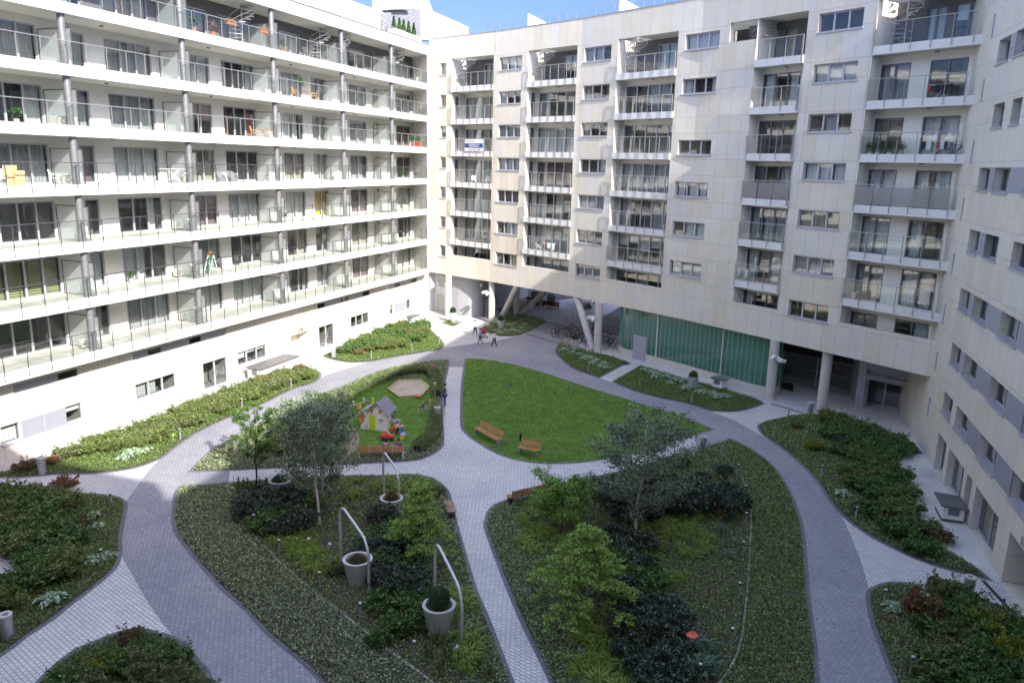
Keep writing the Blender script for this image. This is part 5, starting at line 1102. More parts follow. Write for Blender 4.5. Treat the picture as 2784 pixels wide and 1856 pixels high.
def G(px, py, z=0.0):      # things on a balcony stay on its floor
    p = _G(px, py, z)
    if z > 3 and px < 985:
        p.x = AXF-1.0 if abs(z-CAMH) < 2 else min(max(p.x, AXW+.25), AXF-.42); p.y = min(AX(px, py, p.x).y, YE-.3)
    elif z > 3:
        v = ray(px, py); best = min((abs(v.x*FB(s_/10, -.5).y-v.y*FB(s_/10, -.5).x)/FB(s_/10, -.5).length, s_/10) for s_ in range(10, 488))[1]
        li = min(range(5), key=lambda i: 0 if L[i][0] <= best <= L[i][1] else min(abs(best-L[i][0]), abs(best-L[i][1]))); lo, hi = L[li]; best = min(max(best, lo+.3), min(hi, 48.7)-.3)
        c = FB(best, -.5); p.x, p.y = c.x, c.y
    return p
def onbal(o, px, py, z, rz=0, group=None):
    p = G(px, py, z); o.location = (p.x, p.y, z); o.rotation_euler = (0, 0, rz)
    if group: o['group'] = group
    return o
def AZ(k): return SA[k]+.455
def BZ(k): return ([4.55]+SB)[k]+.315
R90 = math.pi/2
ac0 = onbal(acunit('outdoor air conditioner on the fifth balcony up, behind the first steel column'), 146, 285.7, AZ(4), R90, 'outdoor air conditioning units')
ACS = [(157, 420, 3, 'by the first steel column on the middle balcony'), (431, 417, 3, 'beside the white drying rack on the middle balcony'), (610, 414, 3, 'left of the third steel column on the middle balcony'), (409, 527.5, 2, 'fan facing out, left of a pair on the third balcony up'), (437, 526, 2, 'right of a pair on the third balcony up, against the divider'), (410.4, 635.3, 1, 'left of a pair on the second balcony up'), (439.8, 631, 1, 'right of a pair on the second balcony up, by green steps'), (423, 732, 0, 'left of a pair on the lowest balcony at the second column'), (451, 729, 0, 'right of a pair on the lowest balcony at the second column'), (199, 798, 0, 'on the lowest balcony at the first column, tied with a strap'), (623, 684, 0, 'with a pinkish cover on the lowest balcony near the third column'), (961, 184, 6, 'on the top balcony beside the corner')]
for x, y, k, l in ACS: o = dup(ac0, None, R90+random.uniform(-.1, .1), 'outdoor air conditioner '+l); p = G(x, y, AZ(k)); o.location = (p.x, p.y, AZ(k))
o = dup(ac0, None, R90, 'outdoor air conditioner on the lowest balcony, stacked behind the strapped one'); o.location = (G(207, 790, AZ(0)).x-.1, G(207, 790, AZ(0)).y+.2, AZ(0)+.28)
wc = onbal(chair('white plastic armchair at the left frame edge of the middle balcony', WCH), 6, 425.8, AZ(3), .8); dup(wc, None, 2.3, 'white plastic armchair beside the air conditioner on the middle balcony').location = G(129, 424.4, AZ(3))
bx = thing('cardboard_box', 'brown cardboard sheets leaning at the window on the middle balcony', 'cardboard', G(25, 423, AZ(3))); m = MB(); m.obox((0, 0, .5), (.04, .7, 1.0), Matrix.Rotation(.12, 3, 'Y')); m.obox((.12, .4, .38), (.04, .5, .75), Matrix.Rotation(.12, 3, 'Y')); m.build('sheets', plain('cardboard', (.5, .37, .2), .8), bx, world=False)
dc = onbal(chair('dark folding chair left of its twin on the second balcony up', DCH, M['steeldark']), 504, 616, AZ(1), 1.0); dup(dc, None, 1.2, 'dark folding chair right of its twin, under the striped curtain on the second balcony up').location = G(546, 610, AZ(1))
for x, y, k, l in ((949.5, 262, 5, 'dark chair near the corner of the sixth balcony up, left one'), (972, 263.3, 5, 'dark chair near the corner of the sixth balcony up, right one'), (966, 410, 3, 'dark lounge chair at the corner end of the middle balcony'), (703, 112, 6, 'dark chair on the top balcony beside the white cushion chair'), (748, 126, 6, 'dark folding chair on the top balcony below the spiral stair')): dup(dc, G(x, y, AZ(k)), random.uniform(.5, 1.6), l)
pc = onbal(chair('yellow pine chair left of the table on the sixth balcony up', PINE), 680, 218.5, AZ(5), 1.9)
for x, y, k, l, r in ((720, 224, 5, 'yellow pine chair right of the table on the sixth balcony up', -.9), (585, 313.7, 4, 'pine folding chair left of the table on the fifth balcony up', 2.1), (622, 316.5, 4, 'pine folding chair right of the table on the fifth balcony up', -1.0)): dup(pc, G(x, y, AZ(k)), r, l)
onbal(ftable('round brown table between two pine chairs on the sixth balcony up', PINE), 706, 221, AZ(5)); onbal(ftable('round pine table between folding chairs on the fifth balcony up', PINE), 605, 313.7, AZ(4)); onbal(ftable('dark round table on the middle balcony, between first and second columns', DCH, .45), 238, 420, AZ(3))
def tubchair(label):
    t = thing('wicker_chair', label, 'chair'); m = MB(); m.lathe([(0, 0), (.27, 0), (.33, .3), (.35, .36), (.28, .34), (0, .32)], n=18); m.build('seat', WIC, t, world=False); m = MB()
    a = [math.pi*.05+i*math.pi*.9/12 for i in range(13)]; m.tube([(.33*math.cos(q), .33*math.sin(q), .4+.3*math.sin(q)) for q in a], .05, 6)
    for q in a: m.bar((.32*math.cos(q), .32*math.sin(q), .3), (.33*math.cos(q), .33*math.sin(q), .4+.3*math.sin(q)), .16, .04)
    m.build('backrest', WIC, t, world=False); return t
wk = onbal(tubchair('round grey wicker chair, left of two on the middle balcony'), 508.5, 418.8, AZ(3), R90); dup(wk, G(535, 418.8, AZ(3)), 1.3, 'round grey wicker chair, right of two on the middle balcony')
onbal(rack('white drying rack with dark clothes on the middle balcony'), 400, 420, AZ(3), .5)
gs = onbal(thing('plant_steps', 'green stepped plant stand with orange flowers on the second balcony up', 'plant stand'), 482, 628, AZ(1), 0); m = MB()
for i in range(4): m.box(-.22+.0, .22, -.25+.12*i, .1+.1*i, .18+.28*i, .22+.28*i)
m.build('step', plain('green_steps', (.02, .3, .12), .5), gs, world=False); m = MB()
for x in (-.22, .22): m.bar((x, -.3, 0), (x, .2, 1.2), .03); m.bar((x, .5, 0), (x, .2, 1.2), .03)
m.build('frame', WCH, gs, world=False); ORL = leafmat('orange_flowers', [(.6, .12, .02), (.1, .2, .03), (.6, .25, .04)], .2); P, _ = sphere_pts(120, (0, .2, 1.3), .16, .5); leafcloud('flowers', P, .08, ORL, gs, local=True)
REDPOT = plain('red_pot', (.5, .05, .03), .4)
rp = onbal(potplant('tall red pot on green carpet, left of three at the balcony corner', .15, .5, REDPOT), 952, 337, AZ(4)); rp['group'] = 'tall red pots at the balcony corner'
dup(rp, G(966, 339, AZ(4)), .5, 'tall red pot on green carpet, middle of three at the balcony corner'); dup(rp, G(973.5, 340.4, AZ(4)), 1, 'tall red pot on green carpet, right of three at the balcony corner')
for o_, y_ in zip([o for o in bpy.data.objects if o.get('group') == 'tall red pots at the balcony corner'], (66.0, 66.85, 67.4)): o_.location = (AXF-.55, y_, AZ(4)+.02)
m = MB(); m.box(AXF-1.2, AXF-.14, 62.3, 67.9, AZ(4), AZ(4)+.02); tag(m.build('green_carpet', plain('green_carpet', (.04, .2, .06), .9)), 'strip of bright green carpet on the corner balcony under the red pots', 'carpet')
onbal(potplant('wide bushy planter box at the corner end of the third balcony up', .35, .4, WCH, leafmat('balcony_bush', [(.05, .10, .03), (.1, .15, .05), (.2, .12, .08)], .2), .5, .2), 944, 478, AZ(2))
onbal(potplant('palm like potted plant beside the pine table on the sixth balcony up', .16, .35, None, None, .4, .9), 694, 214, AZ(5))
for x, y, l in ((445, 58, 'tall green shrub in a terracotta pot on the top balcony, left of a column'), (488, 60, 'pink flowering pot on the top balcony near the second column'), (650, 100, 'slim green plant in a pot at the third column on the top balcony')): onbal(potplant(l, .18, .35, plain('terracotta', (.35, .14, .07), .8) if 'terracotta' not in MATS else MATS['terracotta'], leafmat('pink_flower_leaves', [(.05, .12, .03), (.4, .12, .25)], .2) if x == 488 else None, .3, .35), x, y, AZ(6))
for y0, l in ((41.5, 'orange flower box hung on the top balcony rail, left one'), (44.6, 'orange flower box hung on the top balcony rail, right one')):
    t = thing('flower_box', l, 'flower box', (AXF-.1, y0, SA[6]+1.4), group='orange flower boxes on the top rail'); m = MB(); m.box(-.09, .09, -.4, .4, 0, .16); m.build('box', MATS['terracotta'], t, world=False); P = RNG.uniform((-.12, -.45, .14), (.12, .45, .34), (160, 3)); leafcloud('flowers', P, .09, ORL, t, local=True)
for x, y, k, l in ((905, 410, 3, 'small leafy pot at the corner end of the middle balcony, left one'), (925, 411, 3, 'small leafy pot at the corner end of the middle balcony, right one'), (655, 524, 2, 'small plant on the third balcony up beside the dark patio window'), (40, 290, 4, 'green pot plant on the fifth balcony up near the left frame edge'), (300, 628, 1, 'leafy pot on the second balcony up below a curtained window')): onbal(potplant(l, .13, .26), x, y, AZ(k))
t = onbal(thing('covered_bundle', 'white plastic covered bundle on the middle balcony before the fourth column', 'bundle'), 772, 413, AZ(3)); m = MB(); m.ball((0, 0, .35), .34, 7, (1, .8, 1)); m.ball((.2, .1, .6), .2, 6); m.build('cover', WCH, t, world=False)
t = onbal(thing('side_table', 'small white side table on the middle balcony near the corner', 'table'), 858, 412, AZ(3)); m = MB(); m.box(-.3, .3, -.2, .2, .6, .64); m.build('tabletop', WCH, t, world=False); m = MB(); m.bar((-.25, 0, 0), (-.25, 0, .6), .05); m.bar((.25, 0, 0), (.25, 0, .6), .05); m.build('legs', WCH, t, world=False)
dup(dc, G(925, 270, AZ(5)), 1.9, 'dark chair behind the other two near the corner of the sixth balcony up')
# back block balcony things
blk, wht, grn, redc = plain('black_cloth', (.02, .02, .025), .9), plain('white_cloth', (.7, .7, .72), .9), plain('green_cloth', (.05, .3, .1), .9), plain('red_cloth', (.5, .04, .04), .9)
ang = math.atan2(-5.5, 9.5)
onbal(rack('drying rack hung with black clothes on the sixth floor right hand balcony', [(redc, .12), (blk, .3), (blk, .3), (blk, .2)]), 2165, 222, BZ(5), ang); onbal(rack('drying rack with white, green and red laundry beside a bicycle on a balcony', [(blk, .15), (wht, .35), (grn, .12), (redc, .16), (wht, .2), (blk, .1)]), 2150, 352, BZ(4), ang)
o = dup(protos[3], G(2205, 352, BZ(4)), ang+.2, 'dark bicycle standing on the balcony beside the drying rack'); o.scale = (.9,)*3
if 'group' in o: del o['group']
for x, y, l in ((1995, 353, 'leafy plant in pale pot, leftmost on the bicycle balcony'), (2017, 353, 'leafy plant in pale pot, second from left on the bicycle balcony'), (2040, 354, 'low leafy pot, middle of the row on the bicycle balcony'), (2070, 353, 'spreading leafy pot nearest the drying rack on the bicycle balcony')): onbal(potplant(l, .14, .28), x, y, BZ(4))
yc = onbal(chair('lime yellow chair, left of two on the narrow balcony', plain('lime_cloth', (.5, .6, .05), .6), M['steeldark']), 1738, 448, BZ(3), ang+2.8); dup(yc, G(1778, 450, BZ(3)), ang+3.4, 'lime yellow chair, right of two on the narrow balcony')
o = onbal(ftable('small round dark table on the third balcony column, sixth floor', DCH), 1492, 253, BZ(5)); dup(dc, G(1475, 255, BZ(5)), 2.0, 'dark chair left of the small round table on the sixth floor')
for x, y, k, r, l in ((1088, 410, 3, .4, 'pale lounge chair left of two on the leftmost recessed balcony'), (1122, 411, 3, .4, 'pale lounge chair right of two on the leftmost recessed balcony')): dup(wc, G(x, y, BZ(k)), r, l)
dup(wc, G(1236, 568, BZ(1)), 2.4, 'white plastic chair beside the laundry rack on the lowest full balcony'); onbal(rack('drying rack with white and red laundry on the lowest full balcony of the second column', [(redc, .2), (wht, .3), (wht, .25)]), 1265, 572, BZ(1), ang+.3)
for x, y, k, l in ((1997, 465, 3, 'louvred air conditioner at the left end of the fourth balcony, right hand column'), (1966, 682, 1, 'louvred air conditioner at the left end of the lowest right hand balcony'), (1545, 575, 2, 'air conditioner at the right end of the wide middle balcony, second from the bottom')): dup(ac0, G(x, y, BZ(k)), ang+R90 if k != 2 else ang, 'outdoor '+l)
onbal(rack('drying rack with pale clothes on the lowest narrow balcony', [(wht, .3), (wht, .2)]), 1712, 668, BZ(1), ang)
t = thing('sale_banner', 'white and navy sale banner with a phone number on the leftmost recessed balcony rail', 'banner', FB(5, .2).to_3d()+Vector((0, 0, 15.7)))
fr = Frame(FB, 5.15, 7.5, .2); m = MB(); fr.box(m, 0, 2.35, -.012, .012, 16.2, 17.25); m.build('sheet', M['white_paint'], t); nv = plain('navy_print', (.02, .05, .22), .5); m = MB(); fr.box(m, 0, 2.35, .013, .016, 16.48, 16.9); m.build('band', nv, t)
lettering('664 055 060', .32, nv, t, fr.P(1.25, .018, 16.24), fr.X, extrude=.002); lettering('SPRZEDAM', .25, nv, t, fr.P(.72, .018, 16.98), fr.X, extrude=.002); lettering('MIESZKANIE 72 m2\nBEZPOŚREDNIO', .16, M['white_paint'], t, fr.P(1.2, .018, 16.72), fr.X, extrude=.002)
# potted conifers on the penthouse terrace
tb = thing('planter_box', 'white planter box with five dark conifers on the roof terrace', 'planter', AX((600+.3316*1500)/K, (.3316*255)/K, -41.0))
def zc(x): return (600+.3316*x)/K
a_, b_ = AX(zc(1395), .3316*235/K, -41.0), AX(zc(1620), .3316*262/K, -41.0); zb = min(a_.z, b_.z)
m = MB(); m.box(-41.3, -40.6, a_.y, b_.y, RA1-.5, zb); m.build('box', M['white'], tb)
for i, x in enumerate((1420, 1465, 1500, 1541, 1583)):
    q = AX(zc(x), .3316*240/K, -41.0); h = .3316*90/K/(FPX/K)*(CAMP-q).length; t = thing('conifer', 'slim dark conifer in the roof planter, %s' % ['leftmost and shortest', 'second from left', 'middle of five', 'second from right', 'rightmost against the speckled wall'][i], 'conifer', (q.x, q.y, zb), group='slim conifers in the roof planter')
    n = 700; hh = RNG.uniform(0, 1, n)**1.2; rr = .26*(1-hh)*np.sqrt(RNG.uniform(.3, 1, n))+.02; an = RNG.uniform(0, 6.28, n); P = np.stack([rr*np.cos(an), rr*np.sin(an), hh*h], 1); leafcloud('foliage', P, .12, M['shrub_ball'], t, dirs=np.stack([np.cos(an)*.4, np.sin(an)*.4, np.ones(n)], 1), local=True); m = MB(); m.cyl(0, 0, -.1, h*.8, .04, 6, .01); m.build('trunk', M['wood'], t, world=False)
# ================================================================ planting
def inpoly(P, poly):
    x, y = P[:, 0], P[:, 1]; c = np.zeros(len(P), bool); n = len(poly)
    for i in range(n):
        x1, y1 = poly[i]; x2, y2 = poly[i-1]
        if y1 == y2: continue
        k = ((y1 > y) != (y2 > y)) & (x < (x2-x1)*(y-y1)/(y2-y1)+x1); c ^= k
    return c
def area(poly): return abs(sum(poly[i][0]*poly[i-1][1]-poly[i-1][0]*poly[i][1] for i in range(len(poly))))/2
def vnoise(P, s, seed=0):
    r = np.random.default_rng(seed); g = r.random((64, 64)); x, y = P[:, 0]*s+100, P[:, 1]*s+100; i, j = np.floor(x).astype(int), np.floor(y).astype(int); fx, fy = x-i, y-j
    a, b, c, d = g[i % 64, j % 64], g[(i+1) % 64, j % 64], g[i % 64, (j+1) % 64], g[(i+1) % 64, (j+1) % 64]
    return (a*(1-fx)+b*fx)*(1-fy)+(c*(1-fx)+d*fx)*fy
def scatter(poly, dens, holes=(), thin=0.0, seed=1, inset=0.04):
    poly = [tuple(p) for p in poly]; xs = [p[0] for p in poly]; ys = [p[1] for p in poly]; x0, x1, y0, y1 = min(xs), max(xs), max(min(ys), 8), max(ys)
    n = int((x1-x0)*(y1-y0)*dens); P = RNG.uniform((x0, y0), (x1, y1), (n, 2)); k = inpoly(P, poly)
    for h in holes: k &= ~inpoly(P, [tuple(p) for p in h])
    if thin: k &= vnoise(P, 1.3, seed)*.6+vnoise(P, 3.7, seed+1)*.4 > thin*RNG.uniform(.7, 1.3, n)
    return P[k]
def cover(name, poly, dens, size, mat, h=.08, holes=(), thin=0., up=.7, aspect=.6, z=.02, kind='stuff', seed=1):
    P = scatter(poly, dens, holes, thin, seed); hh = vnoise(P, 1.1, seed+5)
    z3 = z+RNG.uniform(0, 1, len(P))*h*(.4+hh); return leafcloud(name, np.column_stack([P, z3]), size, mat, None, up, aspect, stuff=kind == 'stuff')
GC1 = leafmat('ground_cover_leaves', [(.08, .14, .03), (.14, .22, .05), (.22, .30, .09)], .25, .8)
GC2 = leafmat('grey_green_ground_cover', [(.065, .11, .04), (.21, .29, .13), (.44, .52, .30), (.19, .17, .10)], .25, .6, .5, .75)
GC3 = leafmat('dark_ground_cover', [(.05, .095, .025), (.16, .27, .07), (.33, .43, .16), (.16, .13, .06)], .25, .6, .5, .75)
GLn = GRASS
lawnP = BP2['lawn']; playP = turn_smooth(PLAYG, 4)
cover('lawn_blades', lawnP, 330, .075, GRASS, .012, up=1.6, aspect=.3, z=.022, seed=3)
WORN = turn_smooth(gp([(800, 1000), (815, 985), (826, 1000), (822, 1030), (800, 1046), (785, 1030)]), 4); sheet('bare_soil', WORN, .03, plain('worn_earth', (.3, .24, .18), .95, var=.3, scale=4))
cover('lawn_blades', playP, 330, .07, GRASS, .012, up=1.6, aspect=.3, z=.026, thin=.12, seed=4)
CP = [Vector(p) for p in BP2['bedC']]; leftC = ccw([G(*q).to_2d() for q in smooth_open(STL)]+gp([(1000, 1750), (800, 1750), (700, 1560), (500, 1345), (390, 1210), (395, 1120), (520, 1105)]))
rightR = ccw([G(*q).to_2d() for q in smooth_open(STR)]+gp([(1590, 1750), (1950, 1750), (1880, 1500), (1860, 1250), (1760, 1050), (1660, 1000)]))
def inter(poly, mask): return [tuple(p) for p in poly], [tuple(p) for p in mask]
def cover_masked(name, poly, mask, inside, dens, size, mat, h, thin, seed, **kw):
    P = scatter(poly, dens, (), thin, seed); k = inpoly(P, [tuple(p) for p in mask]); P = P[k if inside else ~k]; hh = vnoise(P, 1.1, seed+5)
    return leafcloud(name, np.column_stack([P, .02+RNG.uniform(0, 1, len(P))*h*(.4+hh)]), size, mat, None, .7, .6, stuff=True)
cover_masked('ground_cover', BP2['bedC'], leftC, True, 520, .09, GC2, .14, .08, 5)
cover_masked('ground_cover', BP2['bedC'], leftC, False, 300, .085, GC3, .10, .24, 6)
cover_masked('ground_cover', BP2['bedR'], rightR, True, 560, .085, GC3, .10, .16, 7)
cover_masked('ground_cover', BP2['bedR'], rightR, False, 400, .08, GC3, .10, .16, 8)
Rside = gp([(1118, 1180), (1180, 1145), (1240, 1170), (1220, 1230), (1250, 1300), (1290, 1400), (1380, 1568), (1440, 1700), (1330, 1700), (1270, 1568), (1130, 1250)])
cover('ground_cover', Rside, 380, .085, GC2, .12, seed=9, thin=.1)
Cside = gp([(975, 1098), (1000, 1108), (1030, 1150), (1060, 1260), (1090, 1370), (1135, 1480), (1200, 1650), (1130, 1650), (1060, 1480), (1030, 1350), (1020, 1260), (990, 1180), (900, 1130), (880, 1097)])
cover('ground_cover', Cside, 360, .08, GC2, .10, seed=10, thin=.12)
cover('ground_cover', BP2['play'], 380, .08, GC2, .10, holes=[playP], seed=11, thin=.1)
for k, mt, s_ in (('L1', GC1, 12), ('L2', GC1, 13), ('L3', GC1, 14), ('L4', GC1, 15), ('P1', GC3, 16), ('P2', GC1, 17), ('P3', GC1, 18), ('R1', GC3, 19), ('R2', GC3, 20), ('ring', GC3, 21)):
    cover('ground_cover', BP2[k], 420, .085, mt, .12, seed=s_, thin=.08 if k[0] == 'L' else .2)
# -- shrubs
def shrub_proto(n, R, H, leaf, mat, lumps=17, stems=8, seed=0, shape='mound'):
    r = np.random.default_rng(seed); P, D = [], []
    for i in range(lumps):
        a = r.uniform(0, 6.28); q = R*.8*math.sqrt(r.uniform(0, 1)); lr = R*r.uniform(.2, .36); c = np.array([q*math.cos(a), q*math.sin(a), max(lr*.5, (H-lr)*(1-.45*(q/R)**2)*r.uniform(.55, 1.12))])
        k = n//lumps; d = r.normal(size=(k, 3)); d /= np.linalg.norm(d, axis=1)[:, None]; d[:, 2] = np.abs(d[:, 2])*.9+.1*d[:, 2]
        P.append(c+d*lr*(1-np.abs(r.normal(size=(k, 1)))*.28)*(1+.25*r.normal(size=(k, 1))*(r.uniform(size=(k, 1)) > .85))); D.append(d*.8+np.array([0, 0, .25]))
    for i in range(26):     # loose shoots standing out of the mass
        a = r.uniform(0, 6.28); q = R*r.uniform(.1, .95); b = np.array([q*math.cos(a), q*math.sin(a), H*r.uniform(.45, .95)]); e = b+np.array([math.cos(a)*.16, math.sin(a)*.16, r.uniform(.08, .26)])
        u = r.uniform(0, 1, (16, 1)); P.append(b+(e-b)*u+r.normal(size=(16, 3))*.018); D.append(r.normal(size=(16, 3))*.8+np.array([0, 0, .5]))
    P, D = np.concatenate(P), np.concatenate(D); k = P[:, 2] > .02
    t = thing('shrub', '', 'shrub'); leafcloud('foliage', P[k], leaf, mat, t, dirs=D[k])
    m = MB()
    for i in range(stems): a = i*6.28/stems+r.uniform(-.3, .3); m.tube([(.04*math.cos(a), .04*math.sin(a), 0), (R*.3*math.cos(a), R*.3*math.sin(a), H*.4), (R*.55*math.cos(a), R*.55*math.sin(a), H*.75)], [.014, .01, .005], 5)
    m.build('stem', M['wood'], t, world=False); return t
LM = {'green': leafmat('mid_green_leaves', [(.035, .07, .018), (.09, .15, .035), (.20, .27, .08), (.24, .22, .09)], .25, 1.5, .5, .7),
      'deep': leafmat('deep_green_leaves', [(.02, .05, .015), (.07, .15, .035), (.18, .30, .08)], .22, 1.5, .45, .75),
      'dark': leafmat('dark_evergreen_leaves', [(.012, .022, .014), (.04, .06, .038), (.15, .19, .13)], .1, 1.5, .35, .8),
      'yellow': leafmat('yellow_green_leaves', [(.12, .17, .02), (.23, .26, .03), (.33, .31, .04)], .3, 1.5),
      'brown': leafmat('bronze_leaves', [(.11, .085, .04), (.18, .13, .08), (.15, .17, .07)], .2, 1.5),
      'red': leafmat('red_bronze_leaves', [(.14, .06, .04), (.22, .10, .06), (.14, .16, .05)], .2, 1.5),
      'autumn': leafmat('autumn_orange_leaves', [(.16, .15, .03), (.32, .18, .05), (.16, .22, .04)], .25, 2.0),
      'olive': leafmat('olive_leaves', [(.09, .12, .04), (.16, .19, .075), (.24, .26, .13)], .25, 1.5)}
PR = {}
def proto(kind, v):
    if (kind, v) not in PR:
        R, H = (.62, .62) if kind != 'dark' else (.6, .75)
        PR[kind, v] = [shrub_proto(3000, R, H, .092 if kind != 'dark' else .078, LM[kind], seed=hash_(kind)+v), False]
    return PR[kind, v]
def hash_(s): return sum(ord(c)*(i+3) for i, c in enumerate(s))
SHN = [0]
def shrub(kind, px, py, sc=1.0, label='', group=None, sz=None):
    pr = proto(kind, random.randrange(3)); p = G(px, py); p.z = .02
    if not pr[1]: o = pr[0]; pr[1] = True; o.location = p; o.rotation_euler = (0, 0, random.random()*6)
    else: o = dup(pr[0], p, random.random()*6)
    o.scale = (sc*random.uniform(.92, 1.08), sc*random.uniform(.92, 1.08), (sz or sc)*random.uniform(.9, 1.1)); o['label'] = label
    if 'group' in o: del o['group']
    if group: o['group'] = group
    return o
def fill(kind, polypx, step, sc, label, group, sz=None, seed=0, mix=None):
    """a mass planting: shrubs nothing tells apart, spaced through an outline"""
    random.seed(seed+99); step *= 1.5; sc *= 1.32; sz = (sz or sc/1.32)*1.12; poly = [tuple(p) for p in gp(polypx)]; xs = [p[0] for p in poly]; ys = [p[1] for p in poly]; out = []; y = min(ys); row = 0
    while y < max(ys):
        x = min(xs)+(row % 2)*step*.5
        while x < max(xs):
            q = (x+random.uniform(-.2, .2)*step, y+random.uniform(-.2, .2)*step)
            if inpoly(np.array([q]), poly)[0]: out.append(q)
            x += step
        y += step*.87; row += 1
    for q in out:
        kd = kind if not mix or random.random() > mix[1] else mix[0]
        pr = proto(kd, random.randrange(3)); p = Vector((q[0], q[1], .02))
        if not pr[1]: o = pr[0]; pr[1] = True; o.location = p
        else: o = dup(pr[0], p, random.random()*6)
        s = sc*random.uniform(.85, 1.15); o.scale = (s, s, (sz or sc)*random.uniform(.85, 1.15)); o['label'] = label; o['group'] = group
fill('green', [(135, 1062), (330, 1030), (480, 965), (620, 905), (700, 872), (690, 850), (610, 875), (480, 930), (330, 985), (200, 1035)], .54, .9, 'bright green leafy shrub in the long sunlit row against the left building', 'green shrubs in the long sunny bed', .8, 1, mix=('olive', .25))
fill('green', [(785, 812), (850, 818), (930, 800), (985, 780), (975, 752), (930, 748), (870, 768), (820, 785)], .75, .85, 'green leafy shrub massed in the far left bed by the glass entrance door', 'green shrubs in the far left bed', .85, 2, mix=('deep', .4))
fill('deep', [(-60, 1160), (60, 1140), (170, 1165), (185, 1230), (175, 1310), (100, 1370), (0, 1440), (-60, 1440), (-50, 1370), (20, 1350), (55, 1300), (-20, 1260)], .78, 1.0, 'dark green leafy shrub in the mass planting at the left frame edge', 'shrubs in the left bed', .9, 3, mix=('green', .4))
fill('deep', [(170, 1540), (280, 1490), (380, 1490), (430, 1560), (460, 1640), (150, 1640)], .7, .85, 'low mixed shrub in the corner bed at the lower left', 'shrubs in the lower left corner bed', .8, 4, mix=('olive', .45))
fill('green', [(1880, 960), (1920, 962), (2010, 988), (2110, 1036), (2050, 1055), (2075, 1110), (2100, 1180), (2135, 1245), (2215, 1295), (2200, 1305), (2120, 1275), (2030, 1225), (1975, 1165), (1950, 1100), (1925, 1050), (1890, 1010)], .75, .9, 'glossy green leafy shrub in the mass planting beside the right hand terrace', 'shrubs in the right bed', .8, 5, mix=('deep', .55))
fill('deep', [(2130, 1375), (2230, 1385), (2350, 1440), (2420, 1500), (2420, 1680), (2180, 1680), (2100, 1520), (2110, 1440)], .72, .95, 'mixed leafy shrub in the lower right corner bed', 'shrubs in the lower right bed', .85, 6, mix=('olive', .35))
fill('dark', [(560, 1150), (640, 1140), (720, 1160), (735, 1215), (690, 1235), (620, 1225), (570, 1190)], .62, .95, 'dark evergreen shrub in the mass left of the birch trunks', 'dark evergreens left of the birches', .9, 7, mix=('deep', .22))
fill('dark', [(862, 1205), (900, 1195), (945, 1290), (985, 1370), (960, 1440), (900, 1470), (880, 1400), (850, 1290)], .6, .95, 'dark evergreen shrub in the mass between the steel tubs', 'dark evergreens between the tubs', .9, 8, mix=('deep', .2))
fill('dark', [(1375, 1130), (1440, 1125), (1540, 1140), (1690, 1150), (1690, 1205), (1600, 1195), (1540, 1190), (1440, 1215), (1390, 1190)], .68, 1.0, 'dark evergreen shrub in the mass around the right birch', 'dark evergreens around the right birch', 1.05, 9, mix=('deep', .25))
fill('dark', [(1400, 1250), (1470, 1260), (1520, 1360), (1560, 1480), (1560, 1640), (1440, 1640), (1430, 1500), (1420, 1380)], .66, 1.0, 'dark evergreen shrub in the mass below the larch in the right bed', 'dark evergreens in the lower right bed', .95, 10, mix=('deep', .25))
fill('deep', [(650, 950), (740, 915), (780, 960), (760, 1040), (640, 1060), (600, 1040)], .8, .8, 'green shrub on the playground bank behind the left trees', 'shrubs behind the left trees', .7, 11, mix=('green', .4))
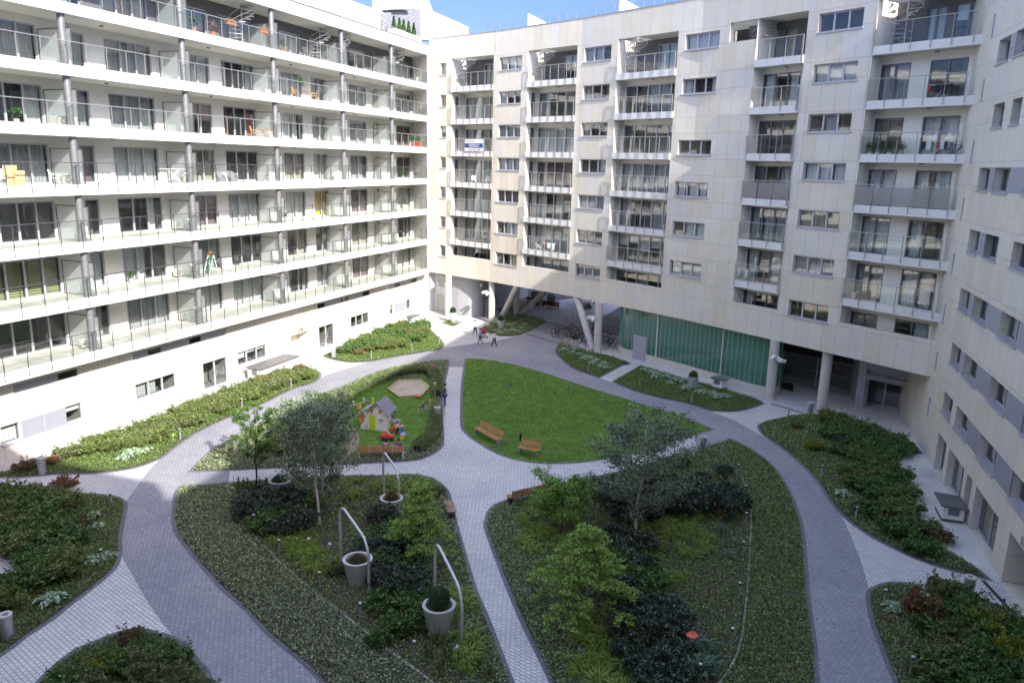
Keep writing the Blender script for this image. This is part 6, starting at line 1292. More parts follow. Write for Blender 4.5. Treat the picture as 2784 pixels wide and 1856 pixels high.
for k, x, y, s, l in [('brown', 60, 1080, .9, 'bronze leaved shrub behind the steel bin at the left wall corner'), ('red', 115, 1068, .7, 'reddish shrub next to the steel bin at the left end of the sunny bed'), ('brown', 350, 1012, .75, 'bronze shrub at the front of the sunny bed above the pale hostas'), ('red', 515, 945, .65, 'reddish brown shrub at the front of the sunny bed, left of the kiosk'), ('autumn', 600, 888, .95, 'orange tipped round shrub in front of the kiosk'), ('red', 690, 856, .85, 'wine red shrub at the pointed end of the sunny bed beside the kiosk'), ('deep', 650, 870, .8, 'dark green shrub in front of the kiosk, between the orange and red ones'),
                      ('brown', 822, 815, .8, 'bronze shrub at the left tip of the far left bed beside the bin'), ('red', 888, 800, .8, 'pinkish shrub in the middle of the far left bed'), ('autumn', 935, 772, .85, 'orange yellow shrub at the back of the far left bed'), ('brown', 978, 758, .7, 'brown shrub at the kiosk end of the far left bed'),
                      ('red', 150, 1128, 1.0, 'tall red tipped shrub at the top of the left bed beside the paved fork'), ('brown', 60, 1150, 1.0, 'brown shrub at the top left of the left bed'), ('brown', 175, 1222, .85, 'greyish brown shrub above the hostas in the left bed'), ('olive', 110, 1150, 1.0, 'olive yellow shrub behind the red tipped one in the left bed'),
                      ('yellow', 250, 1545, .8, 'golden olive shrub in the lower left corner bed'), ('brown', 300, 1480, .7, 'thin brown shrub on the upper edge of the lower left bed'),
                      ('yellow', 1893, 958, .75, 'tall yellow green shrub beside the column foot in the right bed'), ('yellow', 1868, 1035, .85, 'yellow green round shrub near the left tip of the right bed'), ('dark', 1925, 1030, .8, 'dark blue green bush in the middle of the right bed'), ('autumn', 1955, 1110, .7, 'olive gold shrub in the middle of the right bed'), ('brown', 2160, 1245, .8, 'bare bronze shrub by the terrace edge in the right bed'), ('brown', 1830, 985, .6, 'low bronze shrub behind the left tip of the right bed'),
                      ('red', 2120, 1425, 1.2, 'dark red brown shrub in the lower right bed'), ('yellow', 2260, 1460, 1.2, 'large yellow shrub in the lower right bed, upper one'), ('yellow', 2330, 1530, 1.2, 'large yellow shrub at the right frame edge, lower one'), ('olive', 2175, 1380, 1.2, 'feathery green shrub overhanging the pale path at the lower right'), ('olive', 2130, 1560, 1.1, 'grey green shrub at the bottom of the lower right bed'),
                      ('dark', 1662, 1098, .82, 'round dark spruce bush, right one of the pair by the edging strip'), ('dark', 1612, 1108, .72, 'dark spruce bush, left one of the pair by the edging strip'), ('green', 1530, 1110, .9, 'green bush right of the big birch near the path'), ('deep', 1560, 1075, .9, 'deep green bush below the bin path in the right bed'),
                      ('green', 860, 1330, .8, 'light green shrub right of the middle tub'), ('deep', 870, 1480, .7, 'small green shrub below the dark evergreens by the edging strip'), ('olive', 770, 1320, .7, 'olive shrub left of the middle tub'), ('green', 1000, 1140, .7, 'light green shrub between path corner and the far tub'), ('deep', 970, 1330, .7, 'green shrub between the dark mass and the nearest arch')]:
    o = shrub(k, x, y, s, l)
# tall light green layered maple at the fork
# -- hostas and strap leaved clumps
def hosta_proto(white=True, seed=0):
    r = np.random.default_rng(seed); t = thing('hosta', '', 'hosta'); m = MB(); m2 = MB()
    for i in range(46):
        a = r.uniform(0, 6.28); L_ = r.uniform(.16, .36); e = r.uniform(.15, .8); d = Vector((math.cos(a), math.sin(a), 0)); s = Vector((-d.y, d.x, 0)); b = d*r.uniform(.02, .12)+Vector((0, 0, .05+.12*e))
        mid = b+d*L_*.5+Vector((0, 0, .12*e)); tip = b+d*L_+Vector((0, 0, .02-.06*(1-e))); w = L_*.28
        m.quad([b, mid+s*w, tip, mid-s*w]); m2.quad([b+Vector((0, 0, .006)), mid+s*w*.55+Vector((0, 0, .012)), tip-d*.05+Vector((0, 0, .008)), mid-s*w*.55+Vector((0, 0, .012))])
    m.build('leaf_edge', HW if white else HG, t, world=False); m2.build('leaf', HG2 if white else HG, t, world=False); return t
HW = plain('variegated_leaf_edge', (.42, .5, .34), .5, var=.15); HG2 = plain('hosta_leaf', (.10, .19, .09), .45, var=.3); HG = plain('lime_hosta_leaf', (.26, .36, .09), .45, var=.3)
HP = [hosta_proto(True, 1), hosta_proto(False, 2)]; HU = [False, False]
def hosta(v, x, y, s, l, g=None):
    p = G(x, y); p.z = .04
    if not HU[v]: o = HP[v]; HU[v] = True; o.location = p
    else: o = dup(HP[v], p, random.random()*6)
    o.scale = (s, s, s*.9); o['label'] = l
    if 'group' in o: del o['group']
    if g: o['group'] = g
for v, x, y, s, l in [(0, 118, 1385, 1.3, 'large white edged hosta in front of the left bed, above the paved fork'), (0, 212, 1190, 1.0, 'white edged hosta at the upper left bed, upper of two'), (0, 222, 1213, .9, 'white edged hosta at the upper left bed, lower of two'), (0, 215, 1292, 1.0, 'white edged hosta left of the bollard in the left bed'), (0, 248, 1282, .9, 'white edged hosta right of the bollard in the left bed'), (0, 1935, 1138, 1.1, 'white edged hosta in the middle of the right bed'), (0, 2050, 1400, 1.0, 'white edged hosta left of the red brown shrub at the lower right'), (0, 2135, 1372, 1.1, 'white edged hosta behind the red brown shrub at the lower right'), (0, 2190, 1555, 1.2, 'white edged hosta at the bottom right beside a bollard'),
                      (1, 468, 962, .9, 'lime green hosta in the sunny bed by the second bollard'), (1, 395, 1003, .8, 'pale hosta in the sunny bed beside the nearest bollard'), (1, 545, 925, .8, 'lime green hosta in the sunny bed left of the autumn shrub')]: hosta(v, x, y, s, l)
for g, l, v, pts in [('pale hostas clustered in the sunny bed', 'pale variegated hosta in the cluster at the front of the sunny bed', 0, [(285, 1055), (300, 1048), (318, 1044), (333, 1038), (310, 1035), (295, 1040)]),
                     ('white hostas in the bed by the bicycles', 'white edged hosta in the winding row beside the bicycle parking', 0, [(1297, 806), (1312, 812), (1328, 817), (1345, 820), (1358, 826), (1372, 830), (1385, 836), (1340, 828), (1360, 838), (1378, 844), (1390, 847), (1322, 806)]),
                     ('white hostas below the green glass', 'white edged hosta in the winding row below the green glass wall', 0, [(1480, 852), (1495, 858), (1512, 864), (1530, 868), (1548, 874), (1565, 880), (1582, 888), (1600, 893), (1618, 900), (1636, 906), (1652, 912), (1505, 871), (1540, 882), (1575, 893), (1610, 905), (1640, 915), (1668, 915)]),
                     ('hostas in the passage bed', 'pale leafy plant massed in the bed around the slanted column planter', 0, [(1125, 752), (1140, 762), (1160, 762), (1178, 760), (1195, 755), (1165, 750), (1185, 747), (1205, 748), (1220, 740), (1200, 736), (1180, 733), (1222, 730), (1238, 736), (1130, 745), (1150, 768), (1190, 764)])]:
    for x, y in pts: hosta(v, x+random.uniform(-3, 3), y+random.uniform(-2, 2), random.uniform(.95, 1.25), l, g)
STRP = leafmat('strap_leaves', [(.10, .18, .02), (.18, .28, .04), (.33, .34, .07)], .3, 2.5); IRS = leafmat('iris_leaves', [(.06, .12, .07), (.12, .2, .12)], .25, 2)
def strap_proto(mat, seed, n=60, L_=.5, w=.016, up=.9):
    r = np.random.default_rng(seed); t = thing('strap_leaf_plant', '', 'plant'); m = MB()
    for i in range(n):
        a = r.uniform(0, 6.28); d = Vector((math.cos(a), math.sin(a), 0)); s = Vector((-d.y, d.x, 0))*w; b = d*r.uniform(0, .1); l = L_*r.uniform(.6, 1.2); h = l*up*r.uniform(.5, 1)
        p = [b, b+d*l*.3+Vector((0, 0, h*.7)), b+d*l*.7+Vector((0, 0, h*.8)), b+d*l*1.05+Vector((0, 0, h*.35))]
        for k in range(3): w0, w1 = (1, .95, .7, .05)[k], (1, .95, .7, .05)[k+1]; m.quad([p[k]-s*w0, p[k]+s*w0, p[k+1]+s*w1, p[k+1]-s*w1])
    m.build('leaves', mat, t, world=False); return t
SP = [strap_proto(STRP, 3), strap_proto(STRP, 4, 45, .42), strap_proto(IRS, 5, 26, .5, .026, 1.2)]; SU = [False]*3
def straps(v, pts, l, g, s0=1.0):
    for x, y in pts:
        p = G(x, y); p.z = .02; vv = v if v == 2 else random.randrange(2)
        if not SU[vv]: o = SP[vv]; SU[vv] = True; o.location = p
        else: o = dup(SP[vv], p, random.random()*6)
        s = s0*random.uniform(.8, 1.2); o.scale = (s,)*3; o['label'] = l; o['group'] = g
random.seed(21)
def cloudpts(poly, n): 
    P = []; xs = [p[0] for p in poly]; ys = [p[1] for p in poly]
    while len(P) < n:
        q = np.array([[random.uniform(min(xs), max(xs)), random.uniform(min(ys), max(ys))]])
        if inpoly(q, poly)[0]: P.append(tuple(q[0]))
    return P
straps(0, cloudpts([(780, 1105), (990, 1105), (1000, 1140), (860, 1150), (770, 1150)], 26), 'arching strap leaved plant along the path in the centre left bed', 'strap leaved plants along the upper path edge')
straps(0, cloudpts([(600, 1245), (700, 1230), (790, 1290), (770, 1330), (640, 1290)], 22), 'arching strap leaved plant around the garden spotlights left of the tubs', 'strap leaved plants left of the tubs')
straps(0, cloudpts([(1030, 1350), (1075, 1380), (1100, 1470), (1130, 1560), (1040, 1560), (1050, 1440)], 14), 'strap leaved plant between the nearest arch and the path', 'strap leaved plants near the nearest arch')
straps(0, cloudpts([(1190, 1160), (1330, 1180), (1340, 1290), (1230, 1300), (1185, 1230)], 24), 'strap leaved plant around the light green maple at the fork', 'strap leaved plants at the fork')
straps(0, cloudpts([(1440, 1200), (1600, 1190), (1640, 1260), (1560, 1340), (1480, 1370), (1440, 1280)], 42), 'yellowish strap leaved plant right of the big birch trunk', 'strap leaved plants right of the birch', 1.1)
straps(0, cloudpts([(1280, 1400), (1360, 1400), (1440, 1480), (1460, 1600), (1340, 1600)], 26), 'strap leaved plant around the small black notice', 'strap leaved plants around the notice', 1.1)
straps(2, [(1560, 1470), (1575, 1500), (1600, 1480), (1612, 1500), (1570, 1530), (1590, 1555), (1615, 1560), (1630, 1540)], 'blue green iris clump around the orange capped hydrant', 'irises around the hydrant', 1.2)
straps(2, [(1655, 1225), (1680, 1255), (1670, 1285)], 'pale strap clump on the bare mulch by the edging strip', 'pale strap clumps by the strip', .9)
UPR = leafmat('upright_spike_leaves', [(.10, .09, .03), (.08, .13, .03)], .2)
def spike_proto():
    t = thing('spiky_plant', '', 'plant'); m = MB(); P = []
    for i in range(9): a = random.random()*6.28; q = random.random()*.14; m.bar((q*math.cos(a), q*math.sin(a), 0), (q*1.6*math.cos(a), q*1.6*math.sin(a), random.uniform(.35, .6)), .022)
    m.build('spikes', UPR, t, world=False); P = RNG.uniform((-.2, -.2, .02), (.2, .2, .25), (120, 3)); leafcloud('leaves', P, .08, LM['green'], t, local=True); return t
s0 = spike_proto(); first = True
for x, y in [(545, 1122), (556, 1126), (568, 1121), (580, 1128), (592, 1124), (604, 1127), (616, 1120), (628, 1124), (550, 1136), (600, 1138)]:
    p = G(x, y); p.z = .02; o = s0 if first else dup(s0, p, random.random()*6); first = False; o.location = p; o['label'] = 'upright brown spiked plant by the path under the small left tree'; o['group'] = 'upright spiked plants by the path'
for i, (x, y) in enumerate([(1000, 1480), (1030, 1520), (1060, 1530), (1085, 1490), (1095, 1540), (1120, 1560), (1010, 1550), (985, 1510)]):
    p = G(x, y); p.z = .02; o = dup(s0, p, random.random()*6, 'upright green spiked perennial at the bottom of the centre left bed'); o['group'] = 'spiked perennials at the bottom'; o.scale = (.9,)*3
# -- hedge round the playground
def hedge(name, L_, w, h, label):
    P = [G(*q) for q in L_]; t = thing('hedge', label, 'hedge', (P[0].x, P[0].y, .02)); Q = []; D = []; m = MB()
    for a, b in zip(P[:-1], P[1:]):
        d = b-a; ln = d.length; d.normalize(); s = Vector((-d.y, d.x, 0)); n = int(ln*1300)
        for i in range(n):
            u = random.random()*ln; f = random.random(); hh = h*(1+.12*math.sin((a.x+u)*3.1)+.08*math.sin((a.y+u)*7))
            if f < .45: q = a+d*u+s*random.uniform(-w/2, w/2)+Vector((0, 0, hh)); e = Vector((0, 0, 1))
            elif f < .75: q = a+d*u+s*w/2+Vector((0, 0, random.uniform(.03, hh))); e = s
            else: q = a+d*u-s*w/2+Vector((0, 0, random.uniform(.03, hh))); e = -s
            q += Vector((random.gauss(0, .04), random.gauss(0, .04), random.gauss(0, .035))); Q.append(q); D.append(e+Vector((0, 0, .4)))
        m.bar(a+d*.12+Vector((0, 0, h*.36)), b-d*.12+Vector((0, 0, h*.36)), w*.6, h*.66)  # solid dark core, its colour stands in for shade between the leaves
    leafcloud('foliage', np.array([tuple(q) for q in Q]), .07, LM['olive'] if 'olive_h' not in LM else LM['olive_h'], t, dirs=np.array([tuple(e) for e in D])); m.build('shade_core', MATS['shrub_shade'], t)
LM['olive_h'] = leafmat('hedge_leaves', [(.08, .13, .045), (.15, .21, .075), (.26, .30, .13)], .2, 1.2)
hedge('h', [(782, 948), (800, 916), (840, 892), (900, 868), (950, 858), (990, 860), (1006, 880), (1004, 915)], .62, .55, 'tall curved hedge around the sandbox side of the playground')
hedge('h', [(1000, 950), (1001, 990), (985, 1018), (955, 1040)], .6, .5, 'shorter hedge beside the bin and bench on the path side of the playground')
# -- trees
BARK = plain('white_birch_bark', (.52, .50, .46), .7, var=.35, scale=9); BARKD = plain('dark_bark', (.06, .045, .035), .9, var=.3, scale=12); TWIG = plain('pale_birch_twigs', (.30, .27, .22), .8, var=.2)
def tree(name, label, cat, p, h, rx, z0, nlimb, nleaf, ls, mat, bark, seed, lean=(0, 0), up=(.3, 1.1), rtr=.07, sub=5, clump=.14, drop=0, shape='oval', droop=.0, whorl=0):
    r = np.random.default_rng(seed); t = thing(name, label, cat, (p.x, p.y, .02)); m = MB(); N = 8
    tp = [Vector((lean[0]*(i/N)**1.3+r.normal()*.02*i/2, lean[1]*(i/N)**1.3+r.normal()*.02*i/2, h*.96*i/N)) for i in range(N+1)]
    m.tube(tp, [rtr*(1-.88*i/N) for i in range(N+1)], 10)
    o = m.build('trunk', bark, t, world=False, smooth=True); P = []; D = []; lm = MB()
    def at(z): f = max(0, min(.999, z/(h*.96)))*N; i = int(f); return tp[i]+(tp[i+1]-tp[i])*(f-i)
    for i in range(nlimb):
        f = (i+.5)/nlimb; z = z0*.8+(h*.93-z0*.8)*f**.9; a = i*2.4+r.uniform(-.4, .4)
        if whorl: z = z0*.8+(h*.93-z0*.8)*((int(f*whorl)+.5)/whorl)**.95
        b = at(z)
        if shape == 'oval': R = rx*math.sqrt(max(.06, 1-((f-.42)/.62)**2))*r.uniform(.75, 1.08)
        elif shape == 'cone': R = rx*(1-f)**.75*r.uniform(.8, 1.1)+.08
        else: R = rx*(.35+.65*min(1, f*1.5))*(1.05-.45*f)*r.uniform(.8, 1.1)
        u = r.uniform(*up)*R; d = Vector((math.cos(a), math.sin(a), 0)); e = b+d*R+Vector((0, 0, u))
        if e.z > h*1.02: e.z = h*1.02
        mid = b+(e-b)*.5+Vector((0, 0, droop*R+.05)); th = rtr*.38*(1-f*.6); lm.tube([b, mid, e], [th, th*.6, th*.2], 6)
        for k in range(sub):
            g = r.uniform(.25, 1); q = b+(mid-b)*g*2 if g < .5 else mid+(e-mid)*(g*2-1); aa = a+r.uniform(-1.2, 1.2); tl = R*.35*r.uniform(.5, 1.2)*(1.1-g*.5); e2 = q+Vector((math.cos(aa)*tl, math.sin(aa)*tl, r.uniform(-.1, .5)*tl-drop*tl)); lm.tube([q, e2], [th*.3, .004], 4)
            n = int(nleaf/nlimb/sub); s = r.uniform(0, 1, n)[:, None]; base = np.array(q)*(1-s)+np.array(e2)*s+r.normal(size=(n, 3))*clump*np.array([1, 1, .35 if shape == 'cone' else .8]); P.append(base); D.append(np.tile(np.array([math.cos(aa), math.sin(aa), .1-drop*1.2]), (n, 1))+r.normal(size=(n, 3))*.5)
    lm.build('limb', TWIG if bark == BARK else bark, t, world=False); leafcloud('crown', np.concatenate(P), ls, mat, t, dirs=np.concatenate(D), local=True); return t
BIL = leafmat('birch_leaves', [(.035, .06, .03), (.10, .15, .075), (.20, .27, .15), (.36, .42, .29)], .25, .8, .35, .8); LAR = leafmat('larch_fronds', [(.07, .17, .025), (.19, .36, .06), (.36, .54, .14), (.50, .52, .12)], .3, .9, .5, .75); LOC = leafmat('feathery_tree_leaves', [(.035, .085, .015), (.07, .15, .025), (.13, .24, .05)], .3, .9, .5, .7)
MPL = leafmat('maple_leaves', [(.07, .17, .025), (.19, .34, .06), (.38, .52, .14)], .3, .9, .5, .75)
random.seed(5)
tree('birch_tree', 'grey green birch in front of the two left birches, with a leaning white trunk', 'tree', G(734, 1203), 4.9, 1.75, 1.6, 36, 14500, .095, BIL, BARK, 3, lean=(-.5, .3), sub=6)
tree('birch_tree', 'slightly farther birch of the left pair, its short white trunk foot by the dark sign', 'tree', G(742, 1141), 4.4, 1.7, 1.5, 30, 11000, .095, BIL, BARK, 4, lean=(-.3, .2), sub=6)
tree('birch_tree', 'tall birch with pale branching trunk and grey green crown in the right bed', 'tree', G(1459, 1231), 4.95, 2.35, 1.05, 44, 19000, .095, BIL, BARK, 8, lean=(.1, .5), up=(.2, .8), sub=6)
tree('tree', 'small feathery bright green tree with dark trunk by the dark and pale path junction', 'tree', G(590, 1110), 3.5, 1.5, .95, 22, 6500, .085, LOC, BARKD, 12, up=(.7, 1.5), rtr=.05, sub=6, clump=.055, shape='vase')
tree('larch_tree', 'soft green larch beside the weathered bench', 'tree', G(963, 1291), 3.45, 1.15, .75, 56, 17000, .08, LAR, BARKD, 15, up=(-.02, .1), rtr=.05, sub=6, clump=.07, drop=.35, shape='cone', droop=.08, whorl=8)
tree('larch_tree', 'wide layered light green larch in the right bed beside the central path', 'tree', G(1336, 1426), 3.75, 1.85, .8, 63, 24000, .085, LAR, BARKD, 16, up=(-.02, .08), rtr=.05, sub=7, clump=.05, drop=.32, shape='cone', droop=.1, whorl=7)
tree('maple_shrub', 'light green layered maple shrub behind the long bench at the fork', 'tree', G(1292, 1212), 2.1, 1.35, .3, 34, 13000, .09, MPL, BARKD, 17, up=(.1, .7), rtr=.04, sub=6, clump=.1, shape='oval')
tree('sapling', 'thin green sapling right of the big birch crown, against the grey path', 'tree', G(1546, 1060), 2.7, .8, .6, 18, 2600, .08, MPL, BARKD, 18, up=(.2, .8), rtr=.03, sub=4, clump=.06)
tree('sapling', 'bare twiggy sapling behind the long bench', 'tree', G(1256, 1128), 1.5, .35, .4, 9, 160, .06, LM['brown'], BARKD, 19, up=(.8, 1.6), rtr=.02, sub=3, clump=.05)

# fallen leaves on the paving
P = scatter(BP2['bedC'] if False else gp([(300, 1160), (420, 1060), (700, 900), (1000, 815), (1280, 800), (1640, 950), (1900, 1130), (2000, 1400), (2060, 1600), (1860, 1600), (1800, 1100), (1640, 1000), (1400, 1080), (1140, 1190), (1280, 1600), (1160, 1600), (1020, 1120), (560, 1095), (430, 1130), (440, 1260), (760, 1600), (460, 1600), (300, 1300)]), 2.2)
leafcloud('fallen_leaves', np.column_stack([P, np.full(len(P), .016)]), .06, LM['brown'], None, .06, .7, stuff=True)
# ================================================================ people
SKIN = plain('skin', (.50, .30, .21), .55, var=.06)
def skinmesh(name, nodes, edges, root, mat, parent, sub=1):
    me = bpy.data.meshes.new(name); keys = list(nodes); ix = {k: i for i, k in enumerate(keys)}
    me.from_pydata([nodes[k][0] for k in keys], [(ix[a], ix[b]) for a, b in edges], []); me.materials.append(mat)
    o = bpy.data.objects.new(name, me); COL.objects.link(o); o.parent = parent; md = o.modifiers.new('skin', 'SKIN'); md.use_smooth_shade = True
    if not me.skin_vertices: bpy.context.view_layer.update()
    for i, k in enumerate(keys):
        r = nodes[k][1]; sv = me.skin_vertices[0].data[i]; sv.radius = r if isinstance(r, tuple) else (r, r); sv.use_root = (k == root)
    s = o.modifiers.new('subsurf', 'SUBSURF'); s.levels = sub; s.render_levels = sub; return o
STAND = dict(pel=(0, 0, .52), spi=(0, 0, .63), che=(0, 0, .75), nec=(0, 0, .835), hea=(0, -.01, .88), crn=(0, -.012, .955),
             shL=(.1, 0, .795), elL=(.135, .01, .64), wrL=(.14, -.03, .50), haL=(.14, -.04, .46), shR=(-.1, 0, .795), elR=(-.135, .01, .64), wrR=(-.14, -.03, .50), haR=(-.14, -.04, .46),
             hiL=(.05, 0, .49), knL=(.055, -.01, .28), anL=(.055, .01, .05), toL=(.06, -.075, .022), hiR=(-.05, 0, .49), knR=(-.055, -.01, .28), anR=(-.055, .01, .05), toR=(-.06, -.075, .022))
WALK = dict(STAND, knL=(.055, -.09, .29), anL=(.055, -.15, .06), toL=(.06, -.23, .035), knR=(-.055, .03, .27), anR=(-.055, .18, .09), toR=(-.06, .12, .02), elL=(.13, .05, .65), wrL=(.13, .08, .52), haL=(.13, .07, .48), elR=(-.13, -.04, .64), wrR=(-.12, -.14, .55), haR=(-.12, -.17, .53))
SIT = dict(pel=(0, 0, .28), spi=(0, .01, .39), che=(0, .0, .50), nec=(0, -.01, .585), hea=(0, -.03, .63), crn=(0, -.035, .705), shL=(.1, 0, .545), elL=(.14, -.02, .40), wrL=(.09, -.15, .34), haL=(.07, -.19, .33), shR=(-.1, 0, .545), elR=(-.14, -.02, .40), wrR=(-.09, -.15, .34), haR=(-.07, -.19, .33),
           hiL=(.05, -.02, .27), knL=(.06, -.25, .28), anL=(.06, -.25, .05), toL=(.065, -.33, .022), hiR=(-.05, -.02, .27), knR=(-.06, -.25, .28), anR=(-.06, -.25, .05), toR=(-.065, -.33, .022))
def person(label, x, y, face, H, pose, top, bottom, hairc, shoe=None, shorts=False, longhair=False, cat='person', z=.012, headr=1.0, sleeves=True, group=None):
    t = thing('person', label, cat, (x, y, z), math.atan2(face[1], face[0])+math.pi/2, group)
    J = {k: Vector(v)*H for k, v in pose.items()}; h = H
    N = {}; E = []
    def n(k, r): N[k] = (tuple(J[k]), r*h if not isinstance(r, tuple) else (r[0]*h, r[1]*h))
    for k, r in dict(pel=(.068, .05), spi=(.062, .045), che=(.075, .052), nec=.026, hea=(.038*headr, .045*headr), crn=(.036*headr, .043*headr), shL=.032, shR=.032, elL=.022, elR=.022, wrL=.014, wrR=.014, haL=(.018, .01), haR=(.018, .01), hiL=.045, hiR=.045, knL=.031, knR=.031, anL=.02, anR=.02, toL=.018, toR=.018).items(): n(k, r)
    for a, b in (('pel', 'spi'), ('spi', 'che'), ('che', 'nec'), ('nec', 'hea'), ('hea', 'crn'), ('che', 'shL'), ('shL', 'elL'), ('elL', 'wrL'), ('wrL', 'haL'), ('che', 'shR'), ('shR', 'elR'), ('elR', 'wrR'), ('wrR', 'haR'), ('pel', 'hiL'), ('hiL', 'knL'), ('knL', 'anL'), ('anL', 'toL'), ('pel', 'hiR'), ('hiR', 'knR'), ('knR', 'anR'), ('anR', 'toR')): E.append((a, b))
    body = skinmesh('body', N, E, 'pel', SKIN, t, 1)
    for S in 'LR':      # five fingers, each its own bent chain rooted in the palm
        d = (J['ha'+S]-J['wr'+S]).normalized(); sd = d.cross(Vector((1, 0, 0))).normalized() if abs(d.x) < .9 else Vector((0, 1, 0)); inn = sd.cross(d).normalized()*(-1 if S == 'L' else 1)
        FN, FE = {}, []; FN['p'] = (tuple(J['ha'+S]), .008*h)
        for i, (o_, L_) in enumerate(((-.012, .036), (-.004, .042), (.004, .040), (.012, .032))):
            a = J['ha'+S]+d*.012*h+sd*o_*h; b = a+d*L_*.55*h+inn*.003*h; c = b+d*L_*.4*h+inn*.014*h; FN['a%d' % i] = (tuple(a), .0048*h); FN['b%d' % i] = (tuple(b), .0043*h); FN['c%d' % i] = (tuple(c), .0036*h); FE += [('p', 'a%d' % i), ('a%d' % i, 'b%d' % i), ('b%d' % i, 'c%d' % i)]
        a = J['ha'+S]-d*.012*h-sd*.016*h+inn*.006*h; b = a+d*.022*h-sd*.012*h+inn*.01*h; FN['t0'] = (tuple(a), .0055*h); FN['t1'] = (tuple(b), .0042*h); FE += [('p', 't0'), ('t0', 't1')]
        skinmesh('fingers', FN, FE, 'p', SKIN, body, 0)
    def cloth(name, ks, es, root, mat, g=1.22):
        M2 = {k: (N[k][0] if k in N else tuple(xx), tuple(q*g for q in N[k][1]) if isinstance(N[k][1], tuple) else N[k][1]*g) for k in ks for xx in [0]}; return skinmesh(name, M2, es, root, mat, t, 1)
    ks = ['pel', 'spi', 'che', 'shL', 'shR', 'elL', 'elR']; es = [('pel', 'spi'), ('spi', 'che'), ('che', 'shL'), ('che', 'shR'), ('shL', 'elL'), ('shR', 'elR')]
    if sleeves: ks += ['wrL', 'wrR']; es += [('elL', 'wrL'), ('elR', 'wrR')]
    cloth('shirt', ks, es, 'che', top, 1.2)
    ks = ['pel', 'hiL', 'knL', 'hiR', 'knR']; es = [('pel', 'hiL'), ('hiL', 'knL'), ('pel', 'hiR'), ('hiR', 'knR')]
    if not shorts: ks += ['anL', 'anR']; es += [('knL', 'anL'), ('knR', 'anR')]
    cloth('shorts' if shorts else 'trousers', ks, es, 'pel', bottom, 1.24)
    for S in 'LR': a, b = J['an'+S], J['to'+S]; skinmesh('shoe', {'a': (tuple(a+Vector((0, .01*h, -.02*h))), .026*h), 'm': (tuple((a+b)/2+Vector((0, 0, -.012*h))), .024*h), 'b': (tuple(b+Vector((0, -.01*h, 0))), (.024*h, .018*h))}, [('a', 'm'), ('m', 'b')], 'm', shoe or M['black'], t, 1)
    hc = (J['hea']+J['crn'])/2; ax = (J['crn']-J['hea']).normalized(); m = MB(); r = .05*h*headr
    m.ball(tuple(hc+ax*.018*h+Vector((0, .011*h, 0))), r*1.02, 10, (.92, 1.0, 1.1)); 
    if longhair: m.ball(tuple(hc+Vector((0, .03*h, -.045*h))), r*.95, 8, (1.05, .7, 1.5))
    m.build('hair', hairc, t, world=False, smooth=True)
    f = Vector((0, -1, 0)); m = MB(); m.ball(tuple(hc+f*.048*h*headr-ax*.008*h), .007*h, 5, (.8, 1.2, 1.3)); m.build('nose', SKIN, body, world=False)
    for s_ in (-1, 1): m = MB(); m.ball(tuple(hc+f*.042*h*headr+Vector((s_*.017*h, 0, .004*h))), .005*h, 5); m.build('eye', M['black'], body, world=False); m = MB(); m.ball(tuple(hc+Vector((s_*.044*h*headr, .004*h, -.004*h))), .01*h, 5, (.4, .8, 1.2)); m.build('ear', SKIN, body, world=False)
    m = MB(); m.obox(tuple(hc+f*.044*h*headr-ax*.026*h), (.022*h, .006*h, .004*h)); m.build('mouth', plain('lips', (.35, .12, .1), .5) if 'lips' not in MATS else MATS['lips'], body, world=False)
    return t
def cl(n, c): return MATS.get(n) or plain(n, c, .85, var=.1, scale=12)
NAVY = cl('navy_shirt', (.03, .04, .15)); JEAN = cl('blue_jeans', (.04, .06, .16)); DK = cl('dark_trousers', (.02, .02, .05)); WHS = cl('white_shirt', (.6, .62, .66)); LBS = cl('light_blue_shirt', (.14, .26, .45)); PUR = cl('purple_top', (.16, .02, .16)); GRL = cl('lilac_grey_top', (.2, .18, .26)); PNK = cl('pink_jacket', (.6, .25, .25)); BEI = cl('beige_shorts', (.4, .36, .28)); HDK = cl('dark_hair', (.015, .012, .015)); HBR = cl('brown_hair', (.06, .035, .025)); HBL = cl('blond_hair', (.5, .38, .2)); BRS = cl('brown_shoes', (.16, .07, .04)); BLJ = cl('blue_jacket', (.03, .06, .22))
p = G(1022, 934)
person('man in navy shirt and jeans standing beside the hedge, hand on hip', p.x, p.y, (-.85, -.25), 1.55, dict(STAND, elL=(.19, .03, .66), wrL=(.11, -.05, .56), haL=(.08, -.07, .54)), NAVY, JEAN, HDK, BRS)
person('dark haired adult in lilac and navy seated on the playground bench, arm along the backrest', -19.36, 33.05, (-.95, 2.09), 1.5, dict(SIT, elR=(-.2, .1, .49), wrR=(-.31, .13, .50), haR=(-.35, .13, .50)), GRL, DK, HDK, longhair=True, z=-.0)
person('dark haired figure in purple at the right end of the playground bench', -18.88, 33.45, (-.8, 2.0), 1.35, dict(SIT, che=(0, -.06, .49), nec=(0, -.11, .565), hea=(0, -.14, .60), crn=(0, -.17, .665), shL=(.1, -.06, .53), shR=(-.1, -.06, .53)), PUR, PUR, HDK, longhair=True)
person('small child in white top and dark trousers standing at the toy table', -20.5, 36.25, (.9, -.35), .86, STAND, WHS, DK, HDK, headr=1.35)
q = G(972, 944)
tr = dup(k1, (q.x, q.y, .03), .9, 'tiny white and pink balance bike under the blue jacketed toddler', scale=.42)
if 'group' in tr: del tr['group']
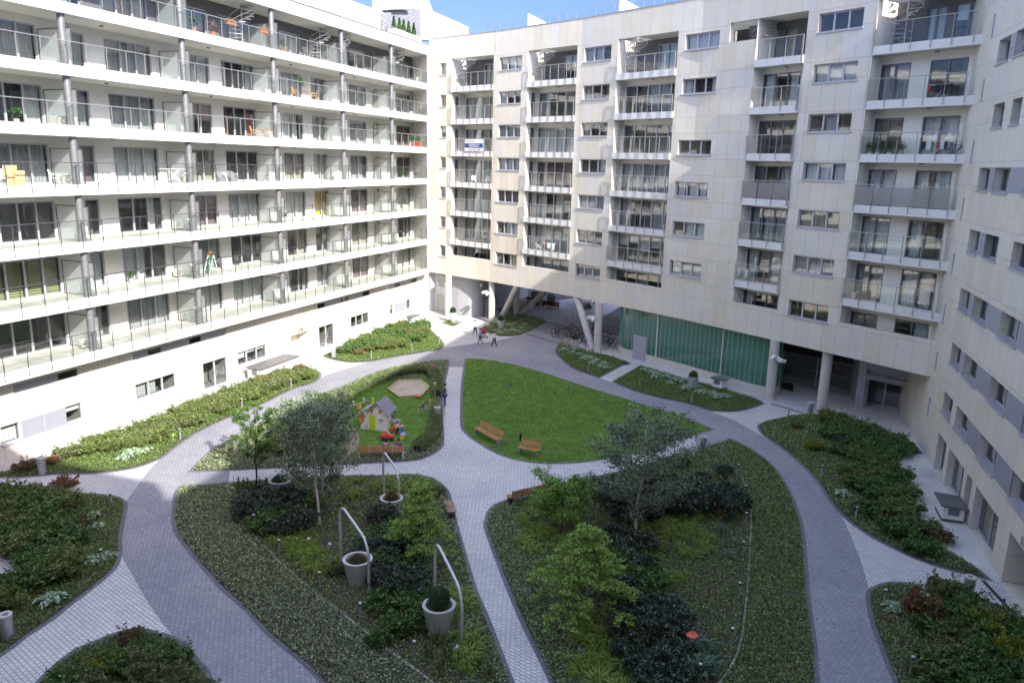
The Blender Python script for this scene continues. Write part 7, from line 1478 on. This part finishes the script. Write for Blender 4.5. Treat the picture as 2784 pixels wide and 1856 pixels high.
person('blond toddler in blue jacket sitting on a small white bike on the play lawn', q.x, q.y+.02, (-.7, -.6), .82, SIT, BLJ, BLJ, HBL, headr=1.4, z=.06)
q = G(988, 945); person('blond toddler in pink jacket just behind the hedge by the blue jacketed one', q.x, q.y, (-.7, -.5), .78, STAND, PNK, PNK, HBL, headr=1.4, z=.03)
q = G(1091, 771); person('walking adult in white shirt and blue jeans pushing a red pram on the pale terrace', q.x, q.y, (.75, -.65), 1.45, dict(WALK, elL=(.12, -.08, .66), wrL=(.08, -.2, .6), haL=(.08, -.23, .6), elR=(-.12, -.08, .66), wrR=(-.08, -.2, .6), haR=(-.08, -.23, .6)), WHS, JEAN, HBR)
q2 = G(1110, 776)
t = thing('pram', 'dark red pram pushed along beside the walkers', 'pram', (q2.x, q2.y, .01), math.atan2(-.65, .75)); m = MB()
m.lathe([(0, .35), (.2, .38), (.25, .55), (.23, .56), (0, .45)], n=16); m.build('seat', cl('dark_red_cloth', (.3, .02, .03)), t, world=False); m = MB(); m.ball((-.05, 0, .62), .24, 8, (1, .95, .8)); m.build('canopy', cl('dark_red_cloth', (.3, .02, .03)), t, world=False); m = MB()
for s_ in (-.2, .2): m.bar((-.5, s_, .8), (.25, s_, .1), .025); m.bar((-.3, s_, .1), (.1, s_, .45), .025)
m.bar((-.5, -.2, .8), (-.5, .2, .8), .03); m.build('frame', M['steeldark'], t, world=False)
for x_ in (-.3, .25):
    for s_ in (-.22, .22): m = MB(); m.tube([(x_, s_-.02, .1), (x_, s_+.02, .1)], .1, 12); m.build('wheel', M['rubber'], t, world=False)
q = G(1103, 791); person('walking man in light blue shirt and blue trousers in front of the pram', q.x, q.y, (-.75, -.6), 1.45, WALK, LBS, JEAN, HBR)
q = G(1135, 797); person('walking man in pale shirt and dark trousers, rightmost of the walkers on the grey path', q.x, q.y, (-.9, .25), 1.42, WALK, WHS, DK, HBR)
q = G(1106, 723); person('boy in blue shirt and beige shorts standing by the rounded grey wall', q.x, q.y, (.4, -.9), 1.3, STAND, BLJ, BEI, HBR, shorts=True, shoe=M['white_paint'])
